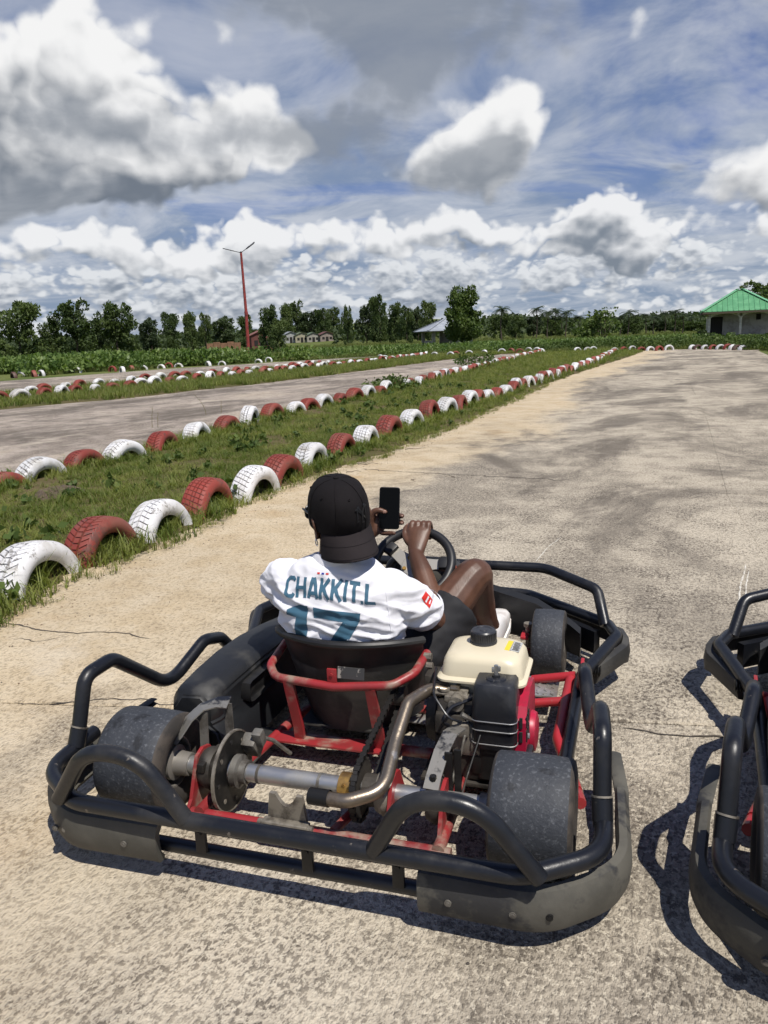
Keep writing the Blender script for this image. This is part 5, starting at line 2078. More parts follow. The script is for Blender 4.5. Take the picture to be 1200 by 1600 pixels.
    axle = ax.build('rear_axle', M_STEEL, K)
    mb = MB()
    for x in (-.20, -.02):
        mb.tube([(x - .004, 0, .14), (x + .004, 0, .14)], .0262, 20)
    mb.build('axle_seam', M_GREYMETAL, axle)
    mb = MB()
    mb.lathe([(-.018, .026), (-.018, .037), (.018, .037), (.018, .026)], 'X', (.058, 0, .14), 20, True)
    bolt(mb, (.058, -.030, .162), 'Y', .005, .004)
    mb.build('brass_collar', M_BRASS, axle)
    mb = MB()
    mb.lathe([(-.03, .026), (-.03, .046), (-.012, .046), (-.008, .033), (.01, .033), (.01, .026)], 'X', (-.245, 0, .14), 20, True)
    mb.build('disc_hub', M_GREYMETAL, axle)
    for s in (-1, 1):
        mb = MB()
        mb.lathe([(-.03, .026), (-.03, .032), (0, .034), (.012, .036), (.016, .05), (.03, .05), (.03, .026)], 'X', (s * .445, 0, .14), 20, True, Matrix.Scale(s, 4, (1, 0, 0)))
        mb.build('wheel_hub', M_RIM, axle)
    # brake disc with holes read as bolts, caliper
    mb = MB()
    mb.lathe([(-.004, .03), (-.004, .066), (-.0035, .107), (-.003, .110), (.003, .110), (.0035, .107), (.004, .066), (.004, .04)], 'X', (-.285, 0, .14), 44, True)
    dsc = mb.build('brake_disc', M_DISC, K)
    mb = MB()
    mb.lathe([(-.0045, .108), (-.0045, .1125), (.0045, .1125), (.0045, .108)], 'X', (-.285, 0, .14), 44, True)
    mb.build('disc_rim', M_CAST, dsc)
    for k in range(8):
        a = 6.283 * k / 8
        mb = MB()
        mb.lathe([(-.0055, 0), (-.0055, .007), (.0055, .007), (.0055, 0)], 'X', (-.285, .085 * math.cos(a), .14 + .085 * math.sin(a)), 10)
        mb.build('disc_bolt', M_CAST if k % 2 else M_SEAT, dsc)
    mb = MB()
    mb.box((-.265, .085, .175), (.05, .045, .07), .01, Matrix.Rotation(.6, 4, 'X'))
    mb.box((-.235, .075, .205), (.03, .03, .05), .006, Matrix.Rotation(.3, 4, 'X'))
    mb.tube([(-.25, .09, .2), (-.22, .13, .17), (-.2, .2, .09)], .006, 8)
    mb.build('brake_caliper', M_GREYMETAL, K)
    # bent plate on two upright flats over the axle (chain guard bracket)
    mb = MB()
    mb.strip([(-.455, -.02, .212), (-.43, .03, .262), (-.405, .065, .285), (-.365, .085, .296), (-.33, .09, .297)], .05, .004, up=(-.4, -.3, .85))
    br = mb.build('guard_bracket', M_WORNPAINT, K, smooth=0)
    mb = MB()
    mb.strip([(-.395, .055, .28), (-.392, .03, .06)], .026, .005, up=(0, 1, 0))
    mb.strip([(-.335, .09, .294), (-.335, .09, .10)], .026, .005, up=(0, 1, 0))
    mb.build('bracket_leg', M_GREYMETAL, br, smooth=0)
    # bare rear bracket (half saddle) on the cross tube
    mb = MB()
    M = Matrix.Translation((-.075, -.10, .0)) @ Matrix.Rotation(math.pi / 2, 4, 'X')
    pts = [(-.058, .05), (-.05, .13), (-.046, .16), (-.03, .16)]
    pts += [(-.03 + .06 * k / 8, .16 - .034 * math.sin(math.pi * k / 8)) for k in range(1, 8)]
    pts += [(.03, .16), (.046, .16), (.05, .13), (.058, .05)]
    mb.prism(pts, .012, M)
    mb.box((-.075, -.115, .075), (.13, .03, .03), .006)
    bolt(mb, (-.14, -.118, .078), 'X', .011, .012)
    bolt(mb, (-.01, -.118, .078), 'X', .011, .012)
    mb.build('saddle_bracket', M_CAST, K, smooth=0)
    # sprocket and chain
    sx = .098
    mb = MB()
    pr = []
    for k in range(56):
        a = 6.283 * k / 56
        rr = .083 if k % 2 else .074
        pr.append((rr * math.cos(a), rr * math.sin(a)))
    mb.prism(pr, .006, Matrix.Translation((sx, 0, .14)) @ Matrix.Rotation(math.pi / 2, 4, 'Y'))
    mb.lathe([(-.02, .026), (-.02, .042), (.02, .042), (.02, .026)], 'X', (sx + .03, 0, .14), 18, True)
    mb.build('sprocket', M_GREASE, K, smooth=0)
    c1, r1 = Vector((sx, 0, .14)), .081
    c2, r2 = Vector((sx, .36, .235)), .036
    d = (c2 - c1)
    dist = d.length
    base = math.atan2(d.z, d.y)
    off = math.acos((r1 - r2) / dist)
    loop = []
    n1 = 20
    for k in range(n1 + 1):
        a = base + off + (2 * math.pi - 2 * off) * k / n1
        loop.append(c1 + Vector((0, math.cos(a), math.sin(a))) * r1)
    for k in range(9):
        a = base - off + 2 * off * k / 8
        loop.append(c2 + Vector((0, math.cos(a), math.sin(a))) * r2)
    # resample evenly into links
    pts = loop + [loop[0]]
    tot = sum((b - a).length for a, b in zip(pts, pts[1:]))
    N = 84
    res, acc, i, target = [], 0, 0, 0
    for q in range(N):
        target = tot * q / N
        while acc + (pts[i + 1] - pts[i]).length < target:
            acc += (pts[i + 1] - pts[i]).length
            i += 1
        s = (target - acc) / max((pts[i + 1] - pts[i]).length, 1e-9)
        res.append(pts[i].lerp(pts[i + 1], s))
    ck = MB()
    for q in range(N):
        a, b = res[q], res[(q + 1) % N]
        t = (b - a).normalized()
        m_ = (a + b) / 2
        Mr = Matrix(((1, 0, 0), (0, t.y, -t.z), (0, t.z, t.y))).to_4x4()
        wd = .017 if q % 2 else .011
        ck.box(m_, (wd, (b - a).length * (1.15 if q % 2 else .8), .010), 0, Mr)
    ck.build('chain', M_CHAIN, K, smooth=0)
    mb = MB()
    mb.lathe([(-.02, 0), (-.02, .03), (.02, .03), (.02, 0)], 'X', (sx + .004, .36, .235), 16)
    mb.build('clutch', M_GREASE, K)
    # --- exhaust: S-bend from the cylinder to the tail
    ex = fillet([(.30, .28, .30), (.225, .27, .315), (.185, .17, .315), (.178, .06, .255), (.185, -.08, .195), (.10, -.128, .183), (.005, -.118, .178)], [.05, .05, .12, .1, .06], 8)
    mb = MB()
    mb.tube(ex, .018, 14, cap=False)
    pipe = mb.build('exhaust_pipe', M_EXHAUST, K)
    mb = MB()
    mb.tube([(.055, -.1215, .18), (.0, -.1175, .1778)], .0215, 14, cap=False)
    mb.tube([(.03, -.12, .1785), (.028, -.12, .1785)], .0185, 14)
    mb.build('tail_sleeve', M_DARKSTEEL, pipe)
    mb = MB()
    mb.box((.305, .283, .302), (.012, .05, .06), .004)
    bolt(mb, (.295, .265, .325), 'X', .008, .01)
    mb.build('exhaust_flange', M_EXHAUST, pipe)
    # --- engine block
    E = MB()
    E.box((.345, .33, .15), (.20, .24, .16), .02)
    E.box((.325, .30, .235), (.15, .16, .10), .015, Matrix.Rotation(-.25, 4, 'X'))
    for k in range(5):
        E.box((.335, .27 + .006 * k, .19 + .017 * k), (.12, .13, .005), .001, Matrix.Rotation(-.25, 4, 'X'))
    E.lathe([(-.03, 0), (-.03, .085), (.0, .095), (.02, .085), (.02, 0)], 'X', (.235, .36, .20), 22)
    E.box((.205, .40, .28), (.05, .08, .06), .012)
    E.box((.29, .245, .225), (.09, .07, .09), .02)
    eng = E.build('engine_block', M_GREASE, K)
    mb = MB()
    mb.box((.335, .25, .30), (.13, .035, .028), .01)
    mb.lathe([(-.02, 0), (-.02, .022), (.02, .022), (.02, 0)], 'Y', (.31, .235, .30), 14)
    mb.build('carburettor', M_CAST, eng)
    mb = MB()
    mb.box((.285, .27, .318), (.10, .055, .006), .002, Matrix.Rotation(.25, 4, 'X'))
    mb.lathe([(0, .012), (0, .02), (.006, .02), (.006, .012)], 'Z', (.265, .265, .318), 14, True)
    mb.box((.345, .225, .20), (.10, .05, .10), .02)
    mb.box((.325, .20, .235), (.05, .03, .04), .01)
    mb.build('intake_casting', M_CAST, eng)
    mb = MB()
    mb.tube([(.345, .225, .27), (.335, .16, .19), (.315, .10, .12), (.32, .02, .1)], .004, 8)
    mb.tube([(.37, .215, .295), (.36, .20, .265), (.33, .19, .285)], .008, 8)
    bolt(mb, (.30, .215, .30), 'Y', .012, .01)
    bolt(mb, (.38, .2, .285), 'Y', .009, .012)
    mb.build('throttle_linkage', M_GREYMETAL, eng)
    mb = MB()
    mb.box((.345, .34, .065), (.28, .28, .012), .003)
    mb.build('engine_mount', M_GREASE, eng)
    # hoses, cables and plug lead
    for pts, r_, m_ in (([(.40, .33, .315), (.385, .26, .29), (.36, .235, .26), (.35, .225, .24)], .0045, M_FILTER),
                        ([(.33, .19, .262), (.30, .16, .285), (.25, .20, .33), (.22, .36, .34), (.18, .55, .22), (.16, .8, .10)], .0035, M_FILTER),
                        ([(.29, .205, .24), (.275, .17, .265), (.30, .20, .30), (.36, .24, .315)], .005, M_FILTER),
                        ([(.352, .03, .11), (.36, .12, .15), (.385, .20, .24)], .003, M_DARKSTEEL)):
        mb = MB()
        mb.tube(fillet(pts, .04, 5), r_, 8)
        mb.build('hose', m_, eng)
    for p_ in ((.25, .30, .26), (.255, .34, .285), (.245, .40, .26), (.30, .222, .18), (.37, .215, .15), (.29, .24, .12)):
        mb = MB()
        bolt(mb, p_, 'Y', .008, .008)
        mb.build('engine_bolt', M_STEEL, eng)
    # fuel tank: pressed shell with a lip
    def ringz(cx, cy, hx, hy, z, rr, n=6):
        pts = []
        for qx, qy, a0 in ((1, 1, 0), (-1, 1, 90), (-1, -1, 180), (1, -1, 270)):
            for k in range(n + 1):
                a = R(a0 + 90 * k / n)
                pts.append((cx + qx * (hx - rr) + rr * math.cos(a), cy + qy * (hy - rr) + rr * math.sin(a), z))
        return pts
    tx, ty_, tz = .368, .372, -.024
    mb = MB()
    mb.sections([ringz(tx, ty_, .085, .07, .288, .03), ringz(tx, ty_, .10, .085, .310, .03), ringz(tx, ty_, .105, .09, .362, .03), ringz(tx, ty_, .128, .108, .366, .03), ringz(tx, ty_, .128, .108, .372, .03), ringz(tx, ty_, .118, .098, .380, .035),
                 ringz(tx, ty_, .112, .093, .418, .04), ringz(tx, ty_, .104, .086, .433, .045), ringz(tx, ty_, .088, .072, .440, .045), ringz(tx, ty_, .05, .04, .444, .03)])
    for q in mb.v:
        q.z += tz
    tank = mb.build('fuel_tank', M_CREAM, K, smooth=40)
    mb = MB()
    mb.lathe([(.0, 0), (.0, .040), (.008, .040)] + [(.008 + .002 * (k % 2), .038) for k in range(1)] + [(.012, .037), (.038, .0365), (.042, .033), (.042, .025), (.0405, .024), (.0405, .012), (.042, .011), (.042, 0)], 'Z', (tx - .01, ty_ + .02, .441 + tz), 40)
    for k in range(36):
        a = 6.283 * k / 36
        mb.box((tx - .01 + .037 * math.cos(a), ty_ + .02 + .037 * math.sin(a), .466 + tz), (.003, .003, .022), 0, Matrix.Rotation(a, 4, 'Z'))
    mb.build('fuel_cap', M_FILTER, tank)
    st = MB()
    st.box((tx + .066, ty_ + .01, .4425 + tz), (.014, .07, .0015), 0, Matrix.Rotation(-.05, 4, 'Z') @ Matrix.Rotation(.09, 4, 'Y'))
    st = st.build('warning_sticker', M_YELLOW, tank, smooth=0)
    s2 = MB()
    s2.box((tx + .088, ty_ + .01, .4405 + tz), (.026, .07, .0015), 0, Matrix.Rotation(-.05, 4, 'Z') @ Matrix.Rotation(.14, 4, 'Y'))
    s2.build('sticker_panel', M_STKGREY, st, smooth=0)
    s3 = MB()
    for k in range(9):
        L = .016 if k % 3 else .020
        s3.box((tx + .0885, ty_ - .018 + .0068 * k, .4416 + tz), (L, .0028, .0008), 0, Matrix.Rotation(-.05, 4, 'Z') @ Matrix.Rotation(.14, 4, 'Y'))
    s3.box((tx + .0755, ty_ + .01, .4425 + tz), (.002, .07, .0008), 0, Matrix.Rotation(-.05, 4, 'Z'))
    s3.build('sticker_print', M_STKBLK, st, smooth=0)
    # air filter box, wire clips and wing nut
    fx, fy = .418, .245
    mb = MB()
    mb.sections([ringz(fx, fy, .054, .050, .185, .02), ringz(fx, fy, .060, .056, .215, .02), ringz(fx, fy, .062, .058, .29, .02), ringz(fx, fy, .057, .053, .366, .02), ringz(fx, fy, .052, .048, .375, .02), ringz(fx, fy, .035, .03, .377, .02)])
    af = mb.build('air_filter', M_FILTER, K, smooth=40)
    mb = MB()
    mb.sections([ringz(fx, fy, .05, .046, .20, .02), ringz(fx, fy, .05, .046, .09, .02)])
    mb.box((.38, .22, .13), (.05, .04, .06), .01)
    mb.build('filter_base', M_DARKSTEEL, af, smooth=40)
    for z in (.272, .245, .205):
        mb = MB()
        mb.tube([Vector(p) for p in ringz(fx, fy, .0632, .0592, z, .021)], .0018, 6, closed=True)
        mb.build('wire_clip', M_STEEL, af)
    mb = MB()
    mb.lathe([(0, .0), (0, .030), (.004, .028), (.006, .02), (.006, .012), (.012, .011), (.012, 0)], 'Z', (fx, fy, .376), 20)
    mb.build('filter_washer', M_FILTER, af)
    mb = MB()
    mb.lathe([(0, 0), (0, .006), (.03, .006), (.03, 0)], 'Z', (fx, fy, .385), 10)
    mb.box((fx, fy, .403), (.026, .006, .016), .003, Matrix.Rotation(.5, 4, 'Z'))
    mb.build('wing_nut', M_STEEL, af)
    # fan shroud with slots, recoil drum
    mb = MB()
    Msh = Matrix.Translation((.478, .33, .195)) @ Matrix.Rotation(math.pi / 2, 4, 'Z') @ Matrix.Rotation(math.pi / 2, 4, 'X')
    outl = [(-.115, -.085), (.10, -.085), (.115, -.06), (.115, .07), (.085, .115), (.0, .125), (-.085, .105), (-.115, .07)]
    mb.prism(outl, .05, Msh)
    shd = mb.build('fan_shroud', M_REDSHROUD, K, smooth=0)
    mb = MB()
    mb.lathe([(-.02, .06), (.0, .06), (.010, .055), (.014, .04), (.014, .0)], 'X', (.508, .345, .175), 28)
    mb.build('recoil_drum', M_REDSHROUD, shd)
    sl = MB()
    for r_ in range(2):
        for c_ in range(3):
            sl.box((.5045, .225 + .022 * c_, .265 - .042 * r_), (.004, .012, .032), .0015)
            sl.box((.462 + .014 * c_, .2138, .265 - .042 * r_), (.009, .004, .032), .0015)
    sl.build('vent_slot', M_STKBLK, shd, smooth=0)
    mb = MB()
    for yy, zz in ((.235, .13), (.42, .13), (.24, .215)):
        bolt(mb, (.505, yy, zz), 'X', .009, .006)
    mb.build('shroud_bolt', M_STEEL, shd)
    mb = MB()
    mb.box((.51, .24, .135), (.02, .05, .09), .008)
    mb.build('starter_housing', M_FILTER, shd)
    # steel arm over the axle (bent flat) and its rod
    mb = MB()
    mb.strip([(.33, .16, .262), (.318, .10, .275), (.308, .04, .255), (.30, -.02, .215), (.298, -.045, .195)], .040, .005, up=(0, -.3, .95))
    arm = mb.build('guard_arm', M_WORNPAINT, K, smooth=0)
    mb = MB()
    mb.box((.33, .02, .18), (.02, .007, .17), .001)
    mb.box((.352, .03, .18), (.018, .006, .18), .001)
    bolt(mb, (.352, .024, .10), 'Y', .012, .006)
    bolt(mb, (.30, -.025, .216), 'Z', .009, .006)
    mb.build('arm_link', M_DARKSTEEL, arm, smooth=0)
    # --- seat: bucket shell with rolled rim
    cx = -.082
    def seat_ring(t, off=0.0):
        """t 0 floor front .. 1 top rim"""
        z = .085 + t * .324
        yb = .385 - .080 * t
        hw = (.196 + .041 * t ** .8) + off
        pts = []
        depth = .14 + .06 * (1 - t)
        for k in range(25):
            s = -1 + 2 * k / 24
            a = s * 1.25
            x = hw * math.sin(a) / math.sin(1.25)
            y = yb + (1 - math.cos(a) / 1.0) * depth / (1 - math.cos(1.25)) * 1.0 - off
            # arms drop towards the front
            zz = z - (.02 if t > .9 else 0) * abs(s) ** 3
            pts.append(Vector((cx + x, y, zz)))
        return pts
    S = MB()
    T = [0, .12, .3, .5, .7, .85, .95, 1.0]
    outer = [seat_ring(t, .006) for t in T]
    inner = [seat_ring(t, -.004) for t in reversed(T)]
    grid = outer + [[p + Vector((0, 0, .006)) for p in seat_ring(1.0, .001)]] + inner
    b0 = len(S.v)
    n = 25
    for row in grid:
        S.v.extend(row)
    for i in range(len(grid) - 1):
        for j in range(n - 1):
            S.f.append((b0 + i * n + j, b0 + i * n + j + 1, b0 + (i + 1) * n + j + 1, b0 + (i + 1) * n + j))
    # pan
    S.box((cx, .60, .083), (.34, .42, .012), .005)
    seat = S.build('seat', M_SEAT, K, smooth=50)
    seat.data.materials.append(M_SEATDUST)
    for p in seat.data.polygons:
        if p.center.z < .28 and p.center.y < .42 and p.normal.y < 0:
            p.material_index = 1
    rim = MB()
    rr = [p + Vector((0, -.003, .002)) for p in seat_ring(1.0, .006)]
    rim.tube(rr, .013, 10)
    rim.build('seat_rim', M_SEAT, seat)
    # red hoop that carries the seat
    mb = MB()
    hp = [(-.335, .50, .315), (-.322, .35, .300), (-.28, .295, .288), (-.08, .278, .283), (.10, .295, .298), (.155, .35, .318), (.165, .47, .335)]
    mb.tube(fillet(hp, .06, 6), .0135, 12)
    sf = mb.build('seat_frame', M_RED, K)
    for xa, xb in ((-.232, -.222), (.035, .045)):
        mb = MB()
        mb.strip([(xa, .285, .285), (xb + .0, .318, .12), (xb, .325, .068)], .032, .014, up=(0, 1, 0))
        mb.build('frame_leg', M_RED, sf)
    mb = MB()
    mb.box((-.085, .283, .315), (.03, .008, .05), .002)
    bolt(mb, (-.085, .278, .322), 'Y', .005, .003)
    mb.build('frame_tab', M_RED, sf)
    mb = MB()
    mb.box((-.03, .3005, .322), (.085, .004, .036), .001, Matrix.Rotation(-.22, 4, 'X'))
    mb.build('worn_label', mat('worn_label', (0.30, 0.28, 0.25), .7, col2=(0.04, 0.04, 0.04), mscale=14, mlo=.50, mhi=.54), seat, smooth=0)
    mb = MB()
    bolt(mb, (.175, .44, .335), 'X', .014, .012)
    bolt(mb, (.185, .42, .315), 'X', .012, .01)
    mb.build('seat_bolt', M_CAST, sf)
    # --- floor tray, pedals, steering
    mb = MB()
    mb.box((0, .98, .045), (.44, .86, .006), .002)
    mb.build('floor_tray', M_CHECKER, K)
    mb = MB()
    mb.box((.478, .83, .085), (.13, .15, .006), .001)
    pl = mb.build('step_plate', M_CHECKER, K)
    mb = MB()
    for i in range(5):
        for j in range(6):
            mb.box((.43 + .024 * i, .77 + .025 * j, .0895), (.016, .004, .003), .001, Matrix.Rotation(.8 if (i + j) % 2 else -.8, 4, 'Z'))
    mb.build('tread_bar', M_CHECKER, pl)
    for sx_ in (-.14, .14):
        mb = MB()
        mb.tube([(sx_, 1.26, .06), (sx_, 1.24, .16), (sx_ * 1.2, 1.24, .20)], .009, 8)
        mb.box((sx_ * 1.1, 1.23, .19), (.07, .01, .08), .004)
        mb.build('pedal', M_REDBRIGHT, K)
    wc = Vector((.025, .835, .512))
    nrm = Vector((0, -math.cos(R(48)), math.sin(R(48))))
    Mw = Matrix.Translation(wc) @ nrm.to_track_quat('Z', 'Y').to_matrix().to_4x4() @ Matrix.Rotation(R(-14), 4, 'Z')
    mb = MB()
    pts = []
    for k in range(56):
        a = 6.283 * k / 56
        rr_ = .142
        x, y = rr_ * math.cos(a), rr_ * math.sin(a)
        if y < -.115: y = -.115 + (y + .115) * .25
        pts.append(Mw @ Vector((x, y, 0)))
    mb.tube(pts, .0168, 14, closed=True)
    sw = mb.build('steering_wheel', M_GRIP, K)
    for ang in (160, 20, 270):
        a = R(ang)
        mb = MB()
        d = Vector((math.cos(a), math.sin(a), 0))
        s = Vector((-d.y, d.x, 0))
        r0 = [d * .02 + s * .03, d * .02 - s * .03, d * .085 - s * .02, d * .13 - s * .022, d * .13 + s * .022, d * .085 + s * .02]
        if ang == 270: r0 = [d * .02 + s * .02, d * .02 - s * .02, d * .13 - s * .014, d * .13 + s * .014]
        mb.prism([(p.x, p.y) for p in r0], .005, Mw @ Matrix.Translation((0, 0, -.012)))
        mb.build('spoke', M_SPOKE, sw, smooth=0)
        if ang != 270:
            pd = MB()
            pd.box((0, 0, 0), (.05, .05, .03), .01, None)
            oo = pd
            oo.v = [Mw @ Matrix.Translation((d.x * .118, d.y * .118, -.008)) @ Matrix.Rotation(a, 4, 'Z') @ p for p in oo.v]
            oo.build('spoke_pad', M_GRIP, sw)
    mb = MB()
    mb.lathe([(-.02, 0), (-.02, .045), (0, .045), (.004, .04), (.004, 0)], 'Z', (0, 0, -.012), 24)
    mb.v = [Mw @ p for p in mb.v]
    mb.build('hub_plate', M_SPOKE, sw)
    for k in range(4):
        a = R(45 + 90 * k)
        mb = MB()
        mb.lathe([(-.004, 0), (-.004, .007), (.004, .007), (.004, 0)], 'Z', (.033 * math.cos(a), .033 * math.sin(a), -.006), 10)
        mb.v = [Mw @ p for p in mb.v]
        mb.build('hub_bolt', M_BRASS, sw)
    mb = MB()
    mb.tube([wc - nrm * .02, Vector((.01, 1.16, .12))], .012, 10)
    mb.build('steering_column', M_DARKSTEEL, K)
    mb = MB()
    mb.tube([(-.19, 1.10, .07), (-.03, .95, .40)], .011, 10)
    mb.tube([(.19, 1.10, .07), (.05, .95, .40)], .011, 10)
    mb.build('column_support', M_RED, K)
    # kingpins and tie rods
    for s in (-1, 1):
        mb = MB()
        mb.tube([(s * .405, 1.12, .06), (s * .405, 1.12, .20)], .011, 10)
        mb.lathe([(0, .018), (.014, .018), (.014, .0)], 'Z', (s * .405, 1.12, .195), 8)
        mb.tube([(s * .405, 1.12, .13), (s * .50, 1.12, .13)], .011, 10)
        mb.build('kingpin', M_CAST, K)
        mb = MB()
        mb.tube([(s * .40, 1.08, .11), (s * .02, 1.12, .13)], .007, 8)
        mb.build('tie_rod', M_STEEL, K)
        mb = MB()
        mb.box((s * .395, 1.10, .165), (.03, .07, .012), .003)
        mb.box((s * .395, 1.10, .085), (.03, .07, .012), .003)
        mb.build('kingpin_yoke', M_REDBRIGHT, K)
        wheel(K, s * .548, 0, .205, .142, .072)
        wheel(K, s * .485, 1.12, .125, .132, .066)
    return K


def copy_tree(o, parent=None):
    c = o.copy()
    C.objects.link(c)
    c.parent = parent
    for ch in o.children:
        copy_tree(ch, c)
    return c


KA = R(17.5)
KO = Vector((-.18, 1.86, 0))
kart = make_kart('red framed kart with black tube bumpers and cream fuel tank, driver seated in it')
kart.location = KO
kart.rotation_euler = (0, 0, -KA)
kart2 = copy_tree(kart)
kart2['label'] = 'second kart at the right edge, mostly out of view, with black tube bumpers'
kart2.location = (1.405, 1.268, 0)
kart2.rotation_euler = (0, 0, -R(24))
# ------------------------------------------------------------------ driver
M_SKIN = mat('skin', (0.082, 0.037, 0.021), 0.46, col2=(0.125, 0.058, 0.034), mscale=7, mlo=.4, mhi=.65, bump=.12, bscale=160, spec=.5)
M_SHIRT = mat('white_shirt', (0.78, 0.78, 0.82), 0.75, var=.04, vscale=6, bump=.06, bscale=500, spec=.25)
M_PRINT = mat('teal_print', (0.050, 0.135, 0.205), 0.6)
M_CAP = mat('black_cap_cloth', (0.0085, 0.007, 0.0078), 0.9, var=.2, vscale=14, bump=.25, bscale=420, spec=.2)
M_BRIM = mat('faded_brim_cloth', (0.021, 0.017, 0.018), 0.92, var=.15, vscale=18, bump=.25, bscale=420, spec=.2)
M_EMB = mat('black_embroidery', (0.006, 0.006, 0.008), 0.45, bump=.3, bscale=300)
M_SHORTS = mat('black_shorts', (0.012, 0.012, 0.014), 0.8, var=.2, vscale=12, bump=.15, bscale=300)
M_SHOE = mat('white_shoe', (0.74, 0.72, 0.70), 0.6, col2=(0.60, 0.56, 0.53), mscale=12)
M_PHONE = mat('black_phone', (0.004, 0.004, 0.005), 0.3, spec=.3)
M_SCREEN = mat('dark_phone_screen', (0.002, 0.002, 0.002), 0.1, spec=.12)
M_NAIL = mat('fingernail', (0.28, 0.16, 0.12), 0.3)
M_SILVER = mat('silver', (0.75, 0.75, 0.76), 0.2, metal=1.0)
M_LENS = mat('dark_spectacle_lens', (0.02, 0.025, 0.022), 0.08)
M_BADGE = mat('red_badge', (0.62, 0.03, 0.02), .55)
M_BLUE = mat('blue_thread', (0.02, 0.03, 0.30), .6)
M_HAIR = mat('short_black_hair', (0.008, 0.007, 0.007), .9, bump=.8, bscale=300)


def ellipsoid(mb, c, r, M=None, n=16):
    prof = [(-math.cos(math.pi * k / n), math.sin(math.pi * k / n)) for k in range(n + 1)]
    prof[0] = (-1, .02); prof[-1] = (1, .02)
    m2 = MB()
    m2.lathe(prof, 'Z', (0, 0, 0), 20, cap=True)
    T = Matrix.Translation(c) @ (M if M is not None else Matrix.Identity(4)) @ Matrix.Diagonal((r[0], r[1], r[2], 1))
    mb.add(m2.v, m2.f, T)


def catmull(pts, vals, sub=5):
    P = [Vector(p) for p in pts]
    op, ov = [], []
    for i in range(len(P) - 1):
        p0, p1, p2, p3 = P[max(i - 1, 0)], P[i], P[i + 1], P[min(i + 2, len(P) - 1)]
        for k in range(sub):
            t = k / sub
            op.append(.5 * ((2 * p1) + (p2 - p0) * t + (2 * p0 - 5 * p1 + 4 * p2 - p3) * t * t + (3 * p1 - p0 - 3 * p2 + p3) * t ** 3))
            ov.append(vals[i] + (vals[i + 1] - vals[i]) * t)
    op.append(P[-1]); ov.append(vals[-1])
    return op, ov


def limb(mb, pts, rad, seg=14, round_ends=True):
    p, r = catmull(pts, rad)
    mb.tube(p, r, seg)
    if round_ends:
        for q, rr in ((p[0], r[0]), (p[-1], r[-1])):
            ellipsoid(mb, q, (rr * .99, rr * .99, rr * .99), n=8)


def torso(mb, rows, seg=28, power=2.4):
    rings = []
    for (z, yc, xc, hw, hd) in rows:
        ring = []
        for k in range(seg):
            a = 2 * math.pi * k / seg
            c_, s_ = math.cos(a), math.sin(a)
            ring.append((xc + hw * math.copysign(abs(c_) ** (2 / power), c_), yc + hd * math.copysign(abs(s_) ** (2 / power), s_), z))
        rings.append(ring)
    mb.sections(rings)


def remeshed(mb, voxel, smooth_it, name, m):
    me = bpy.data.meshes.new(name)
    me.from_pydata([tuple(p) for p in mb.v], [], mb.f)
    bm = bmesh.new(); bm.from_mesh(me)
    bmesh.ops.recalc_face_normals(bm, faces=bm.faces)
    bm.to_mesh(me); bm.free()
    o = bpy.data.objects.new(name + '_tmp', me)
    C.objects.link(o)
    md = o.modifiers.new('r', 'REMESH')
    md.mode = 'VOXEL'
    md.voxel_size = voxel
    md.use_smooth_shade = True
    me2 = evaluated(o)
    bpy.data.objects.remove(o)
    bm = bmesh.new(); bm.from_mesh(me2)
    for _ in range(smooth_it):
        bmesh.ops.smooth_vert(bm, verts=bm.verts, factor=.5, use_axis_x=True, use_axis_y=True, use_axis_z=True)
    bm.to_mesh(me2); bm.free()
    me2.name = name
    me2.materials.clear()
    me2.materials.append(m)
    me2.polygons.foreach_set('use_smooth', [True] * len(me2.polygons))
    return me2


HEAD_C = Vector((-.105, .462, .756))
HM = Matrix.Translation(HEAD_C) @ Matrix.Rotation(R(41), 4, 'Z') @ Matrix.Rotation(R(4), 4, 'X') @ Matrix.Rotation(R(-6), 4, 'Y')   # local +y is the way the face looks


def H(p):
    return HM @ Vector(p)


# --- body
B = MB()
torso(B, [(.11, .54, -.085, .15, .10), (.25, .49, -.085, .15, .095), (.38, .45, -.09, .165, .095), (.46, .43, -.10, .18, .095), (.53, .425, -.105, .17, .08), (.575, .425, -.105, .14, .066), (.61, .427, -.105, .09, .056), (.65, .432, -.105, .06, .055)])
limb(B, [(-.105, .43, .60), (-.107, .437, .66), (-.105, .452, .72)], [.062, .056, .056])
ellipsoid(B, H((0, -.004, .02)), (.077, .098, .105), HM.to_3x3().to_4x4())
ellipsoid(B, H((0, .030, -.05)), (.056, .064, .070), HM.to_3x3().to_4x4())
ellipsoid(B, H((0, .075, -.098)), (.026, .022, .022), HM.to_3x3().to_4x4())
limb(B, [H((0, .088, .012)), H((0, .104, -.02)), H((0, .108, -.034))], [.009, .013, .015], 10)
for s in (-1, 1):
    ellipsoid(B, H((s * .013, .1, -.036)), (.010, .010, .008))
    ellipsoid(B, H((s * .03, .085, .030)), (.024, .010, .008), HM.to_3x3().to_4x4())
    ellipsoid(B, H((s * .045, .062, -.02)), (.024, .022, .02), HM.to_3x3().to_4x4())
    # ear: outer fold and lobe
    ear = [H((s * .080, -.002, .008)), H((s * .090, -.020, .030)), H((s * .093, -.034, .020)), H((s * .090, -.034, -.004)), H((s * .085, -.020, -.026)), H((s * .080, -.008, -.034))]
    limb(B, ear, [.005, .0055, .0055, .0055, .006, .008], 8)
    ellipsoid(B, H((s * .082, -.018, -.002)), (.005, .016, .028), HM.to_3x3().to_4x4())
ellipsoid(B, H((0, .098, -.060)), (.024, .010, .007), HM.to_3x3().to_4x4())
ellipsoid(B, H((0, .096, -.071)), (.021, .010, .007), HM.to_3x3().to_4x4())
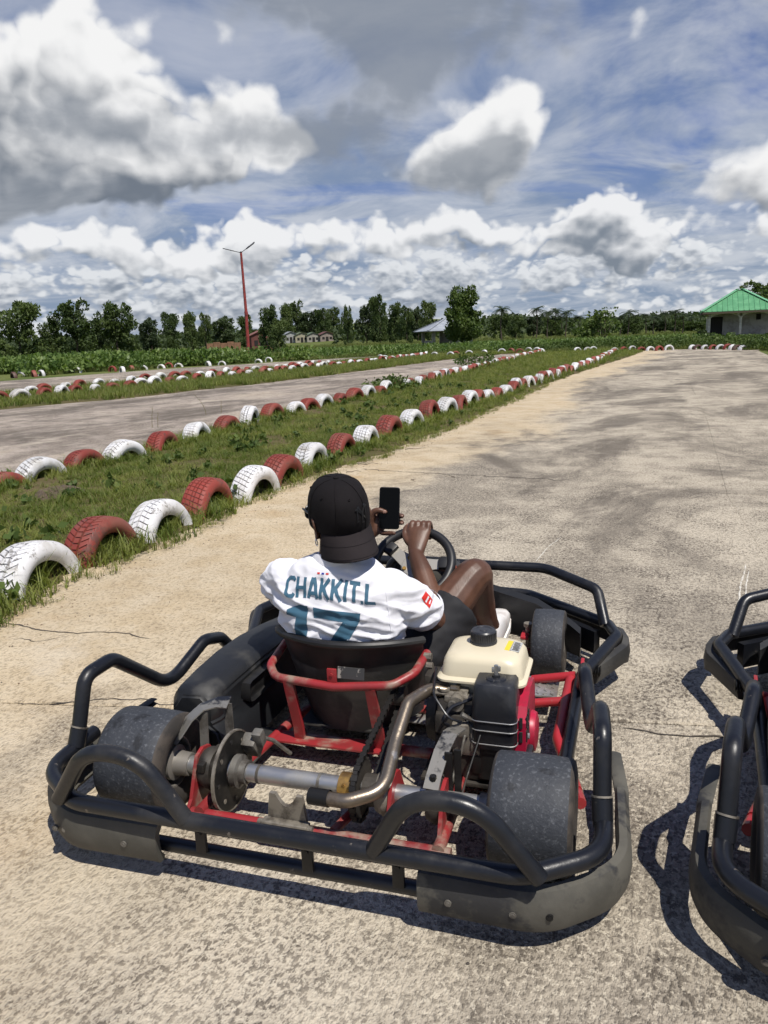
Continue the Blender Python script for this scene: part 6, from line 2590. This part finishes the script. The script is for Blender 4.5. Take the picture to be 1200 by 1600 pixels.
# arms
limb(B, [(.050, .430, .545), (.100, .49, .495), (.142, .62, .395), (.146, .66, .376), (.112, .73, .43), (.068, .80, .50), (.037, .845, .540)], [.040, .046, .045, .042, .043, .036, .027])
limb(B, [(-.265, .430, .55), (-.322, .51, .515), (-.335, .66, .435), (-.325, .70, .425), (-.26, .735, .475), (-.175, .775, .55), (-.125, .795, .595)], [.040, .046, .044, .041, .042, .035, .026])
# right hand on the wheel rim
rimc = Vector((.03, .9405, .607))
palm = []
for (x0, y, z, hx, ht) in [(.036, .842, .538, .026, .020), (.034, .865, .562, .033, .020), (.033, .888, .588, .040, .019), (.034, .908, .612, .043, .017), (.035, .920, .624, .042, .013)]:
    d = Vector((0, .62, .78)).normalized()
    nrm = Vector((0, -.78, .62))
    palm.append([Vector((x0, y, z)) + Vector((1, 0, 0)) * (hx * math.cos(6.283 * k / 16)) + nrm * (ht * math.sin(6.283 * k / 16)) for k in range(16)])
B.sections(palm)
for i, (fx, ln) in enumerate(((-.001, 1.0), (.022, 1.05), (.045, 1.0), (.066, .9))):
    pts = [Vector((fx, .912, .616))]
    for a in (112, 78, 40, 0, -45, -90, -130):
        rr = .034 if a > 100 else (.029 if a > 60 else .0245)
        pts.append(Vector((fx * .92 + .004, rimc.y + rr * math.cos(R(a)), rimc.z + rr * math.sin(R(a)))))
    limb(B, pts, [.0105, .0115, .0100, .0095, .0092, .0088, .0082, .0075], 10)
limb(B, [(.018, .872, .568), (-.006, .888, .584), (-.021, .908, .602), (-.020, .926, .620), (-.010, .938, .630)], [.015, .0135, .0115, .0108, .009], 10)
# left hand round the phone
PC = Vector((-.043, .80, .7225))
Pn = Vector((.26, -.945, .20)).normalized()
Pu = Vector((.055, 0, 1))
Pu = (Pu - Pn * Pu.dot(Pn)).normalized()
Pr = Pu.cross(Pn).normalized()


def PH(u, v, d=0.0):
    """u right, v up on the screen, d behind it"""
    return PC + Pr * u + Pu * v - Pn * d


palm = []
for (u, v, d, hx, ht) in [(-.082, -.112, .030, .024, .020), (-.070, -.085, .028, .031, .020), (-.054, -.062, .026, .038, .019), (-.036, -.042, .025, .040, .015)]:
    ax = (Pu * .78 - Pr * .62)
    palm.append([PH(u, v, d) + ax * (hx * math.cos(6.283 * k / 16)) - Pn * (ht * math.sin(6.283 * k / 16)) for k in range(16)])
B.sections(palm)
limb(B, [(-.125, .795, .595), PH(-.082, -.112, .030)], [.026, .023], 12)
for i, (v0, v1, uend) in enumerate(((.012, -.004, .036), (-.010, -.026, .0415), (-.032, -.050, .0415))):
    limb(B, [PH(-.045, v0 - .03, .024), PH(-.012, v0 - .008, .019), PH(.020, v1 + .004, .017), PH(.040, v1, .013), PH(uend + .004, v1, .002), PH(uend, v1 - .001, -.006)] if i else
         [PH(-.045, v0 - .03, .024), PH(-.012, v0 + .002, .019), PH(.012, v0 + .012, .017), PH(.026, v0 + .018, .015)],
         [.0105, .0098, .0094, .0092, .0085, .0074] if i else [.0105, .0098, .0094, .0082], 10)
limb(B, [PH(-.050, -.075, .022), PH(-.024, -.088, .014), PH(.004, -.0885, .004), PH(.018, -.0875, -.003)], [.0105, .0092, .0088, .0075], 10)
limb(B, [PH(-.068, -.075, .022), PH(-.066, -.045, .008), PH(-.056, -.016, -.006), PH(-.036, -.008, -.013), PH(-.014, -.014, -.0125)], [.016, .0145, .0118, .0105, .0088], 10)
# legs
limb(B, [(.0, .54, .17), (.11, .66, .30), (.22, .80, .45), (.252, .838, .482), (.252, .87, .445), (.246, .96, .33), (.258, 1.05, .23), (.266, 1.09, .19)], [.085, .082, .066, .060, .057, .056, .040, .036])
limb(B, [(-.17, .54, .17), (-.20, .68, .28), (-.22, .84, .39), (-.222, .87, .405), (-.222, .90, .375), (-.215, .99, .28), (-.20, 1.08, .20), (-.20, 1.11, .17)], [.085, .082, .066, .060, .057, .056, .040, .036])
for sx, yo in ((.268, 0.0), (-.20, .02)):
    ellipsoid(B, (sx, 1.17 + yo, .165), (.036, .10, .03), Matrix.Rotation(R(12), 4, 'X'))
body = link_mesh('person', remeshed(B, .0038, 2, 'person', M_SKIN))
body.location = KO
body.rotation_euler = (0, 0, -KA)
tag(body, 'driver in white shirt, black cap and black shorts holding up a phone', 'person')

# fingernails and jewellery
for p, q, s in ((PH(-.0165, -.0125, -.0195), Pn, .0075), (PH(.0455, -.0265, -.0125), Pn, .004), (PH(.0455, -.051, -.0125), Pn, .004), (Vector((-.016, .929, .6315)), Vector((-.3, -.6, .7)), .007)):
    mb = MB()
    ellipsoid(mb, p, (s, s * .8, .0025), q.normalized().to_track_quat('Z', 'Y').to_matrix().to_4x4(), 8)
    mb.build('nail', M_NAIL, body)
mb = MB()
c = H((-.086, -.012, -.049))
mb.tube([c + HM.to_3x3() @ Vector((0, .0105 * math.cos(6.283 * k / 20), .0105 * math.sin(6.283 * k / 20))) for k in range(20)], .0018, 8, closed=True)
mb.build('earring', M_SILVER, body)
# spectacles
mb = MB()
mb.tube([H((-.074, -.02, .028)), H((-.081, .03, .030)), H((-.080, .105, .030))], .0032, 8)
mb.tube([H((.074, -.02, .028)), H((.081, .03, .030)), H((.080, .105, .030))], .0032, 8)
for s in (-1, 1):
    ring = [H((s * (.042 + .033 * math.copysign(abs(math.cos(a)) ** .7, math.cos(a))), .113 - .012 * abs(math.cos(a)) * (1 if math.cos(a) > 0 else 0), .014 + .023 * math.copysign(abs(math.sin(a)) ** .7, math.sin(a)))) for a in [6.283 * k / 24 for k in range(24)]]
    mb.tube(ring, .0032, 8, closed=True)
mb.tube([H((-.010, .115, .018)), H((0, .119, .021)), H((.010, .115, .018))], .003, 8)
gl = mb.build('spectacles', M_FILTER, body)
for s in (-1, 1):
    mb = MB()
    ring = [(s * (.042 + .031 * math.copysign(abs(math.cos(a)) ** .7, math.cos(a))), .014 + .021 * math.copysign(abs(math.sin(a)) ** .7, math.sin(a))) for a in [6.283 * k / 24 for k in range(24)]]
    mb.prism(ring, .002, HM @ Matrix.Translation((0, .110, 0)) @ Matrix(((1, 0, 0, 0), (0, 0, 1, 0), (0, 1, 0, 0), (0, 0, 0, 1))))
    mb.build('lens', M_LENS, gl, smooth=0)
    mb = MB()
    ellipsoid(mb, H((s * .031, .078, .018)), (.013, .013, .012))
    mb.build('eye', mat('eye_white', (.6, .58, .54), .2), body)
# hair under the cap
mb = MB()
ellipsoid(mb, H((0, -.012, .020)), (.0795, .094, .10), HM.to_3x3().to_4x4())
hr = mb.build('hair', M_HAIR, body)
bm = bmesh.new(); bm.from_mesh(hr.data)
inv = HM.inverted()
bmesh.ops.delete(bm, geom=[f for f in bm.faces if (inv @ f.calc_center_median()).z < -.045 or ((inv @ f.calc_center_median()).y > .03 and (inv @ f.calc_center_median()).z < .05)], context='FACES')
bm.to_mesh(hr.data); bm.free()

# --- shirt
SH = MB()
torso(SH, [(.15, .55, -.085, .125, .075), (.27, .50, -.085, .130, .080), (.36, .465, -.088, .155, .098), (.395, .448, -.09, .18, .110), (.43, .436, -.095, .198, .116), (.50, .428, -.103, .214, .114), (.555, .426, -.106, .212, .106), (.600, .427, -.106, .178, .088), (.630, .430, -.106, .125, .074), (.650, .434, -.106, .085, .066)], power=2.5)
limb(SH, [(-.245, .425, .568), (-.315, .47, .545), (-.335, .545, .508), (-.340, .625, .462)], [.066, .074, .072, .072], 18, False)
limb(SH, [(.030, .425, .560), (.086, .455, .528), (.118, .505, .482), (.136, .548, .448)], [.066, .072, .068, .069], 18, False)
shm = remeshed(SH, .0046, 8, 'shirt', M_SHIRT)
nrm = [v.normal.copy() for v in shm.vertices]


def fold(p):
    back = max(0, min(1, (.44 - p.y) / .08))
    low = max(0, min(1, (.55 - p.z) / .12))
    # soft creases radiating from the armpits and stacking above the seat
    a = mnoise.noise(Vector((p.x * 6 + p.z * 9, p.y * 7, p.z * 24 + p.x * 5)))
    b_ = mnoise.noise(Vector((p.x * 11 - p.z * 15, p.y * 12, p.z * 16)))
    c_ = (1 - abs(mnoise.noise(Vector((p.x * 17 + p.z * 22, p.y * 20, p.z * 38 + 3)))) * 2.4)
    d_ = (1 - abs(a) * 2.2) * .014 + (1 - abs(b_) * 2) * .007 + c_ * .0032
    top = max(0, 1 - abs(p.z - .60) / .05) * mnoise.noise(Vector((p.x * 26, p.y * 8, p.z * 8))) * .009
    return d_ * (.5 + .5 * low + .1 * back) + top - .0075


for v, n_ in zip(shm.vertices, nrm):
    v.co += n_ * fold(v.co)
shirt = link_mesh('shirt', shm, body)
# sleeve hems (turned edge)
for pts, r_ in (([(.1335, .542, .453), (.139, .556, .442)], .0695), ([(-.3395, .617, .467), (-.3405, .634, .457)], .0725)):
    mb = MB()
    p, _ = catmull(pts, [1, 1], 2)
    mb.tube(p, r_, 24, cap=False)
    mb.build('sleeve_hem', M_SHIRT, shirt)
# collar: standing band, open at the throat
mb = MB()
rings = []
for k in range(41):
    a = R(-90) + (k - 20) / 20 * R(150)
    cx, cy = -.106 + .078 * math.cos(a), .436 + .068 * math.sin(a)
    o_ = Vector((math.cos(a), math.sin(a), 0))
    back = .5 + .5 * math.cos((k - 20) / 20 * math.pi)
    z0, z1 = .628, .648 + .022 * back
    P0 = Vector((cx, cy, 0))
    rings.append([P0 + o_ * .010 + Vector((0, 0, z0)), P0 + o_ * .008 + Vector((0, 0, (z0 + z1) / 2)), P0 + o_ * -.002 + Vector((0, 0, z1)), P0 - o_ * .006 + Vector((0, 0, z1 - .001)), P0 + o_ * .001 + Vector((0, 0, (z0 + z1) / 2)), P0 + o_ * .002 + Vector((0, 0, z0))])
mb.sections(rings)
mb.build('collar', M_SHIRT, shirt)

# printed lettering, laid on the cloth
shirt_bvh = BVHTree.FromPolygons([v.co.copy() for v in shm.vertices], [tuple(p.vertices) for p in shm.polygons])


def stroke_polys(glyph, w):
    """thick strokes as quads"""
    out = []
    for (x0, y0, x1, y1) in glyph:
        d = Vector((x1 - x0, y1 - y0)).normalized()
        n = Vector((-d.y, d.x)) * w / 2
        a, b = Vector((x0, y0)), Vector((x1, y1))
        out.append([a + n, a - n, b - n, b + n])
    return out


def lay(polys, mapf, bvh, name, m, parent, direction=Vector((0, 1, 0)), off=.0016, step=.007):
    """cut outlines small, drop them on the surface along a direction"""
    bm = bmesh.new()
    for li, poly in enumerate(polys):
        vs = [bm.verts.new((p[0], p[1], li * .01)) for p in poly]
        bm.faces.new(vs)
    xs = [p[0] for q in polys for p in q]; ys = [p[1] for q in polys for p in q]
    x = min(xs)
    while x < max(xs):
        x += step
        bmesh.ops.bisect_plane(bm, geom=bm.verts[:] + bm.edges[:] + bm.faces[:], plane_co=(x, 0, 0), plane_no=(1, 0, 0))
    y = min(ys)
    while y < max(ys):
        y += step
        bmesh.ops.bisect_plane(bm, geom=bm.verts[:] + bm.edges[:] + bm.faces[:], plane_co=(0, y, 0), plane_no=(0, 1, 0))
    dead = []
    for v in bm.verts:
        org = mapf(v.co.x, v.co.y)
        hit, n, _, _ = bvh.ray_cast(org, direction)
        if hit is None:
            dead.append(v)
        else:
            v.co = hit - direction * (off + v.co.z * .03)
    if dead:
        bmesh.ops.delete(bm, geom=dead, context='VERTS')
    bmesh.ops.recalc_face_normals(bm, faces=bm.faces)
    for f in bm.faces:
        f.smooth = True
        if f.normal.dot(direction) > 0: f.normal_flip()
    me = bpy.data.meshes.new(name)
    bm.to_mesh(me); bm.free()
    me.materials.append(m)
    return link_mesh(name, me, parent)


# letters on a 0.66 x 1 box
GLY = {
    'C': [(.60, .80, .50, .93), (.56, .925, .22, .925), (.24, .95, .07, .76), (.075, .82, .075, .18), (.07, .24, .24, .05), (.22, .075, .56, .075), (.50, .07, .60, .20)],
    'H': [(.08, 0, .08, 1), (.58, 0, .58, 1), (.08, .5, .58, .5)],
    'A': [(.06, 0, .30, 1), (.62, 0, .36, 1), (.17, .26, .50, .26)],
    'K': [(.08, 0, .08, 1), (.10, .40, .56, 1), (.24, .56, .58, 0)],
    'I': [(.12, 0, .12, 1)],
    'T': [(.02, .925, .62, .925), (.32, 0, .32, .9)],
    '.': [(.02, .08, .17, .08)],
    'L': [(.08, 0, .08, 1), (.05, .075, .54, .075)],
}
ADV = {'I': .30, '.': .25, 'C': .72, 'H': .76, 'A': .74, 'K': .70, 'T': .68, 'L': .6}
word = 'CHAKKIT.L'
total = sum(ADV[c_] for c_ in word)
pen = 0.0
WX0, WX1 = -.248, .048
sx = (WX1 - WX0) / total


def on_back(x, y):
    return Vector((x, 0.05, y))


def name_map(x, y):
    # the name arches over the shoulder blades
    s = (x - WX0) / (WX1 - WX0) * 2 - 1
    return Vector((x, .05, y - .011 * s * s - .004 * s))


for ch in word:
    polys = []
    for q in stroke_polys(GLY[ch], .19):
        polys.append([(WX0 + (pen + p.x) * sx, .545 + p.y * .060) for p in q])
    lay(polys, name_map, shirt_bvh, 'printed_letter', M_PRINT, shirt)
    pen += ADV[ch]
one = [[(-.240, .482), (-.236, .500), (-.196, .520), (-.186, .520), (-.168, .522), (-.178, .478), (-.205, .487)], [(-.178, .4785), (-.1685, .5215), (-.166, .522), (-.170, .380), (-.218, .380), (-.207, .482)]]
one = [[(-.243, .484), (-.238, .503), (-.190, .523), (-.164, .523), (-.1685, .475), (-.205, .483)], [(-.2055, .4835), (-.168, .475), (-.176, .380), (-.225, .380)]]
sev = [[(-.146, .520), (.004, .510), (.001, .488), (-.006, .478), (-.146, .487)], [(-.051, .482), (.0005, .486), (-.008, .470), (-.060, .380), (-.122, .380)]]
for nm, pg in (('printed_one', one), ('printed_seven', sev)):
    lay(pg, on_back, shirt_bvh, 'printed_number', M_PRINT, shirt)
# small tricolour tab under the collar, sleeve badge
for k, m_ in enumerate((M_BADGE, M_BLUE, M_BADGE)):
    x = -.140 + .0145 * k
    lay([[(x, .6160), (x + .009, .6160), (x + .009, .6205), (x, .6205)]], on_back, shirt_bvh, 'collar_tab', m_, shirt, step=.004)
dirb = Vector((-.85, .45, -.25)).normalized()


def sleeve_map(x, y):
    c0 = Vector((.112, .495, .497))
    up = Vector((-.15, -.55, .82)).normalized()
    rt = dirb.cross(up).normalized()
    return c0 - dirb * .3 + rt * x + up * y


lay([[(-.016, -.026), (.014, -.022), (.018, .020), (-.012, .024)]], sleeve_map, shirt_bvh, 'sleeve_badge', M_BADGE, shirt, dirb)
lay([[(-.010, -.004), (.010, -.002), (.010, .006), (-.010, .004)], [(-.006, -.018), (.008, -.016), (.008, -.011), (-.006, -.013)]], sleeve_map, shirt_bvh, 'badge_print', M_SHIRT, shirt, dirb, .003)
mb = MB()   # shoulder seams
sm = []
for k in range(22):
    z = .445 + .185 * k / 21
    hit, n, _, _ = shirt_bvh.ray_cast(Vector((.085 - .02 * k / 21, .05, z)), Vector((0, 1, 0)))
    if hit: sm.append(hit - Vector((0, .0006, 0)))
mb.tube(sm, .0011, 6)
mb.build('sleeve_seam', M_SHIRT, shirt)

# --- shorts
S = MB()
torso(S, [(.10, .56, -.085, .17, .13), (.20, .52, -.085, .172, .125), (.27, .50, -.085, .165, .11)])
limb(S, [(.0, .54, .18), (.10, .64, .27), (.198, .762, .392)], [.104, .104, .094], 18, False)
limb(S, [(-.17, .54, .18), (-.20, .66, .26), (-.215, .78, .345)], [.100, .098, .090], 18, False)
som = remeshed(S, .007, 6, 'shorts', M_SHORTS)
nrm = [v.normal.copy() for v in som.vertices]
for v, n_ in zip(som.vertices, nrm):
    v.co += n_ * (.005 * mnoise.noise(v.co * 16) + .003 * mnoise.noise(v.co * 34))
link_mesh('shorts', som, body)

# --- shoes
for sx_, yo, lab in ((.268, 0.0, 1), (-.20, .02, 0)):
    S = MB()
    Msh = Matrix.Translation((sx_, 1.17 + yo, .165)) @ Matrix.Rotation(R(14), 4, 'X')
    rings = []
    for (y, hw, z0, z1) in [(-.125, .020, -.05, .03), (-.115, .034, -.055, .075), (-.07, .040, -.055, .088), (-.02, .041, -.055, .068), (.05, .047, -.055, .03), (.11, .045, -.052, .008), (.145, .030, -.045, -.01), (.155, .015, -.04, -.02)]:
        rings.append([Msh @ Vector((hw * math.copysign(abs(math.cos(a)) ** .7, math.cos(a)), y, (z0 + z1) / 2 + (z1 - z0) / 2 * math.copysign(abs(math.sin(a)) ** .7, math.sin(a)))) for a in [6.283 * k / 18 for k in range(18)]])
    S.sections(rings)
    so = S.build('shoe', M_SHOE, body, smooth=60)
    mb = MB()
    rings = []
    for (y, hw) in [(-.13, .03), (-.07, .044), (0, .044), (.06, .051), (.12, .046), (.16, .02)]:
        rings.append([Msh @ Vector(p) for p in ((-hw, y, -.062), (hw, y, -.062), (hw, y, -.042), (-hw, y, -.042))])
    mb.sections(rings)
    mb.build('sole', M_SHOE, so)
    mb = MB()
    for k in range(4):
        y = -.03 + .022 * k
        mb.tube([Msh @ Vector((-.03, y, .052 - .016 * k)), Msh @ Vector((0, y, .068 - .017 * k)), Msh @ Vector((.03, y, .052 - .016 * k))], .003, 6)
    mb.build('lace', M_SHORTS, so)

# --- cap worn back to front
CM = HM @ Matrix.Translation((0, -.006, .022)) @ Matrix.Rotation(R(8), 4, 'X')
mb = MB()
rings = []
nseg = 72
for (z, s) in [(-.022, 1.0), (-.010, 1.008), (.01, 1.01), (.035, 1.0), (.06, .96), (.08, .89), (.097, .78), (.110, .62), (.118, .42), (.1215, .2), (.1225, .05)]:
    ring = []
    for k in range(nseg):
        a = 6.283185 * k / nseg
        panel = abs(((k / nseg * 6) % 1) - .5) * 2     # 1 at the seams
        rr = s * (1 - .016 * max(0, panel - .86) / .14 * (1 if z > 0 else 0))
        # the front two panels (worn at the back) stand up stiff
        st = max(0, -math.sin(a)) * (.010 if .0 < z < .09 else 0)
        ring.append(CM @ Vector((.092 * rr * math.cos(a), (.112 * rr + st) * math.sin(a), z)))
    rings.append(ring)
mb.sections(rings, cap=False)
b0 = len(mb.v)
mb.f.append(tuple(b0 - nseg + k for k in range(nseg)))
cap = mb.build('cap', M_CAP, body, smooth=80)
mb = MB()
mb.lathe([(-.003, 0), (-.003, .0085), (.002, .0085), (.0045, .005), (.005, 0)], 'Z', (0, 0, 0), 14)
mb.v = [CM @ Matrix.Translation((0, 0, .1235)) @ p for p in mb.v]
mb.build('button', M_CAP, cap)
mb = MB()
top, bot = [], []
NB = 28
for i in range(NB + 1):
    a = R(-90) + (i - NB / 2) / (NB / 2) * R(62)
    for j in range(9):
        t = j / 8
        r0x, r0y = .0925, .1145
        ex = .074 * t
        x = (r0x + ex * .18) * math.cos(a) * (1 - .02 * t)
        y = r0y * math.sin(a) - ex * max(.0, math.cos((i - NB / 2) / (NB / 2) * R(88))) ** .55
        z = -.016 - .052 * t - .020 * (x / .09) ** 2 * (.4 + t)
        top.append(Vector((x, y, z)))
def gidx(i, j): return i * 9 + j
vs = [CM @ p for p in top] + [CM @ (p + Vector((0, .0015, -.0035))) for p in top]
n0 = len(top)
fs = []
for i in range(NB):
    for j in range(8):
        fs.append((gidx(i, j), gidx(i + 1, j), gidx(i + 1, j + 1), gidx(i, j + 1)))
        fs.append((n0 + gidx(i, j), n0 + gidx(i, j + 1), n0 + gidx(i + 1, j + 1), n0 + gidx(i + 1, j)))
    fs.append((gidx(i, 8), gidx(i + 1, 8), n0 + gidx(i + 1, 8), n0 + gidx(i, 8)))
mb.add(vs, fs)
mb.build('brim', M_BRIM, cap, smooth=60)
for t_ in (.45, .93):
    mb = MB()
    j = t_ * 8
    j0 = min(7, int(j))
    pts = [CM @ (top[gidx(i, j0)].lerp(top[gidx(i, j0 + 1)], j - j0) + Vector((0, -.0006, .0006))) for i in range(NB + 1)]
    mb.tube(pts, .0005, 5)
    mb.build('stitch_line', M_CAP, cap)
for q in range(6):
    a = 6.283185 * (q + .5) / 6
    mb = MB()
    s_ = .84
    st = max(0, -math.sin(a)) * .010
    mb.lathe([(-.002, .0018), (-.002, .004), (.0015, .004), (.0015, .0018)], 'Z', (0, 0, 0), 10, True)
    d_ = Vector((math.cos(a) * .6, math.sin(a) * .6, .8))
    Mq = CM @ Matrix.Translation((.092 * s_ * math.cos(a), (.112 * s_ + st * .6) * math.sin(a), .0895)) @ d_.to_track_quat('Z', 'Y').to_matrix().to_4x4()
    mb.v = [Mq @ p for p in mb.v]
    mb.build('eyelet', M_CAP, cap)
# seams and the embroidered monogram on the crown
for q in range(6):
    a = 6.283185 * q / 6
    mb = MB()
    pts = []
    for (z, s) in [(-.02, 1.0), (.01, 1.008), (.035, 1.0), (.06, .962), (.08, .892), (.097, .782), (.110, .625), (.118, .42), (.1215, .2)]:
        st = max(0, -math.sin(a)) * (.010 if .0 < z < .09 else 0)
        pts.append(CM @ Vector((.0925 * s * math.cos(a), (.1125 * s + st) * math.sin(a), z + .0005)))
    mb.tube(pts, .0011, 6)
    mb.build('seam', M_CAP, cap)
dg = [CM @ Vector((0, 0, 0))]
capm = cap.data
cap_bvh = BVHTree.FromPolygons([v.co.copy() for v in capm.vertices], [tuple(p.vertices) for p in capm.polygons])
logo_dir = (CM.to_3x3() @ Vector((-.12, 1, -.12))).normalized()


def cap_map(x, y):
    c0 = CM @ Vector((.018, 0, .030))
    rt = (CM.to_3x3() @ Vector((1, 0, 0))).normalized()
    up_ = (CM.to_3x3() @ Vector((0, .1, 1))).normalized()
    return c0 - logo_dir * .3 + rt * x + up_ * y


NYL = [(-.019, -.020, -.016, .019), (-.018, .018, .017, -.021), (.016, -.022, .018, .018), (-.013, .023, .001, .002), (.014, .024, .001, .002), (.001, .003, .000, -.026), (-.024, .016, -.012, .020), (-.023, -.021, -.014, -.019), (.012, .017, .023, .020), (-.005, -.026, .005, -.026), (.009, .0245, .018, .0235), (-.017, .0225, -.009, .0235)]
lay(stroke_polys(NYL, .0048), cap_map, cap_bvh, 'monogram', M_EMB, cap, logo_dir, .0025, .004)

# --- phone: a thing of its own, held up in the left hand
ph = MB()
Mp = Matrix(((Pr.x, Pu.x, Pn.x, PC.x), (Pr.y, Pu.y, Pn.y, PC.y), (Pr.z, Pu.z, Pn.z, PC.z), (0, 0, 0, 1)))


def rrect(w, h, r_, n=6):
    pts = []
    for qx, qy, a0 in ((1, 1, 0), (-1, 1, 90), (-1, -1, 180), (1, -1, 270)):
        for k in range(n + 1):
            a = R(a0 + 90 * k / n)
            pts.append((qx * (w / 2 - r_) + r_ * math.cos(a), qy * (h / 2 - r_) + r_ * math.sin(a)))
    return pts


ph = empty('phone')
ph.location = KO
ph.rotation_euler = (0, 0, -KA)
tag(ph, 'black phone held upright in the left hand of the driver', 'phone')
mb = MB()
rings = []
for (d, s) in ((-.0045, -.0012), (-.0035, 0), (.0035, 0), (.0045, -.0012)):
    rings.append([Mp @ Vector((x, y, d)) for x, y in rrect(.072 + 2 * s, .148 + 2 * s, .0095)])
mb.sections(rings)
mb.build('phone_body', M_PHONE, ph, smooth=50)
mb = MB()
mb.prism(rrect(.066, .142, .007), .0006, Mp @ Matrix.Translation((0, 0, .0048)))
mb.build('screen', M_SCREEN, ph, smooth=0)
mb = MB()
for v_ in (.03, .015):
    mb.box(Mp @ Vector((-.0363, v_, 0)), (.0012, .003, .010), 0, Mp.to_3x3().to_4x4())
mb.build('side_button', M_PHONE, ph)
